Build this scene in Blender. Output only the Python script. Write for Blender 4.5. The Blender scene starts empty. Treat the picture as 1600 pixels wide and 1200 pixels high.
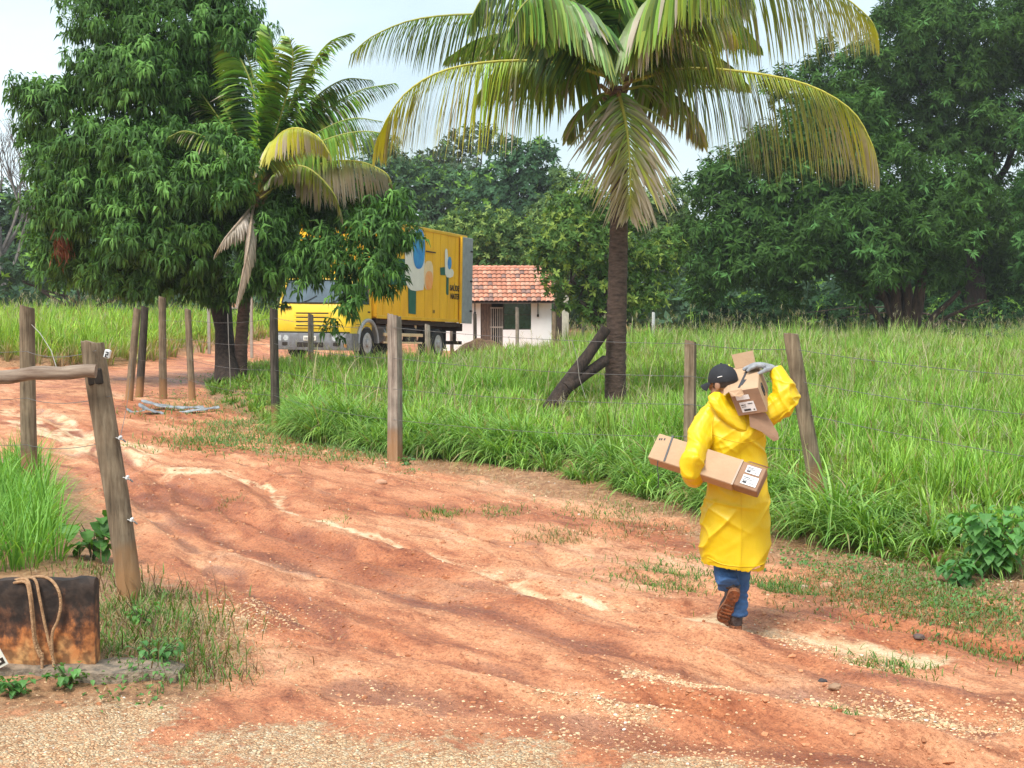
import bpy, math, random
import numpy as np
from mathutils import Vector, Matrix, noise as mnoise
random.seed(7)
rng = np.random.default_rng(7)
R = math.radians
C = bpy.context.scene.collection
sc = bpy.context.scene

# ------------------------------------------------------------------ camera
F = 2400.0                       # focal length in pixels of the 1600 px wide photograph
EYE = 2.3
PITCH = math.atan(165.0 / F)
cd = bpy.data.cameras.new('camera'); cam = bpy.data.objects.new('camera', cd); C.objects.link(cam)
cam.location = (0, 0, EYE); cam.rotation_euler = (R(90) - PITCH, 0, 0)
cd.sensor_width = 36; cd.lens = 36 * F / 1600; cd.clip_start = .1; cd.clip_end = 3000
sc.camera = cam

# ------------------------------------------------------------------ light
SUN_EL, SUN_AZ = R(58), R(215)    # azimuth clockwise from +Y: behind the camera, to the left
w = bpy.data.worlds.new('World'); sc.world = w; w.use_nodes = True
nt = w.node_tree; nt.nodes.clear()
wo = nt.nodes.new('ShaderNodeOutputWorld'); bg = nt.nodes.new('ShaderNodeBackground')
sky = nt.nodes.new('ShaderNodeTexSky'); sky.sky_type = 'NISHITA'; sky.sun_disc = False
sky.sun_elevation = SUN_EL; sky.sun_rotation = SUN_AZ; sky.air_density = 1.0; sky.dust_density = 1.5; sky.ozone_density = 1.5
tc = nt.nodes.new('ShaderNodeTexCoord'); mp = nt.nodes.new('ShaderNodeMapping'); mp.inputs['Scale'].default_value = (1, 1, 2.6)
nz = nt.nodes.new('ShaderNodeTexNoise'); nz.inputs['Scale'].default_value = 2.6; nz.inputs['Detail'].default_value = 5; nz.inputs['Roughness'].default_value = .5
cr = nt.nodes.new('ShaderNodeMapRange'); cr.inputs[1].default_value = .34; cr.inputs[2].default_value = .62; cr.inputs[3].default_value = .34; cr.inputs[4].default_value = .95
mx = nt.nodes.new('ShaderNodeMixRGB'); mx.inputs[2].default_value = (6.5, 7.7, 8.3, 1)
L = nt.links.new
L(tc.outputs['Generated'], mp.inputs[0]); L(mp.outputs[0], nz.inputs['Vector']); L(nz.outputs['Fac'], cr.inputs[0])
L(cr.outputs[0], mx.inputs[0]); L(sky.outputs[0], mx.inputs[1]); L(mx.outputs[0], bg.inputs[0]); L(bg.outputs[0], wo.inputs[0])
bg.inputs[1].default_value = .1
sd = bpy.data.lights.new('sun', 'SUN'); sun = bpy.data.objects.new('sun', sd); C.objects.link(sun)
sd.energy = 2.9; sd.angle = R(24); sd.color = (1, .965, .91)
_dir = Vector((math.sin(SUN_AZ) * math.cos(SUN_EL), math.cos(SUN_AZ) * math.cos(SUN_EL), math.sin(SUN_EL)))
sun.rotation_euler = _dir.to_track_quat('Z', 'Y').to_euler(); sun.location = (0, 0, 40)
sc.view_settings.view_transform = 'Standard'; sc.view_settings.look = 'None'
sc.view_settings.gamma = 1; sc.view_settings.exposure = .72
sc.cycles.max_bounces = 6; sc.cycles.transparent_max_bounces = 6

# ------------------------------------------------------------------ measuring helpers (photo pixel -> place)
FW = np.array((0, math.cos(PITCH), -math.sin(PITCH))); UP = np.array((0, math.sin(PITCH), math.cos(PITCH)))
def ray(px, py):
    return FW + (px - 800) / F * np.array((1, 0, 0)) + (600 - py) / F * UP
def P(px, py, Y):
    d = ray(px, py); t = Y / d[1]
    return Vector((d[0] * t, Y, EYE + d[2] * t))
def G(px, py, z=0.0):
    d = ray(px, py); t = (z - EYE) / d[2]
    return (d[0] * t, d[1] * t)

# ------------------------------------------------------------------ numpy noise
_tab = rng.random((16, 256, 256))
def vnoise(x, y, s, seed=0):
    t = _tab[seed % 16]; x = np.asarray(x) / s; y = np.asarray(y) / s
    xi = np.floor(x).astype(int); yi = np.floor(y).astype(int); fx = x - xi; fy = y - yi
    fx = fx * fx * (3 - 2 * fx); fy = fy * fy * (3 - 2 * fy)
    a = t[xi & 255, yi & 255]; b = t[(xi + 1) & 255, yi & 255]; c = t[xi & 255, (yi + 1) & 255]; d = t[(xi + 1) & 255, (yi + 1) & 255]
    return (a * (1 - fx) + b * fx) * (1 - fy) + (c * (1 - fx) + d * fx) * fy - .5
def fbm(x, y, s, o=4, seed=0):
    r = 0; a = 1
    for k in range(o):
        r = r + a * vnoise(x, y, s / 2 ** k, seed + k); a *= .5
    return r
def seg_dist(x, y, pts):
    """distance to a polyline and the parameter along it"""
    best = np.full(np.shape(x), 1e9); bt = np.zeros(np.shape(x))
    for i, ((ax, ay), (bx, by)) in enumerate(zip(pts[:-1], pts[1:])):
        dx, dy = bx - ax, by - ay; l = dx * dx + dy * dy + 1e-9
        t = np.clip(((x - ax) * dx + (y - ay) * dy) / l, 0, 1)
        d = np.hypot(x - ax - t * dx, y - ay - t * dy)
        m = d < best; best = np.where(m, d, best); bt = np.where(m, i + t, bt)
    return best, bt
def sdf(x, y, poly):
    """signed distance to polygon, positive inside"""
    x = np.asarray(x, float); y = np.asarray(y, float)
    d, _ = seg_dist(x, y, list(poly) + [poly[0]])
    ins = np.zeros(x.shape, bool); n = len(poly)
    for i in range(n):
        ax, ay = poly[i]; bx, by = poly[(i + 1) % n]
        if ay == by: continue
        c = ((ay > y) != (by > y)) & (x < (bx - ax) * (y - ay) / (by - ay) + ax)
        ins ^= c
    return np.where(ins, d, -d)
def sstep(a, b, x):
    t = np.clip((x - a) / (b - a), 0, 1); return t * t * (3 - 2 * t)

# ------------------------------------------------------------------ the lie of the land
EDGE = [G(*p) for p in [(338, 628), (400, 655), (480, 690), (560, 706), (616, 712), (700, 722), (850, 742), (1000, 778), (1100, 800), (1300, 858), (1500, 893), (1600, 905)]]
FIELD = EDGE + [(6.5, 10.2), (40, 6), (60, 80), (2, 64), (-.5, 52.5), (-2.5, 41.6), (-7.5, 40.2), (-6.6, 33)]
LFIELD = [G(*p) for p in [(-500, 578), (0, 575), (120, 574), (215, 572), (262, 562)]] + [(-9.5, 46), (-9.0, 56), (-6.5, 66), (-60, 70), (-60, 40)]
LCLUMP = [G(*p) for p in [(-250, 730), (60, 720), (150, 800), (175, 860), (215, 900), (330, 960), (318, 1060), (290, 1085), (-300, 1108)]]
DIRT = [(-60, 38.5)] + [G(*p) for p in [(0, 584), (215, 590), (330, 632)]] + EDGE[1:] + [(7, 9.6), (40, 4), (40, -6), (-40, -6), (-40, 6)] + [G(*p) for p in [(-300, 1108), (290, 1085), (325, 1040), (325, 965), (215, 905), (170, 855), (110, 790), (60, 745), (-200, 740)]] + [(-60, 20)]
RD = np.array((-5.4, 8.0)); RD = RD / np.hypot(*RD); RN = np.array((RD[1], -RD[0]))   # along / across the road (to its right)
RUT4 = [G(*p) for p in [(20, 622), (150, 690), (300, 775), (470, 842), (650, 888), (800, 925), (950, 968), (1150, 1018), (1400, 1075), (1700, 1150)]]
RUT5 = [G(*p) for p in [(150, 700), (230, 800), (360, 900), (520, 985), (700, 1035), (900, 1080), (1150, 1120), (1500, 1190)]]
RUT6 = [G(*p) for p in [(300, 700), (420, 735), (560, 785), (720, 825), (900, 880), (1080, 915), (1300, 960), (1650, 1030)]]
STREAM = [G(*p) for p in [(375, 742), (425, 762), (437, 792), (520, 820), (620, 850), (700, 868), (760, 890), (830, 918), (950, 945), (1080, 955), (1180, 980), (1300, 995), (1430, 1025)]]
RUT1 = [G(*p) for p in [(215, 770), (330, 835), (480, 880), (600, 910), (700, 940), (800, 962), (900, 1000), (1050, 1040), (1250, 1075), (1500, 1130)]]
RUT2 = [G(*p) for p in [(30, 690), (180, 720), (330, 790), (560, 880), (690, 912), (800, 930)]]
RUT3 = [G(*p) for p in [(560, 1075), (700, 1100), (860, 1120), (1000, 1150), (1300, 1175), (1600, 1200)]]
PALE = [G(*p) for p in [(-50, 640), (60, 655), (120, 690), (210, 715), (300, 745)]]  # sheen of the wet mud, put into the colour as a pale band
GRAVB = [[G(*p) for p in [(1000, 1060), (1150, 1080), (1300, 1092), (1450, 1110), (1640, 1135)]],
         [G(*p) for p in [(870, 1085), (960, 1100), (1010, 1120)]],
         [G(*p) for p in [(1210, 985), (1290, 1012), (1380, 1045)]]]
YARD = [G(*p) for p in [(-300, 1110), (0, 1108), (200, 1100), (290, 1090), (330, 1120), (480, 1135), (600, 1142), (760, 1160), (900, 1185), (1010, 1168), (1200, 1160), (1330, 1170), (1500, 1195)]] + [(5, 6.9), (40, 2), (40, -8), (-40, -8), (-40, 6)]
def H(x, y, fine=False):
    x = np.asarray(x, float); y = np.asarray(y, float)
    f = sdf(x, y, FIELD)
    z = .13 * sstep(-.05, .45, f) + .06 * sstep(0, 4, f)
    z = z - .1 * sstep(30, 40, y) * sstep(0, 1, f)
    # dip behind the truck and under the gatehouse
    z = z - .42 * sstep(43.0, 52, y) * sstep(-9.5, -6.5, x) - .15 * sstep(50, 60, y) * sstep(-9, -5, x)
    lf = sdf(x, y, LFIELD)
    z = z + .3 * sstep(-.2, 1.0, lf) + .75 * sstep(1, 22, lf)
    lc = sdf(x, y, LCLUMP)
    z = z + .10 * sstep(-.1, .6, lc)
    z = z + .05 * fbm(x, y, 3.0, 3, 3)
    # far hills rise gently so that no horizon gap shows below the trees
    z = z + .4 * sstep(80, 240, y)
    if fine:
        near = sstep(45, 20, y)
        s = x * RD[0] + y * RD[1]; n = x * RN[0] + y * RN[1]
        d = sdf(x, y, DIRT); road = sstep(-.05, .3, d) * near
        nn = n + .25 * vnoise(s, n, 2.5, 5)
        z = z + road * (.045 * fbm(nn * 1.0, s * .2, .30, 3, 1) + .026 * fbm(x, y, .20, 3, 2) * (1 + 2 * np.clip(fbm(x, y, 1.6, 2, 13), 0, 1)) + .02 * np.abs(fbm(nn, s * .3, .14, 2, 14)))
        for pl, dep, wd in ((RUT1, .06, .22), (RUT2, .05, .25), (STREAM, .045, .16), (RUT3, .04, .2), (RUT4, .045, .10), (RUT5, .045, .11), (RUT6, .035, .09)):
            dd, _ = seg_dist(x, y, pl); dd = dd + .12 * vnoise(x, y, .5, 6)
            z = z - dep * np.exp(-(dd / wd) ** 2) + dep * .55 * np.exp(-((dd - wd * 1.9) / (wd * .6)) ** 2)
        z = z + (1 - road) * .02 * fbm(x, y, .3, 3, 4) * near
        # loose earth at the foot of the bank
        z = z + .05 * np.exp(-((f + .25) / .3) ** 2) * (.5 + fbm(x, y, .4, 2, 7))
    return z
def h1(x, y): return float(H(np.array([x]), np.array([y]), True)[0])

# ------------------------------------------------------------------ object helpers
def tag(o, label=None, cat=None, group=None, kind=None):
    if label: o['label'] = label
    if cat: o['category'] = cat
    if group: o['group'] = group
    if kind: o['kind'] = kind
    return o
def empty(name, loc, rz=0.0, **k):
    o = bpy.data.objects.new(name, None); C.objects.link(o); o.location = loc; o.rotation_euler = (0, 0, rz); o.empty_display_size = .2
    return tag(o, **k)
def npmesh(name, V, Fq, material, parent=None, col=None, smooth=False, attr='tint', **k):
    """V (n,3), Fq (m,3|4) -> mesh object; col (n,3|4) goes to a colour attribute"""
    me = bpy.data.meshes.new(name); V = np.ascontiguousarray(V, dtype=np.float32)
    Fl = Fq if isinstance(Fq, list) else [Fq]
    me.vertices.add(len(V)); me.vertices.foreach_set('co', V.ravel())
    loops = np.concatenate([f.ravel() for f in Fl]).astype(np.int32)
    tot = np.concatenate([np.full(len(f), f.shape[1]) for f in Fl]).astype(np.int32)
    me.loops.add(len(loops)); me.loops.foreach_set('vertex_index', loops)
    me.polygons.add(len(tot)); st = np.concatenate([[0], np.cumsum(tot)[:-1]]).astype(np.int32)
    me.polygons.foreach_set('loop_start', st); me.polygons.foreach_set('loop_total', tot)
    me.polygons.foreach_set('use_smooth', np.full(len(tot), smooth, bool))
    me.update(calc_edges=True)
    if col is not None:
        a = me.color_attributes.new(attr, 'FLOAT_COLOR', 'POINT')
        c = np.ones((len(V), 4), np.float32); c[:, :col.shape[1]] = col; a.data.foreach_set('color', c.ravel())
    me.materials.append(material)
    o = bpy.data.objects.new(name, me); C.objects.link(o)
    if parent: o.parent = parent
    return tag(o, **k)

class MB:
    """collects shapes into one mesh"""
    def __init__(s): s.v = []; s.f = []
    def add(s, vs, fs):
        n = len(s.v); s.v += [tuple(v) for v in vs]; s.f += [tuple(i + n for i in f) for f in fs]; return s
    def box(s, x0, x1, y0, y1, z0, z1, bev=0.0, M=None):
        if bev:
            b = min(bev, (x1 - x0) / 2.1, (y1 - y0) / 2.1, (z1 - z0) / 2.1); vs = []
            import itertools
            idx = {}
            for sx, sy, sz in itertools.product((0, 1), repeat=3):
                X = (x0, x1)[sx]; Y = (y0, y1)[sy]; Z = (z0, z1)[sz]; dx = b * (1 - 2 * sx); dy = b * (1 - 2 * sy); dz = b * (1 - 2 * sz)
                idx[sx, sy, sz] = (len(vs), len(vs) + 1, len(vs) + 2)
                vs += [(X, Y + dy, Z + dz), (X + dx, Y, Z + dz), (X + dx, Y + dy, Z)]
            g = idx; fs = []
            def q(a, *ks): return tuple(g[k][a] for k in ks)
            fs += [q(0, (0, 0, 0), (0, 0, 1), (0, 1, 1), (0, 1, 0)), q(0, (1, 0, 0), (1, 1, 0), (1, 1, 1), (1, 0, 1)),
                   q(1, (0, 0, 0), (1, 0, 0), (1, 0, 1), (0, 0, 1)), q(1, (0, 1, 0), (0, 1, 1), (1, 1, 1), (1, 1, 0)),
                   q(2, (0, 0, 0), (0, 1, 0), (1, 1, 0), (1, 0, 0)), q(2, (0, 0, 1), (1, 0, 1), (1, 1, 1), (0, 1, 1))]
            for a in (0, 1):
                for c in (0, 1):
                    fs.append((g[a, c, 0][0], g[a, c, 1][0], g[a, c, 1][1], g[a, c, 0][1]))
                    fs.append((g[a, 0, c][0], g[a, 1, c][0], g[a, 1, c][2], g[a, 0, c][2]))
                    fs.append((g[0, a, c][1], g[1, a, c][1], g[1, a, c][2], g[0, a, c][2]))
            for k in g: fs.append(g[k])
        else:
            vs = [(x, y, z) for x in (x0, x1) for y in (y0, y1) for z in (z0, z1)]
            fs = [(0, 1, 3, 2), (4, 6, 7, 5), (0, 4, 5, 1), (2, 3, 7, 6), (0, 2, 6, 4), (1, 5, 7, 3)]
        if M is not None: vs = [M @ Vector(v) for v in vs]
        return s.add(vs, fs)
    def tube(s, pts, r, n=10, cap=True, jag=0.0, flat=None):
        pts = [Vector(p) for p in pts]; m = len(pts); rs = r if hasattr(r, '__len__') else [r] * m
        rows = []; prev = None
        for i, p in enumerate(pts):
            t = (pts[min(i + 1, m - 1)] - pts[max(i - 1, 0)]).normalized()
            if prev is None:
                a = Vector((0, 0, 1)) if abs(t.z) < .9 else Vector((1, 0, 0)); u = t.cross(a).normalized()
            else: u = (prev - t * prev.dot(t)).normalized()
            prev = u; v = t.cross(u)
            rr = rs[i]; fl = flat if flat else 1
            rows.append([p + (u * math.cos(2 * math.pi * k / n) + v * math.sin(2 * math.pi * k / n) * fl) * rr * (1 + jag * (random.random() - .5)) for k in range(n)])
        vs = [q for row in rows for q in row]; fs = []
        for i in range(m - 1):
            for k in range(n):
                a = i * n + k; b = i * n + (k + 1) % n; fs.append((a, b, b + n, a + n))
        if cap: fs.append(tuple(range(n))[::-1]); fs.append(tuple((m - 1) * n + k for k in range(n)))
        return s.add(vs, fs)
    def loft(s, rings, cap=True):
        n = len(rings[0]); vs = [q for r in rings for q in r]; fs = []
        for i in range(len(rings) - 1):
            for k in range(n):
                a = i * n + k; b = i * n + (k + 1) % n; fs.append((a, b, b + n, a + n))
        if cap: fs.append(tuple(range(n))[::-1]); fs.append(tuple((len(rings) - 1) * n + k for k in range(n)))
        return s.add(vs, fs)
    def ell(s, c, r, n=14, m=9, M=None):
        vs = []; fs = []
        for i in range(m + 1):
            th = math.pi * i / m
            for k in range(n):
                ph = 2 * math.pi * k / n
                q = Vector((math.sin(th) * math.cos(ph) * r[0], math.sin(th) * math.sin(ph) * r[1], math.cos(th) * r[2]))
                if M is not None: q = M @ q
                vs.append(q + Vector(c))
        for i in range(m):
            for k in range(n):
                a = i * n + k; b = i * n + (k + 1) % n; fs.append((a, a + n, b + n, b))
        return s.add(vs, fs)
    def poly(s, pts, d):
        """flat outline pts (3D) pushed along vector d"""
        n = len(pts); d = Vector(d); A = [Vector(p) for p in pts]; B = [p + d for p in A]
        fs = [tuple(range(n))[::-1], tuple(range(n, 2 * n))] + [(k, (k + 1) % n, (k + 1) % n + n, k + n) for k in range(n)]
        return s.add(A + B, fs)
    def build(s, name, material, parent=None, smooth=False, M=None, col=None, **k):
        me = bpy.data.meshes.new(name); vs = s.v if M is None else [tuple(M @ Vector(v)) for v in s.v]
        me.from_pydata(vs, [], s.f); me.update()
        if smooth:
            me.polygons.foreach_set('use_smooth', np.full(len(me.polygons), True)); 
            try: me.set_sharp_from_angle(angle=R(smooth if smooth is not True else 45))
            except Exception: pass
        if col is not None:
            a = me.color_attributes.new('tint', 'FLOAT_COLOR', 'POINT')
            c = np.ones((len(vs), 4), np.float32); c[:, :3] = col; a.data.foreach_set('color', c.ravel())
        me.materials.append(material)
        o = bpy.data.objects.new(name, me); C.objects.link(o)
        if parent: o.parent = parent
        return tag(o, **k)

# ------------------------------------------------------------------ materials
def newmat(name):
    m = bpy.data.materials.new(name); m.use_nodes = True; nt = m.node_tree
    return m, nt, nt.nodes['Principled BSDF'], nt.links.new
def plain(name, c, rough=.6, metal=0, var=.18, scale=6, bump=0.0, bscale=60, c2=None, spec=.5, coat=0, stretch=None, sub=0):
    m, nt, b, L = newmat(name); N = nt.nodes.new
    tc = N('ShaderNodeTexCoord'); mp = N('ShaderNodeMapping'); L(tc.outputs['Object'], mp.inputs[0])
    if stretch: mp.inputs['Scale'].default_value = stretch
    nz = N('ShaderNodeTexNoise'); nz.inputs['Scale'].default_value = scale; nz.inputs['Detail'].default_value = 6; nz.inputs['Roughness'].default_value = .62
    L(mp.outputs[0], nz.inputs['Vector'])
    rp = N('ShaderNodeValToRGB'); rp.color_ramp.elements[0].position = .32; rp.color_ramp.elements[1].position = .68
    d = c2 if c2 else tuple(x * (1 - var * 1.6) for x in c)
    rp.color_ramp.elements[0].color = (*d, 1); rp.color_ramp.elements[1].color = (*(min(1, x * (1 + var * .3)) for x in c), 1)
    L(nz.outputs['Fac'], rp.inputs[0]); L(rp.outputs[0], b.inputs['Base Color'])
    b.inputs['Roughness'].default_value = rough; b.inputs['Metallic'].default_value = metal
    b.inputs['Specular IOR Level'].default_value = spec; b.inputs['Coat Weight'].default_value = coat
    if bump:
        n2 = N('ShaderNodeTexNoise'); n2.inputs['Scale'].default_value = bscale; n2.inputs['Detail'].default_value = 5; L(mp.outputs[0], n2.inputs['Vector'])
        bp = N('ShaderNodeBump'); bp.inputs['Strength'].default_value = bump; bp.inputs['Distance'].default_value = .02
        L(n2.outputs['Fac'], bp.inputs['Height']); L(bp.outputs[0], b.inputs['Normal'])
    return m
def leafmat(name, rough=.5, trans=.3, spec=.4, gain=1.0):
    m, nt, b, L = newmat(name); N = nt.nodes.new; out = nt.nodes['Material Output']
    a = N('ShaderNodeAttribute'); a.attribute_name = 'tint'
    b.inputs['Roughness'].default_value = rough; b.inputs['Specular IOR Level'].default_value = spec
    L(a.outputs['Color'], b.inputs['Base Color'])
    t = N('ShaderNodeBsdfTranslucent'); hs = N('ShaderNodeMixRGB'); hs.blend_type = 'MULTIPLY'; hs.inputs[0].default_value = 1; hs.inputs[2].default_value = (1.3 * gain, 1.25 * gain, .45 * gain, 1)
    L(a.outputs['Color'], hs.inputs[1]); L(hs.outputs[0], t.inputs[0])
    mx = N('ShaderNodeMixShader'); mx.inputs[0].default_value = trans; L(b.outputs[0], mx.inputs[1]); L(t.outputs[0], mx.inputs[2]); L(mx.outputs[0], out.inputs[0])
    return m
def tintmat(name, rough=.7, bump=0.0, bscale=80, var=.25, vscale=20, spec=.4, coat=0):
    m, nt, b, L = newmat(name); N = nt.nodes.new
    a = N('ShaderNodeAttribute'); a.attribute_name = 'tint'
    tc = N('ShaderNodeTexCoord'); nz = N('ShaderNodeTexNoise'); nz.inputs['Scale'].default_value = vscale; nz.inputs['Detail'].default_value = 5; L(tc.outputs['Object'], nz.inputs['Vector'])
    mr = N('ShaderNodeMapRange'); mr.inputs[1].default_value = .3; mr.inputs[2].default_value = .7; mr.inputs[3].default_value = 1 - var; mr.inputs[4].default_value = 1 + var * .5
    vm = N('ShaderNodeVectorMath'); vm.operation = 'SCALE'
    L(nz.outputs['Fac'], mr.inputs[0]); L(a.outputs['Color'], vm.inputs[0]); L(mr.outputs[0], vm.inputs['Scale']); L(vm.outputs[0], b.inputs['Base Color'])
    b.inputs['Roughness'].default_value = rough; b.inputs['Specular IOR Level'].default_value = spec; b.inputs['Coat Weight'].default_value = coat
    if bump:
        n2 = N('ShaderNodeTexNoise'); n2.inputs['Scale'].default_value = bscale; n2.inputs['Detail'].default_value = 4; L(tc.outputs['Object'], n2.inputs['Vector'])
        bp = N('ShaderNodeBump'); bp.inputs['Strength'].default_value = bump; bp.inputs['Distance'].default_value = .01
        L(n2.outputs['Fac'], bp.inputs['Height']); L(bp.outputs[0], b.inputs['Normal'])
    return m

def ground_mat():
    m, nt, b, L = newmat('earth'); N = nt.nodes.new
    at = N('ShaderNodeAttribute'); at.attribute_name = 'zone'; sp = N('ShaderNodeSeparateColor'); L(at.outputs['Color'], sp.inputs[0])
    geo = N('ShaderNodeNewGeometry'); mp = N('ShaderNodeMapping'); mp.inputs['Rotation'].default_value = (0, 0, math.atan2(5.4, 8.0) * -1)
    L(geo.outputs['Position'], mp.inputs[0])
    st = N('ShaderNodeMapping'); st.inputs['Scale'].default_value = (1, .28, 1); L(mp.outputs[0], st.inputs[0])
    def noise(scale, det=6, rough=.6, src=None, dist=0):
        n = N('ShaderNodeTexNoise'); n.inputs['Scale'].default_value = scale; n.inputs['Detail'].default_value = det; n.inputs['Roughness'].default_value = rough; n.inputs['Distortion'].default_value = dist
        L((src or geo.outputs['Position']), n.inputs['Vector']); return n.outputs['Fac']
    def ramp(f, *st):
        r = N('ShaderNodeValToRGB'); e = r.color_ramp.elements
        while len(e) < len(st): e.new(.5)
        for k, (p, c) in enumerate(st): e[k].position = p; e[k].color = (*c, 1)
        L(f, r.inputs[0]); return r.outputs[0]
    def mix(f, a, c, mode='MIX'):
        x = N('ShaderNodeMixRGB'); x.blend_type = mode
        if isinstance(f, float): x.inputs[0].default_value = f
        else: L(f, x.inputs[0])
        for i, q in ((1, a), (2, c)):
            if isinstance(q, tuple): x.inputs[i].default_value = (*q, 1)
            else: L(q, x.inputs[i])
        return x.outputs[0]
    def mask(z, n, lo=.35, hi=.65):
        a = N('ShaderNodeMath'); a.operation = 'ADD'; L(z, a.inputs[0]); s = N('ShaderNodeMath'); s.operation = 'SUBTRACT'; L(n, s.inputs[0]); s.inputs[1].default_value = .5
        L(s.outputs[0], a.inputs[1]); r = N('ShaderNodeMapRange'); r.inputs[1].default_value = lo; r.inputs[2].default_value = hi; L(a.outputs[0], r.inputs[0]); return r.outputs[0]
    nb = noise(.9, 5, .6, st.outputs[0], .4); nm = noise(5, 7, .68, st.outputs[0], .6); nf = noise(38, 6, .7); nff = noise(11, 6, .7)
    mud = ramp(nb, (.30, (.38, .11, .035)), (.44, (.55, .195, .082)), (.58, (.66, .30, .15)), (.74, (.72, .42, .26)))
    mud2 = ramp(nm, (.33, (.48, .36, .30)), (.43, (.82, .74, .70)), (.52, (1.02, 1.02, 1.0)), (.62, (1.18, 1.26, 1.32)), (.72, (1.28, 1.45, 1.6)))
    mud = mix(1.0, mud, mud2, 'MULTIPLY')
    fine = ramp(nf, (.34, (.55, .50, .47)), (.48, (.95, .95, .95)), (.66, (1.22, 1.25, 1.25)))
    mud = mix(.8, mud, fine, 'MULTIPLY')
    fl = noise(95, 4, .7, st.outputs[0], .8); mud = mix(1.0, mud, ramp(fl, (.33, (.45, .36, .30)), (.42, (.9, .88, .86)), (.5, (1, 1, 1)), (.66, (1.15, 1.2, 1.25))), 'MULTIPLY')
    # gravel
    vo = N('ShaderNodeTexVoronoi'); vo.inputs['Scale'].default_value = 46; L(geo.outputs['Position'], vo.inputs['Vector'])
    vd = N('ShaderNodeTexVoronoi'); vd.inputs['Scale'].default_value = 46; vd.feature = 'DISTANCE_TO_EDGE'; L(geo.outputs['Position'], vd.inputs['Vector'])
    sv = N('ShaderNodeSeparateColor'); L(vo.outputs['Color'], sv.inputs[0])
    gr = ramp(sv.outputs[0], (.0, (.56, .28, .13)), (.35, (.80, .50, .27)), (.7, (.88, .62, .36)), (1.0, (.90, .72, .48)))
    ed = ramp(vd.outputs['Distance'], (.0, (.62, .52, .44)), (.14, (1, 1, 1)))
    gr = mix(1.0, gr, ed, 'MULTIPLY')
    soil = ramp(nff, (.32, (.19, .09, .045)), (.5, (.38, .19, .09)), (.62, (.48, .27, .14)), (.75, (.60, .42, .25)))
    soil = mix(.8, soil, fine, 'MULTIPLY')
    pale = ramp(nm, (.3, (.62, .36, .18)), (.5, (.78, .53, .30)), (.7, (.84, .64, .42)))
    pale = mix(.5, pale, fine, 'MULTIPLY')
    wet = mix(1.0, mud, (.60, .52, .52), 'MULTIPLY')
    c = mix(mask(sp.outputs[1], nff, .38, .62), mud, soil)
    mg = mask(sp.outputs[0], nff, .42, .58)
    c = mix(mask(sp.outputs[2], nm, .40, .62), c, pale)
    al = at.outputs['Alpha']; mw = mask(al, nm, .36, .64); c = mix(mw, c, wet)
    c = mix(mg, c, gr)
    L(c, b.inputs['Base Color'])
    rr = N('ShaderNodeMapRange'); rr.inputs[1].default_value = .42; rr.inputs[2].default_value = .6; rr.inputs[3].default_value = .48; rr.inputs[4].default_value = .9; L(nb, rr.inputs[0])
    rw = N('ShaderNodeMixRGB'); L(mw, rw.inputs[0]); L(rr.outputs[0], rw.inputs[1]); rw.inputs[2].default_value = (.34, .34, .34, 1); L(rw.outputs[0], b.inputs['Roughness'])
    b.inputs['Specular IOR Level'].default_value = .45
    ad = N('ShaderNodeMath'); ad.operation = 'MULTIPLY_ADD'; L(nf, ad.inputs[0]); ad.inputs[1].default_value = .35; L(nff, ad.inputs[2])
    vv = N('ShaderNodeMath'); vv.operation = 'MULTIPLY'; L(vd.outputs['Distance'], vv.inputs[0]); L(mg, vv.inputs[1])
    a2 = N('ShaderNodeMath'); a2.operation = 'ADD'; L(ad.outputs[0], a2.inputs[0]); L(vv.outputs[0], a2.inputs[1])
    bp = N('ShaderNodeBump'); bp.inputs['Strength'].default_value = 1; bp.inputs['Distance'].default_value = .05; L(a2.outputs[0], bp.inputs['Height']); L(bp.outputs[0], b.inputs['Normal'])
    return m

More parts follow.
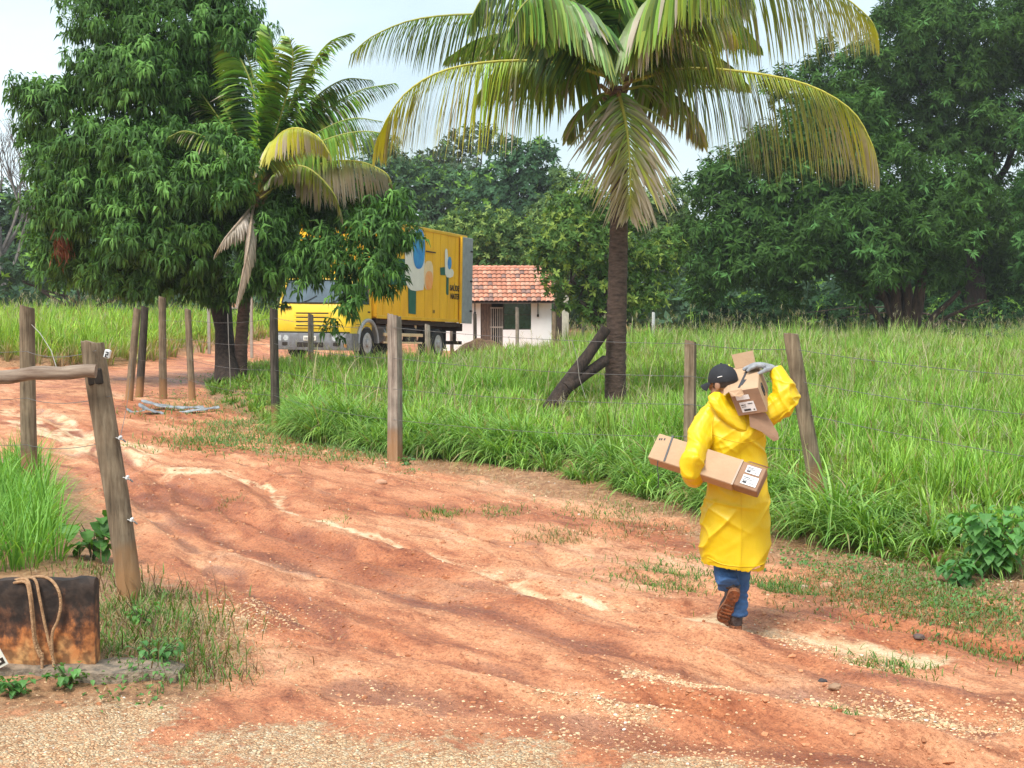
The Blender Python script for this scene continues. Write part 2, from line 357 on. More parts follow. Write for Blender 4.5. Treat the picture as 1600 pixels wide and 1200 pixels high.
def wood_mat(name, c, c2, rough=.85):
    m, nt, b, L = newmat(name); N = nt.nodes.new
    tc = N('ShaderNodeTexCoord'); mp = N('ShaderNodeMapping'); mp.inputs['Scale'].default_value = (14, 14, .9); L(tc.outputs['Object'], mp.inputs[0])
    n1 = N('ShaderNodeTexNoise'); n1.inputs['Scale'].default_value = 2.2; n1.inputs['Detail'].default_value = 8; n1.inputs['Roughness'].default_value = .7; L(mp.outputs[0], n1.inputs['Vector'])
    n2 = N('ShaderNodeTexNoise'); n2.inputs['Scale'].default_value = 4; n2.inputs['Detail'].default_value = 4; L(tc.outputs['Object'], n2.inputs['Vector'])
    r = N('ShaderNodeValToRGB'); e = r.color_ramp.elements; e.new(.5)
    e[0].position = .3; e[0].color = (*(x * .35 for x in c2), 1); e[1].position = .47; e[1].color = (*c2, 1); e[2].position = .68; e[2].color = (*c, 1); L(n1.outputs['Fac'], r.inputs[0])
    mr = N('ShaderNodeMapRange'); mr.inputs[1].default_value = .35; mr.inputs[2].default_value = .65; mr.inputs[3].default_value = .65; mr.inputs[4].default_value = 1.15; L(n2.outputs['Fac'], mr.inputs[0])
    v = N('ShaderNodeVectorMath'); v.operation = 'SCALE'; L(r.outputs[0], v.inputs[0]); L(mr.outputs[0], v.inputs['Scale'])
    # earth splashed on the lowest hand's breadth of the post
    sz = N('ShaderNodeSeparateXYZ'); L(tc.outputs['Object'], sz.inputs[0]); na = N('ShaderNodeMath'); na.operation = 'MULTIPLY_ADD'; L(n2.outputs['Fac'], na.inputs[0]); na.inputs[1].default_value = .5; L(sz.outputs[2], na.inputs[2])
    mm = N('ShaderNodeMapRange'); mm.inputs[1].default_value = .42; mm.inputs[2].default_value = .68; mm.inputs[3].default_value = .75; mm.inputs[4].default_value = 0; L(na.outputs[0], mm.inputs[0])
    mx = N('ShaderNodeMixRGB'); L(mm.outputs[0], mx.inputs[0]); L(v.outputs[0], mx.inputs[1]); mx.inputs[2].default_value = (.36, .19, .08, 1)
    L(mx.outputs[0], b.inputs['Base Color']); b.inputs['Roughness'].default_value = rough; b.inputs['Specular IOR Level'].default_value = .25
    bp = N('ShaderNodeBump'); bp.inputs['Strength'].default_value = .6; bp.inputs['Distance'].default_value = .01; L(n1.outputs['Fac'], bp.inputs['Height']); L(bp.outputs[0], b.inputs['Normal'])
    return m

M = {}
M['earth'] = ground_mat()
M['post'] = wood_mat('weathered_post', (.30, .235, .155), (.185, .135, .085))
M['post_grey'] = wood_mat('grey_post', (.42, .37, .30), (.26, .21, .165))
M['post_dark'] = wood_mat('dark_post', (.115, .10, .075), (.055, .045, .035))
M['rail'] = plain('rail_wood', (.34, .26, .19), .7, var=.4, scale=3, bump=.4, stretch=(1, 12, 12), c2=(.13, .075, .045))
M['bark'] = plain('mango_bark', (.055, .036, .026), .95, var=.4, scale=5, bump=1, bscale=14, stretch=(3, 3, .8), c2=(.016, .010, .008))
M['bark_red'] = plain('red_bark', (.10, .055, .04), .95, var=.4, scale=4, bump=1, bscale=10, stretch=(3, 3, .8), c2=(.03, .018, .013))
M['bark_grey'] = plain('grey_twigs', (.20, .18, .16), .95, var=.3)
M['wire'] = plain('wire_metal', (.20, .19, .18), .5, .7)
M['leaf_glossy'] = leafmat('mango_leaf', .5, .28, .22)
M['leaf_far'] = leafmat('leaf_matte', .7, .3, .12)
M['grass'] = leafmat('grass_blade', .5, .35, .35)
M['palm_leaf'] = leafmat('palm_leaflet', .42, .3, .45)
M['frond_rib'] = tintmat('frond_rib', .6, .3)
M['stone'] = tintmat('stone', .75, .3, 60)
M['tile'] = tintmat('clay_tile', .8, .3, 30, .3, 6)
M['plaster'] = plain('white_plaster', (.84, .84, .83), .9, var=.12, scale=2, bump=.2, c2=(.80, .80, .79))
M['plaster_old'] = plain('cream_plaster', (.55, .52, .42), .9, var=.2, scale=4, bump=.2)
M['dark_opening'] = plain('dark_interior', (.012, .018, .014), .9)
M['gate_wood'] = plain('brown_planks', (.16, .105, .075), .8, var=.4, scale=5, stretch=(8, 1, 1))
M['gate_steel'] = plain('pale_bars', (.42, .38, .33), .6, .2)

# ------------------------------------------------------------------ ground
def axis(lo, hi, step, far_lo, far_hi, grow=1.12):
    a = list(np.arange(lo, hi, step)); d = step; x = lo; left = []
    while x > far_lo: d *= grow; x -= d; left.append(x)
    d = step; x = a[-1]; right = []
    while x < far_hi: d *= grow; x += d; right.append(x)
    return np.array(left[::-1] + a + right)
xs = axis(-7.5, 7.0, .033, -420, 420, 1.09)
ys = [6.3]
while ys[-1] < 40: ys.append(ys[-1] + max(.02, .0034 * ys[-1]))
while ys[-1] < 900: ys.append(ys[-1] + .0034 * 40 * 1.07 ** (len(ys) - 480) if ys[-1] > 40 and len(ys) > 480 else ys[-1] + .2)
yb = []; d = .05; y = 6.3
while y > -60: d *= 1.15; y -= d; yb.append(y)
ys = np.array(yb[::-1] + ys)
GX, GY = np.meshgrid(xs, ys)
gx, gy = GX.ravel(), GY.ravel()
gz = H(gx, gy, True)
zone = np.zeros((len(gx), 4), np.float32)
f_ = sdf(gx, gy, FIELD); lf_ = sdf(gx, gy, LFIELD); lc_ = sdf(gx, gy, LCLUMP); yd_ = sdf(gx, gy, YARD)
wob = .35 * fbm(gx, gy, .9, 3, 8)
zone[:, 0] = np.clip(sstep(-.45, .65, yd_ + 2.2 * wob) * (.66 + .45 * fbm(gx, gy, .7, 3, 15)), 0, 1)
for pl in GRAVB:
    dd, _ = seg_dist(gx, gy, pl); zone[:, 0] = np.maximum(zone[:, 0], .52 * np.exp(-((dd) / .22) ** 2))
# scattered gravel on the verge between mud and bank
zone[:, 0] = np.maximum(zone[:, 0], .42 * sstep(-2.2, -1.0, f_ + wob) * sstep(.2, -.6, f_) * sstep(-.4, .3, fbm(gx, gy, .8, 3, 9)) * (gy < 40))
zone[:, 1] = np.clip(np.maximum.reduce([sstep(-1.5, -.1, f_ + 1.2 * wob) * sstep(-3.2, -1.2, gx) * .9 + sstep(-.25, .1, f_), sstep(-.3, .3, lf_), sstep(-.7, .4, lc_ + wob)]), 0, 1)
zone[:, 1] = np.maximum(zone[:, 1], (gy > 66) * 1.0)
dd, tt = seg_dist(gx, gy, STREAM); dd = dd + .16 * fbm(gx, gy, .3, 3, 2)
zone[:, 2] = np.exp(-(dd / (.055 + .016 * tt)) ** 2) * .60 * (1 + .7 * vnoise(gx, gy, .5, 9))
dd, _ = seg_dist(gx, gy, PALE); zone[:, 2] = np.maximum(zone[:, 2], .58 * np.exp(-((dd + .9 * vnoise(gx, gy, .9, 3)) / .5) ** 2))
for pl, wd, a in ((RUT1, .2, .68), (RUT2, .3, .5), (RUT3, .22, .7), (RUT4, .10, .62), (RUT5, .11, .62), (RUT6, .09, .55)):
    dd, _ = seg_dist(gx, gy, pl); zone[:, 3] = np.maximum(zone[:, 3], a * np.exp(-((dd + .3 * vnoise(gx, gy, .6, 4)) / wd) ** 2))
nx, ny = len(xs), len(ys)
ii, jj = np.meshgrid(np.arange(nx - 1), np.arange(ny - 1)); a0 = (jj * nx + ii).ravel()
quads = np.stack([a0, a0 + 1, a0 + 1 + nx, a0 + nx], 1)
cx = gx[quads].mean(1); cy = gy[quads].mean(1)
isroad = sdf(cx, cy, DIRT) > 0
GV = np.stack([gx, gy, gz], 1)
def submesh(name, fm, **k):
    q = quads[fm]; used = np.unique(q); mp_ = np.full(len(GV), -1); mp_[used] = np.arange(len(used))
    return npmesh(name, GV[used], mp_[q], M['earth'], col=zone[used], smooth=True, attr='zone', **k)
submesh('ground', ~isroad, kind='structure')
submesh('dirt_road', isroad, kind='structure')

# ------------------------------------------------------------------ grass and leaves
def norm(v): return v / np.maximum(np.linalg.norm(v, axis=-1, keepdims=True), 1e-9)
def blades(p, az, h, lean, w0, col, seg=3, tipcol=None, twist=.6):
    """p (n,3) roots, az azimuth, h length, lean 0..1.6 (how far it arches over), w0 width; returns V,F,col"""
    n = len(p); t = np.linspace(0, 1, seg + 1)
    d = np.stack([np.cos(az), np.sin(az), 0 * az], 1)
    sa = az + math.pi / 2 + rng.uniform(-twist, twist, n); s = np.stack([np.cos(sa), np.sin(sa), 0 * az], 1)
    V = np.empty((n, (seg + 1) * 2, 3)); Cc = np.empty((n, (seg + 1) * 2, 3))
    ang0 = lean * .25; 
    pos = p.copy(); prev = 0
    for k, tt in enumerate(t):
        if k:
            a = ang0 + lean * 1.25 * ((tt + prev) / 2) ** 1.3
            st = (h * (tt - prev))[:, None]
            pos = pos + st * (np.cos(a)[:, None] * np.array((0, 0, 1.)) + np.sin(a)[:, None] * d)
        ww = 1.2 * (w0 * (1 - tt ** 2.2) * (.55 + .9 * min(tt * 3, 1) * .5) + w0 * .04)[:, None]
        V[:, 2 * k] = pos - s * ww; V[:, 2 * k + 1] = pos + s * ww
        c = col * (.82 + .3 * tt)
        if tipcol is not None: c = c * (1 - tt ** 3)[..., None] + tipcol * tt ** 3 if hasattr(tt, 'shape') and tt.shape else c * (1 - tt ** 3) + tipcol * tt ** 3
        Cc[:, 2 * k] = c; Cc[:, 2 * k + 1] = c
        prev = tt
    base = (np.arange(n) * (seg + 1) * 2)[:, None, None]
    q = np.array([[2 * k, 2 * k + 1, 2 * k + 3, 2 * k + 2] for k in range(seg)])[None]
    return V.reshape(-1, 3), (base + q).reshape(-1, 4), Cc.reshape(-1, 3)
class Acc:
    def __init__(s): s.V = []; s.F = []; s.C = []; s.n = 0
    def add(s, V, F, Cc):
        s.V.append(V); s.F.append(F + s.n); s.C.append(Cc); s.n += len(V)
    def build(s, name, material, parent=None, **k):
        fs = {}
        for f in s.F: fs.setdefault(f.shape[1], []).append(f)
        return npmesh(name, np.concatenate(s.V), [np.concatenate(x) for x in fs.values()], material, parent, np.concatenate(s.C), **k)
def gcol(n, a, b, v=.18):
    t = rng.random(n)[:, None]; return (np.array(a) * (1 - t) + np.array(b) * t) * (1 + rng.uniform(-v, v, (n, 1)))
GREEN_A, GREEN_B = (.125, .285, .035), (.30, .50, .080)
STRAW = (.42, .36, .17)
def sample(poly, n, x0, x1, y0, y1, m=0.0):
    x = rng.uniform(x0, x1, n); y = rng.uniform(y0, y1, n); k = sdf(x, y, poly) > m
    return x[k], y[k]
def meadow(poly, bands, name, label, hfun, cola=GREEN_A, colb=GREEN_B, clump=.30, leanfun=None, seed_heads=0.0, colfun=None, skip=None):
    A = Acc()
    for (y0, y1, dens, per, wd, seg) in bands:
        xl = -.36 * y1 - 1.0; xr = .36 * y1 + 1.2
        n = int((xr - xl) * (y1 - y0) * dens)
        x, y = sample(poly, n, xl, xr, y0, y1, .02)
        k = (np.abs(x) < .36 * y + 1.2)
        if skip is not None: k &= ~skip(x, y)
        x, y = x[k], y[k]; n = len(x)
        if not n: continue
        hh = hfun(x, y) * rng.uniform(.7, 1.2, n)
        X = np.repeat(x, per); Y = np.repeat(y, per); HH = np.repeat(hh, per); nb = len(X)
        az = rng.uniform(0, 2 * math.pi, nb); rr = clump * .5 * np.sqrt(rng.random(nb)) * .7
        bx = X + rr * np.cos(az); by = Y + rr * np.sin(az)
        bz = H(bx, by) - .02
        out = rng.uniform(.15, 1.25, nb)
        if leanfun is not None: out = out * np.repeat(leanfun(x, y), per)
        az = az + rng.normal(0, .5, nb)
        c = gcol(nb, cola, colb); tintc = np.repeat(1 + .35 * rng.uniform(-1, 1, n), per)[:, None]; c = c * tintc
        patch = sstep(-.25, .35, fbm(bx, by, 2.5, 3, 11))[:, None]
        c = c * (1 - .3 * patch) + c * np.array((1.5, 1.12, 1.0)) * .3 * patch
        dead = rng.random(nb) < .06; c[dead] = gcol(dead.sum(), STRAW, (.3, .22, .10))
        if colfun is not None: c = colfun(bx, by, c)
        A.add(*blades(np.stack([bx, by, bz], 1), az, HH * rng.uniform(.55, 1.1, nb), out, wd * rng.uniform(.6, 1.2, nb), c, seg))
        if seed_heads:
            ns = int(n * seed_heads * 2.2); i = rng.integers(0, n, ns); sx = x[i] + rng.normal(0, .15, ns); sy = y[i] + rng.normal(0, .15, ns)
            k = sdf(sx, sy, poly) > .5; sx, sy, i = sx[k], sy[k], i[k]; ns = len(sx)
            if ns:
                az = rng.uniform(0, 6.28, ns); hs = hh[i] * rng.uniform(1.05, 1.45, ns); ln = rng.uniform(.1, .55, ns); pz = H(sx, sy)
                A.add(*blades(np.stack([sx, sy, pz], 1), az, hs, ln, np.full(ns, max(.003, wd * .35)), gcol(ns, (.30, .36, .12), (.42, .38, .20)), 3))
                # drooping panicles
                a = ln * .25; tip = np.stack([sx + hs * .32 * ln * np.cos(az), sy + hs * .32 * ln * np.sin(az), pz + hs * .95], 1)
                for q in range(5):
                    A.add(*blades(tip - np.array((0, 0, .03 * q)), az + rng.normal(0, 1.2, ns), rng.uniform(.08, .2, ns), rng.uniform(.6, 1.8, ns), np.full(ns, max(.004, wd * .55)), gcol(ns, (.38, .36, .20), (.48, .42, .30)), 1))
    return A.build(name, M['grass'], label=label, cat='grass', kind='stuff')
def no_grass(x, y):   # trodden earth round the truck and where trunks stand
    return (x < -1.0) & (y > 40.3) & (y < 53)
edge_h = lambda x, y: (.24 + .26 * sstep(.2, 2.4, sdf(x, y, FIELD))) * (1 + .75 * fbm(x, y, 1.7, 3, 10)) * (1 + .85 * sstep(28, 58, y)) * (1 - .22 * sstep(-1, -3.5, x) * sstep(28, 18, y)) * (1 - .5 * np.exp(-((x - 1.1) / 1.3) ** 2) * sstep(19.5, 21.5, y) * sstep(27, 25, y)) * (1 - .36 * sstep(29, 37, y) * sstep(.055, .015, x / y))
fieldlean = lambda x, y: 1.5 - .5 * sstep(.2, 2.5, sdf(x, y, FIELD))
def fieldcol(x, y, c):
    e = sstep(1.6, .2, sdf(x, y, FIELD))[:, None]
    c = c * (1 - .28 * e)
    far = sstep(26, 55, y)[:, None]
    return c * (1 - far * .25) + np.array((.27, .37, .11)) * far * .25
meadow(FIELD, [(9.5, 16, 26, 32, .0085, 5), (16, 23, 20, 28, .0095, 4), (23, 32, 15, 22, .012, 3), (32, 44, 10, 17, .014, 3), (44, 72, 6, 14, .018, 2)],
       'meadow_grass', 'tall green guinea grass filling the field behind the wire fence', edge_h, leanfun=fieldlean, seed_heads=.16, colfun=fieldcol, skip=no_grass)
def leftcol(x, y, c):
    e = sstep(1.0, .1, sdf(x, y, LFIELD))[:, None] * (rng.random(len(x)) < .75)[:, None]
    return c * (1 - e) * np.array((1.15, 1.08, .9)) + gcol(len(x), (.30, .22, .12), (.45, .34, .2)) * e
meadow(LFIELD, [(37, 46, 9, 16, .014, 3), (46, 72, 5, 12, .02, 2)], 'roadside_grass', 'bright green tall grass on the raised left bank with a dead straw fringe',
       lambda x, y: .62 + .38 * sstep(0, 3, sdf(x, y, LFIELD)) + .25 * fbm(x, y, 2, 2, 12), seed_heads=.12, colfun=leftcol)
def stalks():
    A = Acc(); x, y = sample(FIELD, 1500, -4, 22, 14, 60, .6); k = (np.abs(x) < .36 * y + 1) & ((y < 34) | (x > .03 * y)); x, y = x[k], y[k]; n = len(x)
    A.add(*blades(np.stack([x, y, H(x, y)], 1), rng.uniform(0, 6.28, n), rng.uniform(.55, 1.0, n), rng.uniform(.1, .9, n), .0022 + .00022 * y, gcol(n, (.34, .30, .13), (.50, .44, .26)), 4, ))
    A.build('dry_stalks', M['grass'], label='thin straw coloured stalks standing among the green meadow grass', cat='dry grass', kind='stuff')
stalks()
# long arching leaves of the outermost tussocks, spilling over the bank
def spill():
    A = Acc(); E = np.array(EDGE); L0 = np.linalg.norm(np.diff(E, axis=0), axis=1); n = 620; k = rng.choice(len(E) - 1, n, p=L0 / L0.sum()); t = rng.random(n)[:, None]; p = E[k] * (1 - t) + E[k + 1] * t
    tn = (E[k + 1] - E[k]) / L0[k][:, None]; nr = np.stack([tn[:, 1], -tn[:, 0]], 1); nr = np.where((sdf(p[:, 0] + nr[:, 0] * .2, p[:, 1] + nr[:, 1] * .2, FIELD) > 0)[:, None], -nr, nr)
    p = p - nr * rng.uniform(-.02, .9, (n, 1)); sel = (p[:, 0] > -3.4); p, nr = p[sel], nr[sel]; n = len(p); per = 34
    big = rng.uniform(.5, 1.15, n) * (1 + .9 * fbm(p[:, 0], p[:, 1], 1.3, 2, 12)); ok = rng.random(n) < .25 + 1.6 * (big - .4); p, nr, big = p[ok], nr[ok], big[ok]; n = len(p)
    X = np.repeat(p[:, 0], per); Y = np.repeat(p[:, 1], per); a0 = np.repeat(np.arctan2(nr[:, 1], nr[:, 0]), per); N = len(X); az = a0 + rng.normal(0, 1.25, N) + np.repeat(rng.normal(0, .6, n), per); bx = X + .07 * np.cos(az) * rng.random(N); by = Y + .07 * np.sin(az) * rng.random(N)
    c = gcol(N, (.12, .28, .045), (.30, .48, .11)) * np.repeat(rng.uniform(.75, 1.25, n), per)[:, None]; dd = rng.random(N) < .05; c[dd] = gcol(dd.sum(), STRAW, (.3, .24, .12))
    A.add(*blades(np.stack([bx, by, H(bx, by) - .01], 1), az, rng.uniform(.4, .78, N) * np.repeat(big, per), rng.uniform(.9, 2.1, N), rng.uniform(.006, .0105, N), c, 6))
    A.build('edge_grass', M['grass'], label='broad bladed grass tussocks arching over the dirt bank along the fence', cat='grass', kind='stuff')
spill()
# foreground tussock at the left edge, behind the concrete wall
TUFT = [G(*p) for p in [(-120, 740), (40, 738), (78, 775), (86, 830), (90, 890), (70, 905), (-120, 915)]]
def tuftgrass():
    A = Acc(); x, y = sample(TUFT, 1500, -5.6, -2.4, 10, 19); k = rng.random(len(x)) < .6; x, y = x[k], y[k]; per = 16
    X = np.repeat(x, per); Y = np.repeat(y, per); n = len(X); az = rng.uniform(0, 6.28, n)
    bx = X + .06 * np.cos(az); by = Y + .06 * np.sin(az)
    c = gcol(n, (.10, .27, .03), (.24, .47, .08))
    A.add(*blades(np.stack([bx, by, H(bx, by) - .02], 1), az, rng.uniform(.28, .68, n), rng.uniform(.2, 1.4, n), rng.uniform(.004, .0075, n), c, 5))
    A.build('tall_grass', M['grass'], label='dense green grass tussock at the left edge behind the stained concrete wall', cat='grass', kind='stuff')
tuftgrass()

# low weeds, dry litter and creeping ground cover
def ground_cover():
    A = Acc(); D = Acc(); W = Acc()
    def tufts(cx, cy, sx, sy, n, hl, hh, cols, acc, wd=.0035, lean=(.6, 1.9)):
        x = rng.normal(cx, sx, n); y = rng.normal(cy, sy, n); az = rng.uniform(0, 6.28, n)
        acc.add(*blades(np.stack([x, y, H(x, y, True) - .004], 1), az, rng.uniform(hl, hh, n), rng.uniform(*lean, n), rng.uniform(.6, 1.2, n) * wd, gcol(n, *cols), 3))
    g = ((.07, .16, .03), (.17, .30, .06)); dg = ((.16, .17, .06), (.30, .26, .11)); st = ((.34, .24, .13), (.52, .40, .24))
    for (px, py, s, n) in [(1220, 915, .16, 700), (1060, 905, .2, 500), (1390, 1040, .13, 260), (1310, 1105, .05, 170), (870, 838, .16, 330), (690, 805, .12, 240), (780, 800, .15, 160), (950, 800, .3, 420),
                           (1000, 825, .3, 300), (1120, 870, .18, 260), (530, 812, .10, 40), (355, 785, .08, 60), (1380, 935, .35, 1300), (1480, 955, .3, 1200), (1560, 975, .3, 900), (1300, 905, .25, 500),
                           (1010, 890, .2, 260), (1420, 915, .3, 700), (1550, 1010, .15, 220)]:
        x, y = G(px, py); tufts(x, y, s, s * 1.5, n, .03, .10, g if rng.random() < .8 else dg, A)
    for (px, py, s, n) in [(330, 690, .45, 900), (380, 665, .5, 900), (520, 705, .5, 700), (300, 640, .6, 600), (590, 718, .3, 300), (450, 678, .5, 800)]:
        x, y = G(px, py); tufts(x, y, s, s * 1.4, n, .05, .16, ((.10, .20, .05), (.20, .32, .09)), A, .006)
    # withered grass round the foot of the gate post
    for (px, py, s, n, hm) in [(230, 960, .26, 2600, .26), (270, 1000, .22, 1600, .2), (180, 1010, .18, 900, .2), (250, 920, .2, 900, .22), (310, 1030, .16, 700, .14), (150, 880, .2, 500, .15)]:
        x, y = G(px, py, .1); tufts(x, y, s * 1.25, s * 1.1, int(n * .75), .05, hm * .85, st if rng.random() < .75 else dg, D, .0024, (1.2, 3.2))
        tufts(x, y, s, s, n // 5, .05, hm * .8, g, A, .0045, (.3, 1.4)); tufts(x, y, s * 1.3, s, 45, .12, hm * 1.5, ((.10, .055, .03), (.2, .12, .07)), D, .003, (.1, 1.2))
    # straw litter lying on the verge
    n = 2600; t = rng.random(n); k = rng.integers(0, len(EDGE) - 1, n); E = np.array(EDGE); p = E[k] * (1 - t[:, None]) + E[k + 1] * t[:, None]
    p = p + np.stack([rng.normal(-.25, .35, n), rng.normal(-.45, .55, n)], 1)
    D.add(*blades(np.stack([p[:, 0], p[:, 1], H(p[:, 0], p[:, 1], True) + .004], 1), rng.uniform(0, 6.28, n), rng.uniform(.05, .18, n), rng.uniform(3.6, 4.6, n) * .38 + .6, np.full(n, .003), gcol(n, (.22, .14, .08), (.50, .38, .24)), 2))
    # lobed small leaves: round clover-like ground cover
    def leaves(cx, cy, sx, sy, n, r0, r1, hz, cols):
        x = rng.normal(cx, sx, n); y = rng.normal(cy, sy, n); z = H(x, y, True) + rng.uniform(.01, hz, n) * np.exp(-((x - cx) ** 2 / (2 * sx * sx) + (y - cy) ** 2 / (2 * sy * sy)) * .5)
        leafset(W, np.stack([x, y, z], 1), rng.uniform(0, 6.28, n), rng.uniform(-.5, .4, n), rng.uniform(r0, r1, n), .6, gcol(n, *cols))
    for (px, py, s, n, hz) in [(470, 700, .45, 500, .10), (400, 690, .45, 450, .10), (560, 715, .3, 300, .08), (345, 700, .3, 220, .06), (640, 740, .08, 30, .05), (1360, 895, .3, 500, .07), (1260, 880, .2, 200, .06), (1440, 930, .4, 600, .06), (1560, 960, .35, 500, .06),
                              (250, 1040, .10, 110, .12), (215, 1075, .13, 160, .12), (300, 620, .6, 350, .18), (330, 600, .5, 350, .3)]:
        x, y = G(px, py); leaves(x, y, s, s * 1.3, n, .018, .045, hz, ((.07, .18, .04), (.16, .34, .09)))
    A.build('short_grass', M['grass'], label='small green grass tufts creeping over the muddy verges', cat='grass', kind='stuff')
    D.build('dry_grass', M['grass'], label='withered straw coloured grass round the gate post and along the bank', cat='dry grass', kind='stuff')
    W.build('ground_weeds', M['grass'], label='low broad leaved weeds creeping at the foot of the grass bank', cat='weeds', kind='stuff')
def leafset(A, p, az, pitch, ln, wr, col, droop=.4, fold=.25):
    """ovate leaves: 3 cross rows of left/mid/right"""
    n = len(p); ts = (0, .28, .62, 1.0); ws = (.08, .5, .42, .02)
    d = np.stack([np.cos(az), np.sin(az), 0 * az], 1); s = np.stack([-np.sin(az), np.cos(az), 0 * az], 1)
    V = np.empty((n, 12, 3)); pos = p.copy(); pt = 0
    for k, (t, w_) in enumerate(zip(ts, ws)):
        a = pitch - droop * t * 2
        if k: pos = pos + (ln * (t - pt))[:, None] * (np.cos(a)[:, None] * d + np.sin(a)[:, None] * np.array((0, 0, 1.)))
        pt = t; w2 = (ln * wr * w_)[:, None]; up = np.array((0, 0, 1.)) * fold * w2
        V[:, 3 * k] = pos - s * w2 + up; V[:, 3 * k + 1] = pos; V[:, 3 * k + 2] = pos + s * w2 + up
    q = []
    for k in range(3): q += [[3 * k, 3 * k + 1, 3 * k + 4, 3 * k + 3], [3 * k + 1, 3 * k + 2, 3 * k + 5, 3 * k + 4]]
    Fq = (np.arange(n) * 12)[:, None, None] + np.array(q)[None]
    A.add(V.reshape(-1, 3), Fq.reshape(-1, 4), np.repeat(col, 12, 0))
ground_cover()

# loose stones lying on the road and yard
def icos(sub=0):
    t = (1 + 5 ** .5) / 2
    v = np.array([(-1, t, 0), (1, t, 0), (-1, -t, 0), (1, -t, 0), (0, -1, t), (0, 1, t), (0, -1, -t), (0, 1, -t), (t, 0, -1), (t, 0, 1), (-t, 0, -1), (-t, 0, 1)], float)
    f = np.array([(0, 11, 5), (0, 5, 1), (0, 1, 7), (0, 7, 10), (0, 10, 11), (1, 5, 9), (5, 11, 4), (11, 10, 2), (10, 7, 6), (7, 1, 8), (3, 9, 4), (3, 4, 2), (3, 2, 6), (3, 6, 8), (3, 8, 9), (4, 9, 5), (2, 4, 11), (6, 2, 10), (8, 6, 7), (9, 8, 1)])
    return v / np.linalg.norm(v[0]), f
IV, IF = icos()
def pebbles():
    px = []; py = []; sz = []
    def put(x, y, s): px.append(x); py.append(y); sz.append(s * rng.uniform(.55, 1.2, len(s)))
    n = 42000; x = rng.uniform(-4.2, 4.6, n); y = 6.6 + 3.8 * rng.random(n) ** 1.3; k = (sdf(x, y, YARD) + .77 * fbm(x, y, .9, 3, 8) + rng.normal(0, .20, n)) > .05; k &= fbm(x, y, .5, 3, 5) + rng.normal(0, .2, n) > -.22; put(x[k], y[k], rng.uniform(.003, .010, k.sum()))
    for pl, n, s in ((GRAVB[0], 4200, .13), (GRAVB[1], 1100, .10), (GRAVB[2], 700, .10), (STREAM[5:], 500, .12), (RUT3, 600, .25)):
        E = np.array(pl); i = rng.integers(0, len(E) - 1, n); t = rng.random(n)[:, None]; p = E[i] * (1 - t) + E[i + 1] * t + rng.normal(0, s, (n, 2)); put(p[:, 0], p[:, 1], rng.uniform(.005, .014, n))
    # along the verge under the bank
    n = 16000; x = rng.uniform(-6, 6.5, n); y = rng.uniform(8, 30, n); f = sdf(x, y, FIELD); k = (f < .1) & (f > -1.9) & (fbm(x, y, .8, 3, 9) + rng.normal(0, .15, n) > .02); put(x[k], y[k], rng.uniform(.006, .018, k.sum()))
    n = 9000; x = rng.uniform(-5, 5, n); y = 6.8 + 12 * rng.random(n) ** 1.6; k = sdf(x, y, DIRT) > 0; put(x[k], y[k], rng.uniform(.004, .011, k.sum()))
    n = 1500; x, y = G(300, 960); put(rng.normal(x + .25, .25, n), rng.normal(y - .1, .3, n), rng.uniform(.005, .014, n))
    px_, py_, s = map(np.concatenate, (px, py, sz)); n = len(px_)
    v = IV[None] * (1 + rng.uniform(-.28, .28, (n, 12, 1))) * s[:, None, None] * rng.uniform(.55, 1.25, (n, 1, 3)); v[:, :, 2] *= .6
    a = rng.uniform(0, 6.28, n); c_, s_ = np.cos(a)[:, None], np.sin(a)[:, None]
    X = v[:, :, 0] * c_ - v[:, :, 1] * s_; Y = v[:, :, 0] * s_ + v[:, :, 1] * c_
    V = np.stack([X + px_[:, None], Y + py_[:, None], v[:, :, 2] + (H(px_, py_, True) + s * rng.uniform(-.35, .2, n))[:, None]], 2)
    col = gcol(n, (.62, .38, .20), (.76, .54, .33), .22); dk = rng.random(n) < .5; col[dk] = gcol(dk.sum(), (.46, .22, .11), (.62, .38, .20)); wh = rng.random(n) < .02; col[wh] = (.74, .66, .56)
    Fq = (np.arange(n) * 12)[:, None, None] + IF[None]
    npmesh('gravel', V.reshape(-1, 3), Fq.reshape(-1, 3), M['stone'], col=np.repeat(col, 12, 0), label='loose pale gravel scattered over the red mud road', cat='gravel', kind='stuff')
pebbles()
def clods():
    n = 9000; x = rng.uniform(-5, 5.5, n); y = 7 + 18 * rng.random(n) ** 1.5; d = np.full(n, 9.)
    for pl in (RUT1, RUT2, RUT3, RUT4, RUT5, STREAM): d = np.minimum(d, seg_dist(x, y, pl)[0])
    k = (sdf(x, y, DIRT) > .05) & (sdf(x, y, YARD) < .1) & ((fbm(x, y, .9, 3, 13) > .18) | ((d < .5) & (rng.random(n) < .4))); x, y = x[k], y[k]; n = len(x)
    s = rng.uniform(.006, .02, n) * rng.uniform(.6, 1.3, n); v = IV[None] * (1 + rng.uniform(-.4, .4, (n, 12, 1))) * s[:, None, None] * rng.uniform(.6, 1.4, (n, 1, 3)); v[:, :, 2] *= .55
    V = np.stack([v[:, :, 0] + x[:, None], v[:, :, 1] + y[:, None], v[:, :, 2] + (H(x, y, True))[:, None]], 2); col = gcol(n, (.36, .125, .05), (.60, .27, .13), .2)
    npmesh('mud_clods', V.reshape(-1, 3), ((np.arange(n) * 12)[:, None, None] + IF[None]).reshape(-1, 3), M['stone'], col=np.repeat(col, 12, 0), label='small clods of red mud churned up along the wheel ruts', cat='mud', kind='stuff')
clods()

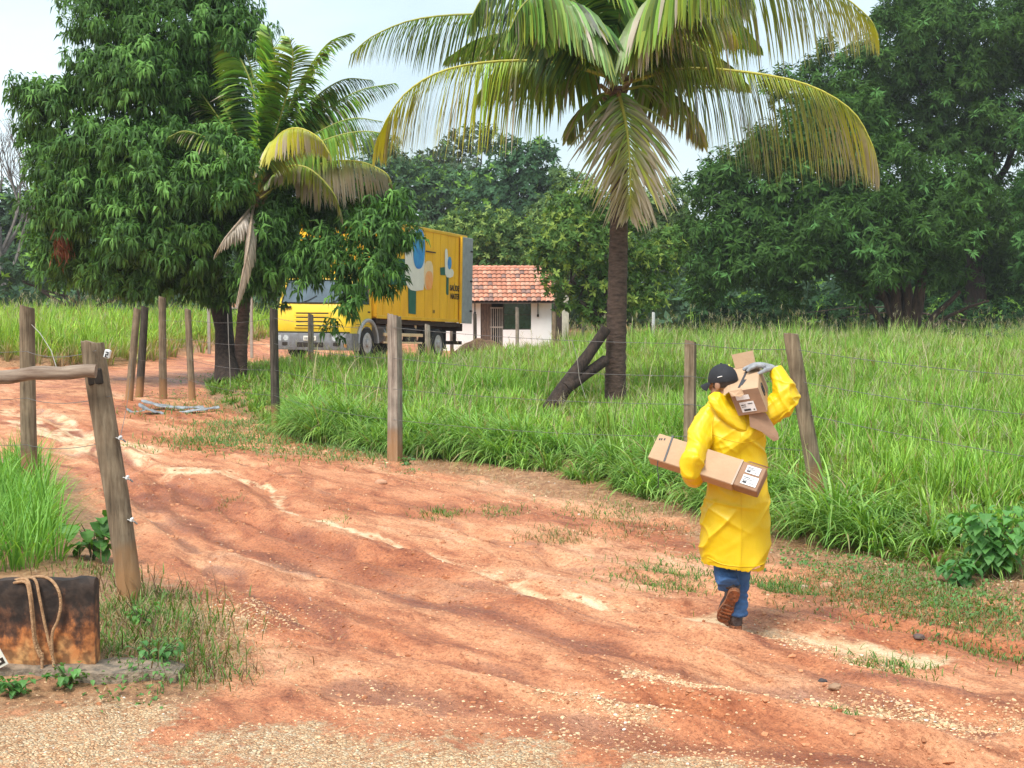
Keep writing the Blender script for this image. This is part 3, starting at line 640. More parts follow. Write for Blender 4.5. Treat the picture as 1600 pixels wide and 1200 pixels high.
# ------------------------------------------------------------------ tree crowns
def crown(lobes, leaf, wid, nleaf, dens, cola, colb, droop=.5, up=.35, seg=2, inner=.25, young=.12, flat=.85, ycol=(.16, .30, .05), shell=.22, jit=.35, below=-.6, core=0):
    """lobes: (centre xyz, radius). Rosettes of drooping leaves sit on the skin of every lobe."""
    A = Acc(); Cn = np.array([l[0] for l in lobes]); Rd = np.array([l[1] for l in lobes])
    P_ = []; D_ = []; T_ = []
    for c, r in zip(Cn, Rd):
        n = int(4 * math.pi * r * r * dens); d = norm(rng.normal(size=(n, 3))); d = d[d[:, 2] > below - rng.random(len(d)) * .4]; n = len(d)
        bump = 1 + .16 * np.sin(d[:, 0] * 7 + c[0]) * np.sin(d[:, 2] * 6 + c[2]) + rng.uniform(-shell, .08, n)
        p = c + d * (r * bump)[:, None] * np.array((1, 1, flat))
        # drop rosettes buried deep inside another lobe
        ds = np.linalg.norm((p[:, None] - Cn[None]) / np.array((1, 1, flat)), axis=2) / Rd[None]
        k = (ds.min(1) > .62) | (rng.random(n) < inner); P_.append(p[k]); D_.append(d[k]); T_.append(np.full(k.sum(), rng.uniform(.82, 1.18)))
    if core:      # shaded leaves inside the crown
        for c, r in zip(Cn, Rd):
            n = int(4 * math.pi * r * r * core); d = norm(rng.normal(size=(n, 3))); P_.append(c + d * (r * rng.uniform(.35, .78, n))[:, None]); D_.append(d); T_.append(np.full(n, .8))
    p = np.concatenate(P_); d = np.concatenate(D_); tl = np.concatenate(T_); n = len(p)
    p = p + rng.normal(0, leaf * jit, p.shape)
    ax = norm(d + np.array((0, 0, up)) + rng.normal(0, .35, (n, 3)))
    a = norm(np.cross(ax, np.array((.13, .21, 1.)))); b = np.cross(ax, a)
    N = n * nleaf; ph = np.tile(np.arange(nleaf) * 2 * math.pi / nleaf, n) + rng.normal(0, .35, N) + np.repeat(rng.uniform(0, 6.28, n), nleaf)
    AX = np.repeat(ax, nleaf, 0); rad = np.repeat(a, nleaf, 0) * np.cos(ph)[:, None] + np.repeat(b, nleaf, 0) * np.sin(ph)[:, None]
    el = rng.uniform(-.15, .9, N)[:, None]
    ld = norm(rad + AX * el + np.array((0, 0, -droop)) * rng.uniform(.4, 1.3, (N, 1)))
    side = norm(np.cross(ld, AX + .01) + rng.normal(0, .25, (N, 3))); L_ = (leaf * rng.uniform(.65, 1.15, N))[:, None]; W_ = L_ * wid
    o = np.repeat(p, nleaf, 0) + AX * rng.uniform(-.25, .25, (N, 1)) * leaf
    yg = np.repeat(rng.random(n) < young, nleaf)
    col = gcol(N, cola, colb, .15) * np.repeat(tl, nleaf)[:, None] * np.repeat(rng.uniform(.75, 1.25, n), nleaf)[:, None]; col[yg] = gcol(yg.sum(), ycol, tuple(x * 1.3 for x in ycol), .15)
    dn = np.array((0, 0, -1.))
    if seg == 2:
        m = o + ld * L_ * .5; t = o + norm(ld + dn * droop * .9) * L_ * .98
        V = np.stack([o, m - side * W_ * .5, m + side * W_ * .5, t], 1); nrm = np.cross(side, ld)
        V = np.stack([o, m - side * W_ * .5, m + nrm * W_ * .12, m + side * W_ * .5, t], 1)
        q = np.array([[0, 2, 1], [0, 3, 2], [1, 2, 4], [2, 3, 4]])
        A.add(V.reshape(-1, 3), ((np.arange(N) * 5)[:, None, None] + q[None]).reshape(-1, 3), np.repeat(col, 5, 0))
    else:
        m = o + ld * L_ * .45; t = o + ld * L_ + dn * L_ * droop * .25
        V = np.stack([o, m - side * W_ * .5, t, m + side * W_ * .5], 1)
        A.add(V.reshape(-1, 3), ((np.arange(N) * 4)[:, None] + np.arange(4)[None]).reshape(-1, 4), np.repeat(col, 4, 0))
    return A
def limbs(mb, base, tips, r0, n=8, wig=.12):
    base = Vector(base)
    for t, r in tips:
        t = Vector(t); m = 6; pts = []
        for k in range(m + 1):
            f = k / m; q = base.lerp(t, f); q.z += .12 * (t - base).length * math.sin(f * math.pi) * .6
            if 0 < k < m: q += Vector((random.uniform(-1, 1), random.uniform(-1, 1), random.uniform(-.4, .4))) * wig
            pts.append(q)
        mb.tube(pts, [r * (1 - .8 * k / m) for k in range(m + 1)], n)
def lob(lst, Y, sc_=1.0):
    return [(np.array(P(px, py, Y + dy)), r / (F / (Y + dy)) * sc_) for (px, py, r, dy) in lst]

# the near mango on the left, its long lower branch reaching in front of the truck
def near_mango():
    Y = 33.5
    x0, y0 = G(356, 607); t = empty('mango_tree', (x0, y0, h1(x0, y0)), label='big near mango tree with dark drooping leaves over the left of the road', cat='tree'); o = t.location
    lo = lob([(190, -60, 90, .5), (300, -40, 90, .3), (250, 50, 105, 0), (330, 45, 75, .4), (172, 38, 72, -.2), (140, 120, 75, -.5), (225, 140, 95, -.8), (320, 140, 80, .6), (52, 150, 40, -.3), (100, 165, 50, -.4),
              (45, 215, 33, 0), (95, 235, 60, -.6), (160, 240, 80, -.9), (250, 235, 85, -1.0), (340, 240, 62, -1.3), (275, 300, 75, -1.6), (95, 305, 52, -.2), (85, 360, 50, .2), (150, 330, 75, -.8),
              (215, 360, 78, -1.3), (300, 370, 72, -1.6), (110, 415, 48, .3), (175, 430, 58, -.4), (250, 440, 55, -1.0), (320, 440, 48, -.6), (395, 430, 48, -1.4), (400, 360, 60, .6), (450, 300, 62, .7), (520, 330, 56, .3), (480, 270, 45, .9), (300, 220, 90, 1.5), (220, 300, 90, 1.5), (340, 330, 80, 1.4), (380, 240, 60, 1.3),
              (455, 385, 48, -1.6), (520, 380, 50, -1.9), (585, 352, 42, -2.1), (610, 325, 28, -2.0), (600, 400, 30, -2.2), (552, 422, 28, -2.2), (500, 425, 26, -2.1), (575, 290, 32, -1.2), (566, 452, 20, -2.2), (428, 400, 30, -1.8), (620, 370, 22, -2.3), (545, 478, 18, -2.3), (595, 440, 24, -2.3), (470, 405, 32, -1.9), (530, 500, 12, -2.3), (625, 350, 24, -2.3), (575, 410, 34, -2.4), (610, 375, 26, -2.4), (400, 350, 36, -2.0), (440, 335, 36, -1.9), (405, 400, 34, -2.1), (352, 300, 38, -2.4), (370, 260, 28, -2.0), (320, 270, 40, -2.2)], Y)
    lo = [(c - np.array(o) + rng.normal(0, .12, 3), r * rng.uniform(.76, .95)) for c, r in lo]
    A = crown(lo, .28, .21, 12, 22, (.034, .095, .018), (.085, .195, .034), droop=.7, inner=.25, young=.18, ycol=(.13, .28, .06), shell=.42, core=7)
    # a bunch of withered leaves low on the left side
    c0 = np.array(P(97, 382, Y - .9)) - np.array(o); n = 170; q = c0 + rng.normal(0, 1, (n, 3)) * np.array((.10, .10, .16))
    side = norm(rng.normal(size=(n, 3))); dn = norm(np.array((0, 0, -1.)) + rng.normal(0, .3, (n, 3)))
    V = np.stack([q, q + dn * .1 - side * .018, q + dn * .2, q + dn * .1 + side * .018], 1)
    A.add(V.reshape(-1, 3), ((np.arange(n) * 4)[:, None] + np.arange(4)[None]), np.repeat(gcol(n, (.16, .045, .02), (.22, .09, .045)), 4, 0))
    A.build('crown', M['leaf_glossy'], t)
    mb = MB(); b = Vector((0, 0, -.1)); fork = Vector(P(345, 480, Y)) - o
    mb.tube([b, b.lerp(fork, .3) + Vector((.0, 0, .0)), b.lerp(fork, .7) + Vector((.03, 0, 0)), fork], [.30, .235, .20, .23], 14, jag=.1)
    T = lambda px, py, dy=0: Vector(P(px, py, Y + dy)) - o
    limbs(mb, fork, [(T(300, 380), .16), (T(250, 200, -.3), .17), (T(150, 330), .12), (T(120, 220), .11), (T(330, 120, .4), .15), (T(520, 380, -1.8), .11), (T(590, 350, -2), .07), (T(200, 60), .12), (T(450, 330, .5), .10), (T(180, 420), .09)], .2)
    mb.build('trunk', M['bark'], t, smooth=60)
near_mango()

# the far trees: (name, label, base px, Y, lobes, leaf options)
def tree(name, label, px, Y, lobes, leaf=.34, wid=.3, nl=8, dens=6, cola=(.030, .085, .020), colb=(.058, .135, .032), r=.35, bark='bark', group=None, subl=0, seg=1, tipn=6, z=None, base=.9, **k):
    x0 = (px - 800) / F * Y; t = empty(name, (x0, Y, h1(x0, Y) if z is None else z), label=label, cat='tree', group=group); o = np.array(t.location)
    lo = [(c - o, rr) for c, rr in lob(lobes, Y)]
    if subl:   # break every lobe into smaller leafy heads on its skin
        ex = []
        for c, rr in lo:
            n = int(subl * rr * rr); d = norm(rng.normal(size=(n, 3))); d = d[d[:, 2] > -.5]; d = d[(d[:, 1] < .55)]
            for v in d: ex.append((c + v * rr * rng.uniform(.86, 1.0) * np.array((1, 1, .85)), rng.uniform(.55, 1.0) * max(.45, rr * .27)))
        lo = [(c, rr * base) for c, rr in lo] + ex
    A = crown(lo, leaf, wid, nl, dens, cola, colb, seg=seg, **k)
    A.build('crown', M['leaf_far'], t)
    mb = MB(); top = Vector(np.mean([c for c, _ in lo], 0)); top.x *= .3; hgt = top.z
    mb.tube([(0, 0, -.3), (.1, 0, hgt * .2), (-.05, 0, hgt * .4)], [r * 1.25, r, r * .8], 10, jag=.12)
    big = sorted([(c, rr) for c, rr in lo], key=lambda q: -q[1])[:tipn]
    limbs(mb, (-.05, 0, hgt * .3), [(Vector(c) * .92, r * .55) for c, _ in big], r, wig=.25)
    mb.build('trunk', M[bark], t, smooth=60)
    return t
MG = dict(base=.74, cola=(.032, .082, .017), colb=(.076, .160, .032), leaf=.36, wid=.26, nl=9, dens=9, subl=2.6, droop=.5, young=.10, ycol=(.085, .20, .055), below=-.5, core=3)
def great_mango():
    t = tree('mango_tree', 'huge rounded dark mango tree behind the field, reddish stems visible under its canopy', 1410, 63,
         [(1205, 245, 62, 0), (1275, 205, 70, .5), (1120, 285, 50, 0), (1340, 190, 60, .5), (1230, 290, 110, 0), (1150, 330, 85, 0), (1300, 260, 100, .5), (1130, 410, 75, 0), (1215, 400, 90, -1), (1290, 370, 95, -1.5), (1370, 390, 95, -2), (1440, 360, 90, -1.5), (1390, 300, 90, -.5), (1470, 420, 45, -1.5), (1480, 290, 70, 0), (1100, 460, 35, 0), (1230, 460, 35, -1), (1340, 450, 34, -2)],
         r=.5, bark='bark_red', **MG)
    # the stems showing in the dark below the canopy
    mb = MB(); o = t.location; T = lambda px, py, dy=0: Vector(P(px, py, 62 + dy)) - o
    for a, b, r in (((1385, 520), (1330, 440), .16), ((1405, 520), (1390, 420), .26), ((1425, 520), (1450, 420), .30), ((1440, 520), (1500, 455), .14), ((1415, 520), (1425, 400), .2), ((1450, 515), (1545, 470), .09), ((1400, 520), (1365, 430), .14)):
        p, q = T(*a), T(*b); mb.tube([p, p.lerp(q, .35) + Vector((0, 0, .15)), p.lerp(q, .7) + Vector((random.uniform(-.2, .2), 0, .1)), q], [r, r * .85, r * .7, r * .5], 10, jag=.1)
    mb.build('stem', M['bark_red'], t, smooth=60)
great_mango()
tree('mango_tree', 'tall dark mango tree rising to the frame top behind the rounded one', 1520, 74,
     [(1430, 90, 110, 0), (1530, 80, 110, 0), (1330, 130, 75, 0), (1270, 150, 50, 0), (1440, 200, 110, 1), (1560, 200, 110, 0), (1340, 210, 80, 1), (1620, 100, 90, 1), (1430, 30, 60, 0), (1550, 330, 100, 0), (1590, 440, 80, 1), (1500, 420, 80, 2), (1480, 0, 60, 0), (1210, 130, 30, 0), (1560, 500, 60, 3), (1640, 500, 60, 2)], r=.5, **MG)
tree('mango_tree', 'leafy mango tree cut by the right edge of the photo, paler hanging foliage', 1668, 60,
     [(1640, 300, 75, 0), (1650, 200, 70, 0), (1635, 390, 60, 0), (1690, 300, 90, 0), (1660, 450, 45, 0)], r=.35, **{**MG, 'cola': (.035, .10, .028), 'colb': (.07, .16, .045), 'young': .12})
# dark understorey closing the gap below the crowns
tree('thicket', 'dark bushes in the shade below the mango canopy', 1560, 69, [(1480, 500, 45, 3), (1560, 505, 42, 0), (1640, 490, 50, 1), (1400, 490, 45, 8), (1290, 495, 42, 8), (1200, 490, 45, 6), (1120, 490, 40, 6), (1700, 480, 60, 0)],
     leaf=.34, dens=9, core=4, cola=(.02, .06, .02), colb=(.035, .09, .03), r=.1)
tree('bush', 'low grey green shrub at the right end of the field', 1565, 52, [(1520, 535, 22, 0), (1560, 530, 26, 0), (1605, 535, 28, 0), (1640, 530, 26, 0), (1480, 520, 15, 3)], leaf=.16, dens=16, cola=(.05, .10, .04), colb=(.10, .17, .07), r=.05)
# middle trees
BU = dict(core=3, leaf=.22, wid=.42, nl=8, dens=16, subl=2.2, droop=.15, young=.25)
tree('bushy_tree', 'round light green tree covering the right end of the tiled gatehouse roof', 935, 54,
     [(905, 380, 60, 0), (870, 400, 42, -.5), (950, 400, 60, .5), (1010, 420, 50, 1), (900, 330, 45, .5), (960, 340, 45, 1), (935, 450, 40, 0), (990, 470, 35, .5), (865, 440, 25, -1), (1040, 390, 35, 2), (890, 470, 25, 0), (925, 490, 25, 0)],
     cola=(.055, .125, .028), colb=(.11, .20, .045), ycol=(.22, .30, .06), r=.2, **BU)
tree('leafy_tree', 'yellow green tree right behind the truck and the tiled roof', 740, 70,
     [(700, 385, 50, 0), (750, 380, 50, 0), (800, 385, 50, 0), (655, 390, 45, 0), (845, 370, 45, 1), (730, 350, 32, 0), (780, 352, 32, 0), (690, 420, 50, 0), (770, 420, 60, 0), (840, 420, 50, 0), (620, 380, 40, 0), (590, 400, 40, 0)],
     cola=(.065, .135, .038), colb=(.12, .21, .06), ycol=(.24, .33, .09), r=.25, **BU)
tree('leafy_tree', 'slim light tree whose top peeks left of the palm trunk', 880, 76, [(870, 330, 40, 0), (900, 300, 35, 0), (850, 360, 40, 0), (920, 340, 35, 0), (885, 280, 22, 0), (1000, 330, 40, 2), (1050, 320, 45, 2), (1040, 370, 45, 2)], cola=(.075, .14, .05), colb=(.13, .21, .08), ycol=(.22, .31, .10), r=.2, **BU)
FT = dict(core=1.5, leaf=.42, wid=.45, nl=8, dens=5, subl=1.0, droop=.15, young=.1)
tree('forest_tree', 'hazy dark tree with a layered top on the skyline left of the palm', 830, 105, [(830, 262, 45, 0), (800, 240, 30, 0), (845, 232, 20, 0), (780, 285, 40, 0), (860, 300, 35, 0), (820, 315, 55, 0), (770, 330, 55, 0)], cola=(.045, .11, .05), colb=(.075, .155, .07), r=.3, **FT)
tree('forest_tree', 'sparse grey green tree on the skyline above the truck', 740, 120, [(740, 225, 30, 0), (700, 235, 32, 0), (770, 222, 22, 0), (720, 270, 45, 0), (670, 270, 45, 0), (755, 205, 14, 0)], cola=(.065, .11, .06), colb=(.10, .15, .085), r=.3, **{**FT, 'dens': 2.0})
tree('forest_tree', 'dark round tree behind the drooping palm frond above the truck', 650, 112, [(640, 290, 50, 0), (600, 270, 45, 0), (690, 300, 50, 0), (560, 300, 55, 0), (640, 340, 55, 0), (520, 320, 55, 0), (600, 350, 55, 0), (700, 345, 50, 0), (590, 235, 30, 0), (740, 310, 50, 0)], cola=(.05, .115, .05), colb=(.085, .16, .07), r=.3, **FT)
tree('forest_tree', 'distant bluish tree row seen through the gap left of the mango', 60, 95, [(30, 330, 45, 0), (80, 340, 45, 0), (-20, 320, 55, 0), (20, 390, 55, 0), (80, 400, 55, 0), (130, 410, 50, 0), (-40, 400, 60, 0), (150, 370, 45, 0), (200, 420, 50, 0), (260, 430, 50, 0), (320, 440, 45, 0)], cola=(.05, .10, .05), colb=(.08, .145, .075), r=.3, **FT)
tree('forest_tree', 'dark scrub tree at the back of the left bank under the mango', 130, 72, [(60, 420, 32, 0), (110, 425, 30, 0), (0, 425, 34, 0), (-50, 420, 36, 0), (170, 440, 28, 0), (240, 445, 28, 0), (300, 450, 26, 0), (400, 440, 40, 0), (450, 420, 45, 0)], cola=(.045, .09, .045), colb=(.07, .13, .06), r=.15, **{**FT, 'leaf': .35, 'dens': 5})
def bare_tree():
    Y = 80; x0 = (10 - 800) / F * Y; t = MB(); b = Vector((x0, Y, h1(x0, Y)))
    random.seed(3)
    def br(p, d, l, r, k):
        q = p + d * l; t.tube([p, p.lerp(q, .5) + Vector((random.uniform(-.1, .1), 0, random.uniform(-.1, .1))) * l * .5, q], [r, r * .8, r * .6], 5)
        if k:
            for _ in range(3):
                e = (d + Vector((random.uniform(-.8, .8), random.uniform(-.5, .5), random.uniform(-.2, .5)))).normalized(); br(q.lerp(p, random.random() * .4), e, l * random.uniform(.55, .8), r * .55, k - 1)
    br(b, Vector((-.05, 0, 1)), 5, .2, 5); br(b + Vector((0, 0, 2)), Vector((.4, 0, 1)).normalized(), 3, .12, 4)
    t.build('bare_tree', M['bark_grey'], label='leafless grey tree with thin twigs at the far left edge', cat='tree')
bare_tree()
def forest_band():
    A = Acc(); lo = []
    for k in range(150):
        a = rng.uniform(-.62, .62); Y = rng.uniform(125, 160); x = math.tan(a) * Y; h = rng.uniform(4.5, 7.5)
        for q in range(4): lo.append((np.array((x + rng.normal(0, 1.6), Y + rng.normal(0, 1.6), h * rng.uniform(.35, 1.0) + 1.0)), rng.uniform(1.5, 3.0)))
    for k in range(260):
        Y = rng.uniform(76, 100); x = rng.uniform(-.45, .45) * Y; lo.append((np.array((x, Y, rng.uniform(.2, 1.6))), rng.uniform(.8, 1.7)))
    A = crown(lo, .6, .5, 6, 1.7, (.045, .095, .05), (.075, .14, .075), seg=1, droop=.2)
    A.build('distant_forest', M['leaf_far'], label='far off wood along the horizon behind the field', cat='forest', kind='stuff')
forest_band()

# ------------------------------------------------------------------ coconut palms
def catmull(pts, n):
    pts = [np.array(p, float) for p in pts]; Q = [2 * pts[0] - pts[1]] + pts + [2 * pts[-1] - pts[-2]]; m = len(pts) - 1; out = []
    for t in np.linspace(0, m - 1e-6, n):
        i = int(t); f = t - i; a, b, c, d = Q[i:i + 4]
        out.append(.5 * ((2 * b) + (c - a) * f + (2 * a - 5 * b + 4 * c - d) * f * f + (3 * b - a - 3 * c + d) * f ** 3))
    return np.array(out)
GRN, GRN2, YEL, DED, ORG = map(np.array, ((.085, .22, .045), (.18, .36, .06), (.58, .54, .05), (.50, .42, .34), (.45, .24, .03)))
def frond(parent, pts, ll=1.0, droop=1.0, yellow=0.0, dead=0.0, jit=.09, n=78, wid=.034, stiff=.55, base=None, bare=.14, spread=1.0, label=None, r0=.028, bright=1.0, thin=1.0, alldead=False, rag=.12):
    c = catmull(pts, 61); seg = np.linalg.norm(np.diff(c, axis=0), axis=1); cum = np.concatenate([[0], np.cumsum(seg)]); cum /= cum[-1]
    n = int(n * 1.6); t = np.tile(np.linspace(bare, .995, n), 2); side = np.repeat([1., -1.], n); t = np.clip(t + rng.normal(0, .003, 2 * n), 0, 1)
    k = rng.random(2 * n) < thin; t, side = t[k], side[k]; N = len(t)
    p = np.stack([np.interp(t, cum, c[:, i]) for i in range(3)], 1); tg = np.gradient(c, axis=0)
    T = norm(np.stack([np.interp(t, cum, tg[:, i]) for i in range(3)], 1))
    up = np.array((0, 0, 1.)); S = np.cross(T, up); l = np.linalg.norm(S, axis=1, keepdims=True)
    ref = norm(np.cross(tg[8], up)[None])[0]; S = norm(np.where(l < .25, S + ref * .35, S)); S[(S @ ref) < 0] *= -1
    u = np.cross(S, T)
    d = norm(S * side[:, None] * spread + T * (.38 + .75 * t[:, None] ** 2) + u * (.22 - .2 * droop) + rng.normal(0, jit, (N, 3)))
    L_ = ll * (np.sin(np.clip((t - bare) / (1 - bare), 0, 1) ** .7 * math.pi * .86 + .30) ** .8) * rng.uniform(.97 - rag, 1.08, N)
    sg = 4; V = np.empty((N, (sg + 1) * 2, 3)); Cc = np.empty_like(V); pos = p.copy(); W_ = wid * rng.uniform(.8, 1.15, N)
    yv = np.clip(yellow * (t * 1.5 - .1) + rng.normal(0, .12, N) + yellow * .15, 0, 1); dv = rng.random(N) < dead * (.4 + t)
    gb = GRN * (1 - rng.random((N, 1))) + GRN2 * rng.random((N, 1)); gb = gb * bright
    for q in range(sg + 1):
        f = q / sg
        if q:
            g = droop * (.35 + 1.5 * f) * (1 - stiff * .3); dd = norm(d + np.array((0, 0, -1.)) * g); pos = pos + dd * (L_ / sg)[:, None]
        tt = norm(np.cross(d, u) + 1e-4) if q == 0 else norm(np.cross(dd, u * .6 + T * .8) + 1e-4)
        w_ = (W_ * (.35, .9, 1.0, .75, .08)[q])[:, None]
        V[:, 2 * q] = pos - tt * w_; V[:, 2 * q + 1] = pos + tt * w_
        y2 = np.clip(yv * (.6 + .9 * f), 0, 1)[:, None]; col = gb * (1 - y2) + YEL * y2
        e = np.clip((dv * (1.6 * f + .1)) + (dead * 1.1 * max(0, f - .55)), 0, 1)[:, None]
        if alldead: e = np.ones((N, 1))
        col = col * (1 - e) + DED * e * (np.ones(3) if not alldead else rng.uniform(.6, 1.1, (N, 1)))
        Cc[:, 2 * q] = col; Cc[:, 2 * q + 1] = col
    fq = np.array([[2 * k, 2 * k + 1, 2 * k + 3, 2 * k + 2] for k in range(sg)])[None] + (np.arange(N) * (sg + 1) * 2)[:, None, None]
    A = Acc(); A.add(V.reshape(-1, 3), fq.reshape(-1, 4), Cc.reshape(-1, 3))
    o = A.build('frond', M['palm_leaf'], parent)
    rc = (np.array((.25, .28, .06)) * (1 - yellow) + np.array((.50, .46, .07)) * yellow) if not alldead else np.array((.35, .26, .18))
    MB().tube([tuple(q) for q in c[::3]], [r0 * (1 - .86 * (i / 20)) + .004 for i in range(21)], 6).build('rib', M['frond_rib'], o, smooth=True, col=rc)
    if label: tag(o, label)
    return o
def palm(name, label, bx, by, Y0, crownpx, r0, r1, fronds, trunkpts=(), fibre=True):
    x0, y0 = G(bx, by); Y0 = Y0 or y0; x0 = (bx - 800) / F * Y0; z0 = h1(x0, Y0)
    t = empty(name, (x0, Y0, z0), label=label, cat='palm tree'); o = np.array(t.location); cr_ = np.array(P(*crownpx, Y0)) - o
    pts = [np.array((0, 0, -.15))] + [np.array(P(a, b, Y0)) - o for a, b in trunkpts] + [cr_]
    c = catmull(pts, 60); mb = MB(); rr = [(r0 * (1 - k / 59) + r1 * k / 59) * (1.25 - .25 * min(1, k / 4)) * (1.0 + (.035 if k % 2 else -.03)) for k in range(60)]
    mb.tube([tuple(q) for q in c], rr, 16, jag=.05); mb.build('trunk', M['palm_trunk'], t, smooth=70)
    if fibre:   # old leaf bases and fibre round the heart of the crown
        m2 = MB()
        for k in range(16):
            a = k * 2.4; e = .2 + .5 * random.random(); d = Vector((math.cos(a) * .9, math.sin(a) * .9, e)); b = Vector(cr_) + Vector((0, 0, -.35 + .05 * k)) + d * .06
            m2.tube([b, b + d * .14, b + d * .26 + Vector((0, 0, .05))], [.055, .045, .03], 7)
        m2.build('leaf_base', M['palm_base'], t, smooth=60)
    for fr in fronds:
        path, kw = fr; pts = [np.array(P(a, b, Y0 + dy)) - o for a, b, dy in path]
        frond(t, pts, **kw)
    return t
M['palm_trunk'] = plain('palm_bark', (.125, .078, .058), .95, var=.4, scale=7, bump=1, bscale=16, stretch=(1, 1, 3), c2=(.04, .024, .018))
M['palm_base'] = plain('palm_fibre', (.26, .17, .07), .9, var=.4, scale=12, bump=.6)
Yp = 25.4
big = [
 # sweeping right, hanging leaflets, yellow and brown at the tip
 ([(972, 132, 0), (1060, 108, -.2), (1160, 112, -.4), (1260, 132, -.5), (1330, 172, -.5), (1362, 225, -.5), (1372, 262, -.5)], dict(ll=1.9, droop=1.9, yellow=.9, dead=.38, n=96)),
 # sweeping left
 ([(955, 122, 0), (880, 100, -.2), (790, 95, -.4), (700, 108, -.6), (640, 140, -.6), (605, 185, -.6), (590, 225, -.5)], dict(ll=1.75, droop=1.8, yellow=.8, dead=.22, n=96)),
 # the old frond hanging in front of the trunk
 ([(965, 140, 0), (972, 165, -.45), (980, 205, -.75), (984, 255, -.85), (985, 300, -.8), (983, 335, -.7)], dict(ll=1.35, droop=.75, yellow=.7, dead=.85, n=80, spread=1.15, stiff=.2, bare=.04, wid=.021, rag=.5, jit=.24)),
 # upper left, long
 ([(952, 110, 0), (900, 55, .2), (830, 28, .4), (740, 22, .5), (650, 30, .6), (585, 55, .6), (548, 85, .6)], dict(ll=1.25, droop=1.6, yellow=.3, dead=.08, n=92)),
 # arching over to the right with brown leaflets, toward the camera
 ([(972, 120, -.1), (985, 60, -.5), (1020, 10, -.8), (1070, -5, -1.0), (1120, 15, -1.1), (1150, 55, -1.1)], dict(ll=1.3, droop=1.7, yellow=.55, dead=.55, n=86)),
 # far right top
 ([(970, 110, .1), (1030, 40, .2), (1110, -25, .3), (1210, -40, .3), (1300, -15, .3), (1355, 25, .3), (1372, 55, .3)], dict(ll=1.8, droop=1.8, yellow=.7, dead=.12, n=94)),
 # straight up ones, hanging leaflets fill the top
 ([(960, 100, 0), (945, 20, .1), (925, -60, -.2), (890, -110, -.6), (860, -100, -1.0)], dict(ll=1.4, droop=1.4, yellow=.1, dead=.05, n=84)),
 ([(962, 100, .2), (975, 0, .6), (1010, -80, 1.0), (1080, -120, 1.4), (1150, -110, 1.8)], dict(ll=1.4, droop=1.5, yellow=.15, dead=.05, n=84)),
 ([(952, 110, -.1), (915, 30, -.6), (870, -25, -1.0), (815, -35, -1.3), (760, -10, -1.5), (735, 30, -1.6)], dict(ll=1.4, droop=1.6, yellow=.15, dead=.05, n=84, bright=.9)),
 ([(950, 115, .2), (890, 65, .9), (820, 50, 1.5), (750, 60, 2.0), (700, 90, 2.3)], dict(ll=1.0, droop=1.1, yellow=.1, dead=.1, n=72, bright=.85)),
 ([(955, 110, -.2), (935, 60, -.7), (905, 10, -1.2), (880, 0, -1.7), (862, 30, -2.1), (850, 75, -2.3)], dict(ll=.95, droop=1.0, yellow=.05, dead=.03, n=70, bright=.85)),
 ([(975, 130, .3), (1030, 95, .9), (1080, 80, 1.4), (1130, 95, 1.9), (1165, 130, 2.2)], dict(ll=1.0, droop=1.2, yellow=.2, dead=.2, n=70, bright=.9)),
 ([(975, 140, .2), (1015, 135, .5), (1055, 150, .8), (1085, 185, 1.0), (1100, 225, 1.1)], dict(ll=.8, droop=1.1, yellow=.6, dead=.4, n=56, thin=.75)),
 ([(955, 145, .2), (935, 150, .6), (905, 175, .9), (885, 215, 1.1)], dict(ll=.7, droop=1.1, yellow=.35, dead=.3, n=46, thin=.7)),
 ([(955, 108, -.3), (925, 45, -1.0), (890, 0, -1.6), (850, -15, -2.1), (815, 10, -2.4), (795, 50, -2.5)], dict(ll=1.3, droop=1.6, yellow=.05, dead=.04, n=80, bright=.8)),
 ([(965, 100, .1), (950, 30, .5), (930, -30, .9), (895, -60, 1.4), (850, -50, 1.8)], dict(ll=1.4, droop=1.5, yellow=.05, dead=.02, n=80, bright=.8)),
 ([(968, 105, -.2), (990, 40, -.7), (1025, -15, -1.2), (1075, -45, -1.7), (1130, -40, -2.1), (1175, -5, -2.3)], dict(ll=1.4, droop=1.6, yellow=.25, dead=.12, n=84)),
 ([(972, 112, .2), (1000, 50, .8), (1045, 10, 1.3), (1100, 5, 1.8), (1150, 30, 2.2), (1185, 70, 2.4)], dict(ll=1.2, droop=1.5, yellow=.1, dead=.08, n=80, bright=.85)),
 ([(950, 120, .1), (915, 95, .5), (870, 80, .9), (820, 85, 1.3), (775, 110, 1.6), (745, 150, 1.7)], dict(ll=1.2, droop=1.5, yellow=.25, dead=.12, n=80, bright=.9)),
 ([(962, 95, -.1), (968, 30, -.3), (972, -40, -.4), (965, -110, -.4)], dict(ll=1.1, droop=.8, yellow=.05, dead=.0, n=80)),
 ([(975, 118, -.1), (1010, 70, -.1), (1050, 55, -.2), (1095, 75, -.3), (1125, 115, -.3)], dict(ll=.8, droop=1.2, yellow=.25, dead=.25, n=60, bright=.9)),
]
PT = palm('coconut_palm', 'tall coconut palm with yellowing fronds, standing in the grass behind the fence', 961, 640, Yp, (964, 135), .185, .125, big, [(962, 560), (966, 400), (968, 250)])
Yq = 32.6
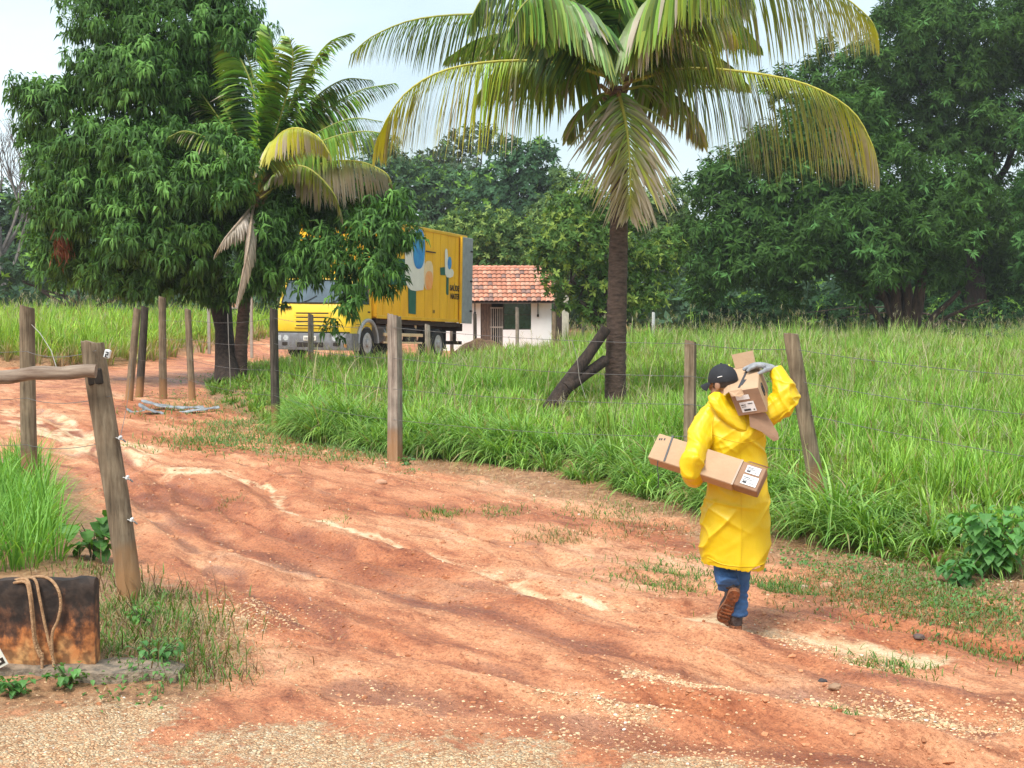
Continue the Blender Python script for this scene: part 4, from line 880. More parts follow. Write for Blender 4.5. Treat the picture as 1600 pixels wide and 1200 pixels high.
small = [
 ([(402, 300, .1), (412, 215, .3), (400, 140, .6), (385, 85, .9), (362, 50, 1.1)], dict(ll=.95, droop=.5, yellow=.12, dead=.02, n=80, bright=1.15, bare=.14)),
 ([(403, 298, -.1), (428, 215, -.2), (450, 140, -.4), (458, 90, -.6), (452, 60, -.7)], dict(ll=.95, droop=.45, yellow=.15, dead=.02, n=80, bright=1.2, bare=.14)),
 ([(405, 295, .1), (440, 225, .4), (485, 160, .7), (535, 125, .9), (580, 125, 1.0)], dict(ll=.95, droop=1.0, yellow=.05, dead=.02, n=76, bright=.85)),
 ([(406, 300, 0), (450, 240, 0), (500, 205, -.1), (550, 185, -.2), (598, 190, -.2)], dict(ll=.95, droop=1.2, yellow=.1, dead=.1, n=76)),
 ([(400, 300, .2), (375, 220, .6), (340, 150, 1.0), (305, 105, 1.3), (280, 90, 1.5)], dict(ll=.9, droop=.7, yellow=.08, dead=.05, n=70, bright=.9)),
 ([(402, 300, 0), (420, 220, 0), (432, 140, -.1), (428, 80, -.2), (418, 45, -.3)], dict(ll=1.0, droop=.22, yellow=.06, dead=0, n=84, stiff=.9, bright=1.25, spread=.85, bare=.16)),
 ([(402, 300, .1), (405, 210, .2), (392, 130, .4), (365, 75, .6), (340, 52, .8)], dict(ll=1.0, droop=.7, yellow=.08, dead=.03, n=76, bright=1.1, spread=.8)),
 ([(405, 295, 0), (435, 210, .2), (470, 130, .4), (510, 70, .6), (548, 52, .7)], dict(ll=1.0, droop=.7, yellow=.1, dead=.05, n=76, spread=.85)),
 ([(405, 295, .1), (445, 230, .3), (500, 178, .5), (560, 142, .6), (618, 130, .7)], dict(ll=.95, droop=.9, yellow=.1, dead=.05, n=72)),
 ([(408, 300, -.1), (450, 250, -.3), (510, 218, -.6), (570, 205, -.8), (625, 215, -.9)], dict(ll=1.0, droop=1.2, yellow=.2, dead=.08, n=72)),
 ([(402, 305, -.2), (415, 250, -1.0), (435, 212, -1.5), (465, 200, -1.8), (498, 215, -2.0), (515, 240, -2.1)], dict(ll=.8, droop=1.5, yellow=.95, dead=.35, n=62, bare=.3)),
 ([(408, 310, -.1), (460, 272, -.4), (510, 254, -.7), (560, 252, -.9), (600, 268, -1.0), (612, 285, -1.0)], dict(ll=1.1, droop=1.9, yellow=.6, dead=.95, n=70, bare=.3)),
 ([(400, 300, .2), (370, 230, .4), (335, 175, .6), (300, 130, .7), (272, 112, .8)], dict(ll=.85, droop=.6, yellow=.05, dead=.1, n=64, bright=.8, spread=.8)),
 ([(398, 305, -.2), (365, 250, -.5), (330, 220, -.8), (290, 205, -1.0), (262, 215, -1.1)], dict(ll=.8, droop=.9, yellow=.1, dead=.2, n=54, bright=.7, thin=.7)),
 ([(396, 322, -.6), (392, 350, -1.8), (388, 385, -2.6), (380, 425, -2.75), (370, 475, -2.75)], dict(ll=.55, droop=2.6, yellow=.8, dead=1, n=70, alldead=True, spread=.35, bare=.25, wid=.03, label='dry pale frond hanging dead')),
 ([(394, 322, -.6), (375, 345, -1.9), (352, 372, -2.7), (335, 400, -2.8)], dict(ll=.45, droop=1.2, yellow=.8, dead=1, n=44, alldead=True, spread=.3, bare=.2, wid=.028)),
 ([(404, 305, -.2), (440, 265, -.7), (480, 262, -1.1), (520, 300, -1.3), (535, 345, -1.3)], dict(ll=.55, droop=1.2, yellow=.5, dead=.5, n=56, thin=.8)),
]
palm('coconut_palm', 'young coconut palm rising out of the near mango foliage, left of the tall one', 374, 603, Yq, (402, 308), .15, .10, small, [(378, 520), (388, 420)])

# prop poles leaning against the palm
def pole(name, a, b, r0, r1, mat, label, cat, jag=.08, bend=0.0, **k):
    a, b = Vector(a), Vector(b); o = a.copy(); mb = MB(); pts = [(a - o).lerp(b - o, i / 8) + Vector((0, 0, bend * math.sin(i / 8 * math.pi))) for i in range(9)]
    mb.tube(pts, [r0 + (r1 - r0) * i / 8 for i in range(9)], 12, jag=jag)
    ob = mb.build(name, M[mat], None, smooth=50, label=label, cat=cat, **k); ob.location = o; return ob
pr = empty('prop_pole', P(862, 634, 24.6), label='dark forked pole propped slantwise against the tall palm trunk', cat='pole'); o = Vector(pr.location)
for nm, a, b, r0, r1 in (('stem', (862, 636, 24.6), (947, 514, 25.15), .135, .085), ('branch', (887, 604, 24.7), (947, 562, 25.15), .105, .085)):
    mb = MB(); a, b = Vector(P(*a)) - o, Vector(P(*b)) - o; mb.tube([a + (b - a) * q for q in (-.06, .2, .45, .7, 1)], [r0, r0 * .95, r0 * .85, r1 * 1.05, r1], 12, jag=.12); mb.build(nm, M['post_dark2' if 'post_dark2' in M else 'bark'], pr, smooth=50)

# ------------------------------------------------------------------ fence posts and wire
def post(bx, by, tx, ty, Y, wpx, mat, label, lean=0.0, jag=.05, n=16, square=False, sink=.15, group='wooden fence posts', chamfer=True, name='fence_post', cat='fence post', notch=None):
    x, y = (bx - 800) / F * Y, Y; z = h1(x, y); top = Vector(P(tx, ty, Y + lean)); o = Vector((x, y, z)); r = wpx / (F / Y) / 2
    mb = MB(); a = Vector((0, 0, -sink)); b = top - o; ph = random.uniform(0, 6)
    prof = [(0, 1.06), (.25, 1.02), (.5, .99), (.75, .97), (.965, .955), (1, .90)]
    rows = []; ax = (b - a).normalized(); u = ax.cross(Vector((0, 1, 0))).normalized(); v = ax.cross(u)
    kk = [1 + random.uniform(-jag, jag) for _ in range(n)]
    for f, s_ in prof:
        c = a.lerp(b, f) + Vector((math.sin(f * 3 + ph), math.cos(f * 2.3 + ph), 0)) * r * .10
        rows.append([c + (u * math.cos(2 * math.pi * k / n + .4) + v * math.sin(2 * math.pi * k / n + .4)) * r * s_ * kk[k] * ((1.18 if (k % (n // 4)) == 0 else .96) if square else 1) + (ax * (random.uniform(-.012, .004) + .25 * r * math.cos(2 * math.pi * k / n)) if f == 1 else Vector()) for k in range(n)])
    mb.loft(rows)
    ob = mb.build(name, M[mat], None, smooth=40, label=label, cat=cat, group=group); ob.location = o
    return ob, o, b, r
post(42, 775, 42, 479, 15.9, 24, 'post', 'straight brown fence post at the left edge, behind the horizontal rail')
def gate_post():
    Y = 10.5; x = (200 - 800) / F * Y; z = h1(x, Y); t = empty('gate_post', (x, Y, z), label='thick leaning gate post holding the end of the horizontal rail, white insulators on its side', cat='gate post')
    o = Vector(t.location); b = Vector(P(147, 534, Y + .1)) - o; a = Vector((.0, 0, -.15)); n = 20; r = .078; ax = (b - a).normalized(); u = ax.cross(Vector((0, 1, 0))).normalized(); v = ax.cross(u)
    kk = [1 + random.uniform(-.05, .05) for _ in range(n)]; rows = []
    for f in np.linspace(0, 1, 14):
        c = a.lerp(b, f) + Vector((.012 * math.sin(f * 5), 0, 0)); fl = 1.05 - .02 * f - (.0 if f < .98 else .05)
        rows.append([c + (u * math.cos(2 * math.pi * k / n) + v * math.sin(2 * math.pi * k / n)) * r * fl * kk[k] * (1 + .02 * math.sin(f * 23 + k)) + (ax * random.uniform(-.012, .008) + (ax * .018 * math.cos(2 * math.pi * k / n) if f > .99 else Vector())) for k in range(n)])
    MB().loft(rows).build('shaft', M['post'], t, smooth=40)
    # dark mortise the rail is let into
    f = .878; c = a.lerp(b, f) + Vector((0, -r * .93, 0)); mb = MB(); mb.box(-.058, .045, -.012, .012, -.055, .055, .008, Matrix.Translation(c) @ Matrix.Rotation(R(-7), 4, 'Y')); mb.build('mortise', M['slot'], t)
    for px, py in ((168, 553), (188, 684), (199, 746), (206, 812)):
        q = Vector(P(px, py, Y - .02)) - o; mb = MB(); w_ = .010 if py > 600 else .020; mb.box(-w_, w_, -.02, .02, -w_ * 1.5, w_ * 1.5, .006, Matrix.Translation(q) @ Matrix.Rotation(R(14), 4, 'Y')); ins = mb.build('insulator', M['white_plastic'], t)
        if py < 600:
            mb = MB(); 
            for dx, dz, w2, h2 in ((0, .013, .010, .003), (.007, .005, .003, .008), (0, -.004, .009, .003), (-.006, -.012, .003, .008), (0, -.02, .010, .003)): mb.box(-w2 + dx, w2 + dx, -.0235, -.0205, dz - h2, dz + h2, 0, Matrix.Translation(q) @ Matrix.Rotation(R(14), 4, 'Y'))
            mb.build('mark', M['slot'], ins)
        else:
            mb = MB(); mb.tube([q + Vector((-.03, 0, 0)), q + Vector((.02, -.01, -.012)), q + Vector((.04, -.01, -.03))], .006, 6); mb.build('hook', M['wire'], ins)
M['slot'] = plain('dark_slot', (.03, .022, .016), .9)
M['white_plastic'] = plain('white_plastic', (.72, .74, .72), .4, var=.1)
gate_post()
def rail():
    Y = 10.41; a = Vector(P(-150, 587, Y - .05)); b = Vector(P(150, 583, Y)); o = a.copy(); mb = MB(); n = 22; pts = []
    for i in range(n + 1): f = i / n; pts.append((b - a) * f + Vector((0, 0, .012 * math.sin(f * 9) + .008 * math.sin(f * 21))))
    mb.tube(pts, [.047 * (1 + .05 * math.sin(i * 1.7)) for i in range(n + 1)], 14, jag=.06); ob = mb.build('gate_rail', M['rail'], None, smooth=50, label='horizontal weathered grey brown wooden rail let into the leaning gate post', cat='rail'); ob.location = o
rail()
post(198, 632, 215, 482, 28.8, 12, 'post', 'leaning post, front one of the crossed pair by the road bend', lean=.1)
post(215, 618, 226, 479, 30.0, 12, 'post_dark', 'dark leaning post just behind the front one of the crossed pair', lean=0)
post(254, 630, 253, 464, 29.3, 12, 'post', 'tall thin upright post between the crossed pair and the mango trunk')
post(299, 632, 294, 483, 28.6, 11, 'post', 'thin post nearest the mango trunk, beside the grey scraps', )
post(430, 662, 428, 482, 23.2, 13.5, 'post_dark', 'dark upright post left of the truck bumper', jag=.04)
post(616, 715, 615, 492, 18.9, 21, 'post_grey', 'pale squarish post standing at the grass edge in front of the truck box', square=True, n=20)
post(1079, 745, 1080, 532, 16.3, 20, 'post', 'brown post directly left of the man in yellow', square=True, n=20)
post(1288, 782, 1237, 521, 14.6, 25, 'post', 'thick post leaning left beside the man in the yellow coat', jag=.05)
for bx, Y, ty, w_, m_, lab in ((485, 38, 491, 9, 'post_grey', 'short grey post with rounded top in front of the truck grille'), (668, 41, 507, 9, 'post_grey', 'small post in the grass below the truck box'), (808, 52, 480, 6, 'post_grey', 'thin post in front of the gatehouse window'),
                          (866, 53, 487, 7, 'post', 'brown post by the narrow dark gate right of the gatehouse'), (911, 56, 484, 5, 'post_grey', 'thin grey post between gatehouse and palm'), (742, 55, 490, 6, 'post_dark', 'black stub post against the white gatehouse wall'),
                          (706, 54, 512, 6, 'post_grey', 'stub post behind the truck tail')):
    post(bx, 560, bx, ty, Y, w_, m_, lab, group='far small posts', jag=.06, n=12)
post(1021, 520, 1021, 488, 58, 5, 'plaster', 'small white marker post in the far grass right of the palm', group=None, name='marker_post', cat='post')
def sag(a, b, s, n=10): return [a.lerp(b, i / n) - Vector((0, 0, s * 4 * (i / n) * (1 - i / n))) for i in range(n + 1)]
def wires():
    mb_l = []
    # anchor pixels on each post per strand, with depth of the post
    A_ = [(-30, 18.5, None)]
    strands = [('top strand of barbed wire along the meadow fence', [(254, 29.3, 500), (297, 28.6, 500), (429, 23.2, 497), (616, 18.9, 512), (1079, 16.3, 537), (1243, 14.65, 546), (1680, 12.6, 592)]),
               ('second barbed wire strand from the top along the meadow', [(254, 29.3, 528), (297, 28.6, 530), (429, 23.2, 537), (616, 18.9, 560), (1079, 16.3, 588), (1250, 14.65, 596), (1680, 12.6, 655)]),
               ('third barbed wire strand, half sunk in the meadow grass', [(254, 29.3, 560), (297, 28.6, 562), (429, 23.2, 578), (616, 18.9, 608), (1079, 16.3, 632), (1262, 14.65, 648), (1680, 12.6, 725)]),
               ('lowest barbed wire strand, mostly hidden by the meadow grass', [(254, 29.3, 590), (297, 28.6, 594), (429, 23.2, 618), (616, 18.9, 656), (1079, 16.3, 682), (1272, 14.65, 705)]),
               ('upper wire between the left post and the gate post', [(-160, 17.5, 546), (42, 15.8, 549), (150, 10.47, 548)]),
               ('middle wire between the left post and the gate post', [(-160, 17.5, 620), (42, 15.8, 622), (172, 10.47, 619)]),
               ('lowest wire between the left post and the gate post', [(-160, 17.5, 690), (42, 15.8, 695), (190, 10.47, 684)]),
               ('slack wire from the gate post to the crossed posts', [(186, 10.47, 690), (206, 28.8, 560), (254, 29.3, 566)])]
    for lab, pts in strands:
        V = [Vector(P(px, py, Y - .09)) for px, Y, py in pts]; mb = MB(); o = V[0].copy()
        for a, b in zip(V[:-1], V[1:]):
            q = sag(a - o, b - o, .03 * (b - a).length / 4 + random.uniform(0, .02)); mb.tube(q, .0028, 5)
            L_ = (b - a).length; k = int(L_ / .16)
            for i in range(1, k):
                f = i / k; j = f * 10; jj = min(int(j), 9); c = q[jj].lerp(q[jj + 1], j - jj); d = Vector((random.uniform(-1, 1), random.uniform(-1, 1), random.uniform(-1, 1))).normalized() * .014
                if 'wire strand' in lab or 'barbed' in lab: mb.tube([c - d, c + d], .0018, 3, cap=False)
        ob = mb.build('barbed_wire', M['wire'], None, label=lab, cat='wire', group='fence wires'); ob.location = o
    # loose upright twists of wire between the strands
    for lab, pts in (('curl of loose pale wire hanging between left post and rail', [(42, 16.4, 500), (62, 15, 520), (80, 14, 548), (90, 13, 580)]),
                     ('twisted upright wire tied between strands left of the palm', [(893, 18.2, 530), (902, 18.2, 560), (905, 18.2, 590), (915, 18.2, 622)]),
                     ('upright wire stay in front of the mango trunk', [(356, 27, 490), (357, 27, 530), (359, 27, 570), (360, 27, 605)])):
        V = [Vector(P(px, py, Y)) for px, Y, py in pts]; mb = MB(); o = V[0].copy(); mb.tube([q - o for q in V], .005 if 'mango' in lab else .0035, 5)
        ob = mb.build('wire_stay', M['gate_steel'], None, label=lab, cat='wire'); ob.location = o
wires()

# ------------------------------------------------------------------ the truck
M['truck_yellow'] = plain('yellow_paint', (.80, .47, .012), .42, var=.08, scale=2.5, c2=(.66, .36, .012), spec=.5, coat=.15)
M['box_yellow'] = plain('box_yellow', (.88, .50, .014), .5, var=.1, scale=1.6, c2=(.76, .38, .014), spec=.4, stretch=(1, 1, .4))
M['cab_yellow'] = plain('cab_yellow', (.86, .60, .03), .35, var=.06, scale=3, c2=(.78, .50, .03), coat=.2)
M['grey_metal'] = plain('grey_metal', (.36, .38, .40), .5, .3, var=.15, scale=5)
M['bumper'] = plain('bumper_grey', (.19, .20, .215), .55, var=.25, scale=6, c2=(.12, .115, .11))
M['black'] = plain('black_rubber', (.018, .018, .018), .8, var=.3)
M['chassis'] = plain('chassis_rust', (.05, .032, .024), .85, var=.4, scale=8)
M['glass'] = plain('windscreen', (.10, .14, .17), .08, var=.2, scale=1.2, c2=(.05, .07, .08), spec=.9)
M['lamp'] = plain('headlamp', (.62, .64, .64), .15, .4, var=.2, scale=20)
M['amber'] = plain('amber_lens', (.60, .22, .04), .3)
M['p_white'] = plain('painted_white', (.74, .72, .62), .5, var=.06, scale=3)
M['p_green'] = plain('painted_green', (.012, .12, .075), .5, var=.15, scale=4)
M['p_blue'] = plain('painted_blue', (.02, .16, .48), .4, var=.3, scale=3, c2=(.05, .34, .62))
M['p_orange'] = plain('painted_orange', (.82, .26, .05), .5, var=.1, scale=3, c2=(.80, .42, .16))
M['p_pale_orange'] = plain('painted_pale_orange', (.82, .62, .36), .5, var=.1, scale=3)
M['p_black'] = plain('painted_black', (.03, .02, .012), .5)
M['hub'] = plain('wheel_rim', (.55, .56, .56), .5, .2, var=.25, scale=9, c2=(.30, .28, .26))
AL = R(20); SL = .0465
def truck():
    root = empty('box_truck', (-5.71, 43.91, h1(-5.71, 44.0) + .0), -AL, label='yellow box truck with short cab parked behind the fence and the mango branch', cat='truck')
    root.rotation_euler = (-math.atan(SL), 0, -AL); root.rotation_mode = 'XYZ'
    z0 = root.location.z
    def SY(px): k = (px - 800) / F; return (4.535 + 43.48 * k) / (.342 - .94 * k)
    def S(px, py):      # photo pixel on the +x side -> (y,z) of the truck
        y = SY(px); Y = 43.48 + .94 * y; return y, EYE + (435 - py) * Y / F + SL * y - z0
    # cargo box
    y0, y1, zb, zt, wx = 1.5, 8.55, 1.25, 4.10, 1.28
    mb = MB(); mb.box(-wx, wx, y0, y1, zb, zt, .04); box = mb.build('cargo_box', M['box_yellow'], root)
    mb = MB()
    for z in (zb - .02, zt - .06): mb.box(wx + .003, wx + .03, y0, y1, z, z + .10, .008)
    for y in (y0, y1 - .08): mb.box(wx + .004, wx + .033, y, y + .08, zb + .1, zt - .08, .008)
    k = y0 + .45
    while k < y1 - .3: mb.box(wx - .005, wx + .010, k, k + .03, zb + .09, zt - .07); k += .62
    k = y0 + .1
    mb.box(-wx - .01, wx + .01, y0 - .03, y0 + .003, zt - .09, zt + .02, .01)
    mb.build('edge_rail', M['truck_yellow'], box)
    mb = MB(); mb.box(-wx - .02, wx + .02, y0 - .02, y1, zt + .002, zt + .035, .01); mb.build('roof', M['grey_metal'], box)
    # the rear door folded back along the side, its grey inner face showing
    dya, dyb = SY(714.5), SY(731); mb = MB(); mb.box(wx + .05, wx + .10, dya, dyb, zb - .04, zt - .03, .012); d = mb.build('rear_door', M['grey_metal'], root, label='grey rear door leaf folded open along the side')
    mb = MB(); mb.box(wx + .034, wx + .115, dya - .07, dya - .003, zb - .04, zt - .03, .006); mb.build('door_edge', M['truck_yellow'], d)
    for z in (1.6, 2.6, 3.6): MB().box(wx + .11, wx + .13, dyb - .25, dyb - .05, z, z + .06, .01).build('hinge', M['black'], d)
    # painted emblem
    def sidepoly(name, pts, mat, off=.012):
        q = [(wx + off, *S(px, py)) for px, py in pts]; mb = MB(); mb.poly(q, (.004, 0, 0)); return mb.build(name, M[mat], box)
    def oval(cx_, cy_, rx, ry, n=28, e=2.0):
        return [(cx_ + rx * math.copysign(abs(math.cos(a)) ** (2 / e), math.cos(a)), cy_ + ry * math.copysign(abs(math.sin(a)) ** (2 / e), math.sin(a))) for a in [2 * math.pi * k / n for k in range(n)]]
    sidepoly('emblem_green_bar', [(600, 404), (632, 404.5), (632, 446), (600, 444)], 'p_green', .013)
    sidepoly('emblem_green_stem', [(634, 448), (646.5, 449), (646.5, 491), (635, 489.5)], 'p_green', .013)
    sidepoly('emblem_white', [(628.5, 372), (631, 364), (637, 359), (645, 357), (652, 357), (658, 372), (659, 400), (659, 430), (657.5, 453), (645, 454.5), (638, 453), (633, 448), (630, 440), (628.5, 428), (628, 400)], 'p_white', .019)
    sidepoly('emblem_pale_edge', oval(665, 430, 7.2, 22.5, e=3.0), 'p_pale_orange', .024)
    sidepoly('emblem_orange', oval(665.8, 438, 5.8, 14.5, e=2.6), 'p_orange', .029)
    sidepoly('emblem_blue', oval(649.5, 389, 9.2, 31, e=2.4), 'p_blue', .029)
    sidepoly('emblem_small_stem', [(693.7, 432), (697.3, 432), (697.3, 460), (695, 461), (693.7, 458)], 'p_green', .013)
    sidepoly('emblem_small_bar', [(683.5, 418), (692.5, 417), (692.5, 430), (684.2, 429.5)], 'p_green', .013)
    sidepoly('emblem_small_white', [(690.6, 392), (691.8, 388), (694.2, 390), (695.5, 402), (698, 406), (699.5, 419), (703, 421), (705, 426), (703.5, 432), (699, 434), (694, 433), (691.5, 428), (690.6, 412)], 'p_white', .019)
    sidepoly('emblem_small_blue', oval(697.8, 411, 3.0, 10.0), 'p_blue', .026)
    def word(txt, px, py, hpx, sx=1.0):
        y, z = S(px, py); cu = bpy.data.curves.new('text', 'FONT'); cu.body = txt; cu.size = 1; cu.extrude = .002; cu.offset = .022
        to = bpy.data.objects.new('text', cu); C.objects.link(to); bpy.context.view_layer.update(); me = bpy.data.meshes.new_from_object(to.evaluated_get(bpy.context.evaluated_depsgraph_get())); bpy.data.objects.remove(to)
        h = hpx / (F / (43.48 + .94 * y)) / .7; me.materials.clear(); me.materials.append(M['p_black'])
        me.transform(Matrix.Translation((wx + .016, y, z)) @ Matrix(((0, 0, 1, 0), (1, 0, 0, 0), (0, 1, 0, 0), (0, 0, 0, 1))) @ Matrix.Diagonal((h * sx, h, 1, 1)))
        ob = bpy.data.objects.new('lettering', me); C.objects.link(ob); ob.parent = box
    word('SAÚDE', 699.5, 453.5, 8.5, 1.02); word('NATER', 700.5, 466.5, 8.5, 1.0); word('10', 672.5, 489, 5, 1.3)
    mb = MB(); a = S(660, 392.5); b = S(675, 393.5); mb.box(wx + .035, wx + .05, a[0], b[0], a[1] - .02, a[1] + .02); mb.build('latch_bar', M['chassis'], box)
    # chassis
    mb = MB()
    for s_ in (-.45, .45): mb.box(s_ - .05, s_ + .05, .8, 8.4, .82, 1.06, .01)
    for y in (1.9, 2.9, 3.9, 4.9, 5.7, 6.9, 7.9): mb.box(-1.15, 1.2, y, y + .08, 1.08, 1.235, .01)
    mb.box(1.0, 1.2, 1.7, 8.3, 1.08, 1.22, .01); mb.build('chassis', M['chassis'], root)
    mb = MB(); mb.box(-1.1, 1.2, 8.35, 8.47, .50, .62, .01); mb.box(-1.1, 1.2, 8.42, 8.5, .95, 1.2, .01); mb.box(.9, 1.0, 8.38, 8.45, .6, 1.0); mb.build('rear_bar', M['chassis'], root)
    mb = MB(); mb.tube([(.85, 2.5, .78), (.85, 3.6, .78)], .27, 16); mb.build('fuel_tank', M['grey_metal'], root, smooth=40)
    mb = MB(); mb.box(1.13, 1.19, 2.3, 5.2, .72, .82, .01); mb.box(1.13, 1.17, 2.3, 5.2, .50, .56, .01); mb.box(1.1, 1.14, 2.6, 2.68, .5, 1.1); mb.box(1.1, 1.14, 4.7, 4.78, .5, 1.1); mb.build('side_guard', M['p_pale_orange'], root)
    mb = MB(); mb.box(1.05, 1.16, 3.9, 4.8, .55, 1.0, .04); mb.build('spare_box', M['black'], root)
    # wheels
    def wheel(x, y, dual):
        r = .50; w_ = .26 if not dual else .52; sgn = 1 if x > 0 else -1; mb = MB(); n = 28; rows = []
        for dx, rr in ((-w_ / 2, .60), (-w_ / 2, .92), (-w_ / 2 + .04, 1.0), (w_ / 2 - .04, 1.0), (w_ / 2, .92), (w_ / 2, .60)):
            rows.append([Vector((x + dx, y + math.cos(2 * math.pi * k / n) * r * rr, r + math.sin(2 * math.pi * k / n) * r * rr)) for k in range(n)])
        mb.loft(rows); t_ = mb.build('tyre', M['black'], None, smooth=35)
        mb = MB(); e = sgn * w_ / 2; rows = []
        for dx, rr in ((.002 * sgn, .60), (.012 * sgn, .57), (-.07 * sgn, .50), (-.07 * sgn, .28), (.05 * sgn, .22), (.06 * sgn, .10)):
            rows.append([Vector((x + e + dx, y + math.cos(2 * math.pi * k / n) * r * rr, r + math.sin(2 * math.pi * k / n) * r * rr)) for k in range(n)])
        mb.loft(rows)
        for k in range(8): a = k * math.pi / 4; c = Vector((x + e - .06 * sgn, y + math.cos(a) * r * .40, r + math.sin(a) * r * .40)); mb.tube([c, c + Vector((.04 * sgn, 0, 0))], .022, 6)
        wr = empty('wheel', (0, 0, 0)); wr.parent = root; t_.parent = wr; mb.build('rim', M['hub'], wr, smooth=35)
    for x in (1.06, -1.06): wheel(x, 1.12, False); wheel(x * .93, 6.3, True)
    mb = MB(); mb.box(.72, 1.22, 7.0, 7.03, .35, .98, .005); mb.build('mudflap', M['black'], root)
    # cab: profile in (y,z) lofted across x, nose leaning
    cw = 1.17; prof = [(.10, .62), (.02, .78), (.0, 1.10), (.05, 1.48), (.10, 1.60), (.36, 2.28), (.46, 2.42), (.62, 2.49), (1.36, 2.52), (1.45, 2.46), (1.46, .70)]
    rows = []
    for x, ins in ((-cw, .05), (-cw + .06, .0), (-cw + .35, -.02), (0, -.035), (cw - .35, -.02), (cw - .06, 0), (cw, .05)):
        rows.append([Vector((x * (1 - .035 * max(0, (z - 1.6)) * (abs(x) > cw - .1)), (y + ins if y < 1 else y), z - (ins * .6 if z > 2.3 else 0))) for y, z in prof])
    mb = MB(); mb.loft(rows); cab = mb.build('cab', M['cab_yellow'], root, smooth=38)
    # windscreen
    def fr(u, z, off=.0):        # point on the front face, u across -1..1, at height z
        t_ = (z - 1.60) / (2.28 - 1.60); return (u, .10 + .26 * t_ - .035 + .03 * (abs(u) / cw) ** 2 - off, z)
    mb = MB(); n = 10; W_ = 1.04; top = [fr(W_ * .93 * (2 * k / n - 1), 2.27, .012) for k in range(n + 1)]; bot = [fr(W_ * (2 * k / n - 1), 1.65, .012) for k in range(n + 1)]
    mb.add(top + bot, [(k, k + n + 1, k + n + 2, k + 1) for k in range(n)]); mb.build('windscreen', M['glass'], cab)
    mb = MB(); mb.tube([fr(-W_ - .02, 1.635, .02), fr(0, 1.625, .02), fr(W_ + .02, 1.635, .02)], .022, 6); mb.tube([fr(-W_ - .02, 1.635, .02), fr(-W_ * .93, 2.29, .02), fr(0, 2.29, .022), fr(W_ * .93, 2.29, .02), fr(W_ + .02, 1.635, .02)], .018, 6); mb.build('window_seal', M['black'], cab)
    mb = MB()
    for s_ in (-.45, .45): MB().tube([fr(s_, 1.62, .03), fr(s_ + .25, 1.7, .035), fr(s_ + .5, 1.84, .035)], .010, 5).build('wiper', M['black'], cab)
    mb = MB(); mb.box(-.95, .95, .36, .5, 2.36, 2.40, .01); mb.build('sun_visor', M['cab_yellow'], cab)
    # door, window, seams and handle on the visible side
    mb = MB(); mb.poly([(cw - .005, .50, 1.62), (cw - .035, .62, 2.30), (cw - .035, 1.25, 2.34), (cw - .005, 1.27, 1.62)], (.012, 0, 0)); 
    door = MB().box(cw + .001, cw + .018, .34, 1.32, .98, 1.60, .006).build('door', M['cab_yellow'], cab); mb.build('window', M['glass'], door)
    MB().box(cw + .018, cw + .04, 1.12, 1.26, 1.38, 1.42, .005).build('handle', M['black'], door)
    MB().box(cw + .016, cw + .021, .36, 1.31, 1.02, 1.035).build('trim', M['p_black'], door)
    # grille: four dark slots with yellow bars between
    mb = MB()
    for z in (1.33, 1.21, 1.09, .97): mb.box(-.52, .52, -.055, -.02, z - .022, z + .022, .006)
    mb.build('grille', M['slot'], cab)
    mb = MB(); mb.box(-.58, .58, -.052, -.012, .90, 1.40, .02); mb.box(-.57, .57, -.062, -.04, 1.26, 1.285, .004); mb.box(-.57, .57, -.062, -.04, 1.14, 1.165, .004); mb.build('grille_panel', M['cab_yellow'], cab)
    mb = MB(); mb.box(-1.1, -.70, -.03, .01, 1.47, 1.53, .01); mb.build('cab_vent', M['black'], cab)
    mb = MB(); mb.box(-1.15, 1.15, -.062, .05, .77, .805, .01); mb.build('bumper_gap', M['black'], cab)
    # bumper
    mb = MB(); rows = []
    for x, y in ((-1.24, .42), (-1.22, .05), (-1.10, -.10), (-.6, -.15), (0, -.16), (.6, -.15), (1.10, -.10), (1.22, .05), (1.24, .42)):
        rows.append([Vector((x, y, .28)), Vector((x, y - .02, .34)), Vector((x, y - .02, .70)), Vector((x, y, .765)), Vector((x * .96, y + .2, .765)), Vector((x * .96, y + .2, .28))])
    mb.loft(rows); bu = mb.build('bumper', M['bumper'], root, smooth=30)
    mb = MB(); mb.box(-.42, .42, -.185, -.16, .36, .50, .01); mb.box(-.9, -.72, -.165, -.13, .40, .50, .01); mb.box(.72, .9, -.165, -.13, .40, .50, .01); mb.build('intake', M['slot'], bu)
    MB().box(-.2, .2, -.20, -.172, .545, .68, .006).build('number_plate', M['p_white'], bu)
    mb = MB(); 
    for k in range(7): mb.box(-.16 + k * .047, -.13 + k * .047, -.2045, -.2005, .575, .64)
    mb.build('plate_mark', M['bumper'], bu)
    for s_ in (-1, 1):
        h_ = empty('headlight', (0, 0, 0)); h_.parent = bu
        for dx in (0, .2):
            x = s_ * (.78 + dx); mb = MB(); mb.tube([(x, -.135 + .04 * dx / .2, .62), (x, -.165 + .03 * dx / .2, .62)], .085, 16); mb.build('lens', M['lamp'], h_, smooth=40)
        MB().box(min(s_ * .95, s_ * 1.13), max(s_ * .95, s_ * 1.13), -.125, -.09, .36, .47, .01).build('indicator', M['amber'], h_)
    # wheel arch
    mb = MB(); rows = []; n = 14
    for k in range(n + 1):
        a = math.pi * (k / n) * 1.0; c, s_ = math.cos(a), math.sin(a); rows.append([Vector((x, 1.12 + c * rr, .50 + s_ * rr * 1.02)) for x, rr in ((.80, .60), (.80, .70), (1.24, .70), (1.26, .66), (1.24, .60))])
    mb.loft(rows); mb.build('wheel_arch', M['grey_metal'], root, smooth=35)
    mb = MB(); mb.box(.9, 1.2, .35, .55, .30, .75, .02); mb.build('step', M['bumper'], root)
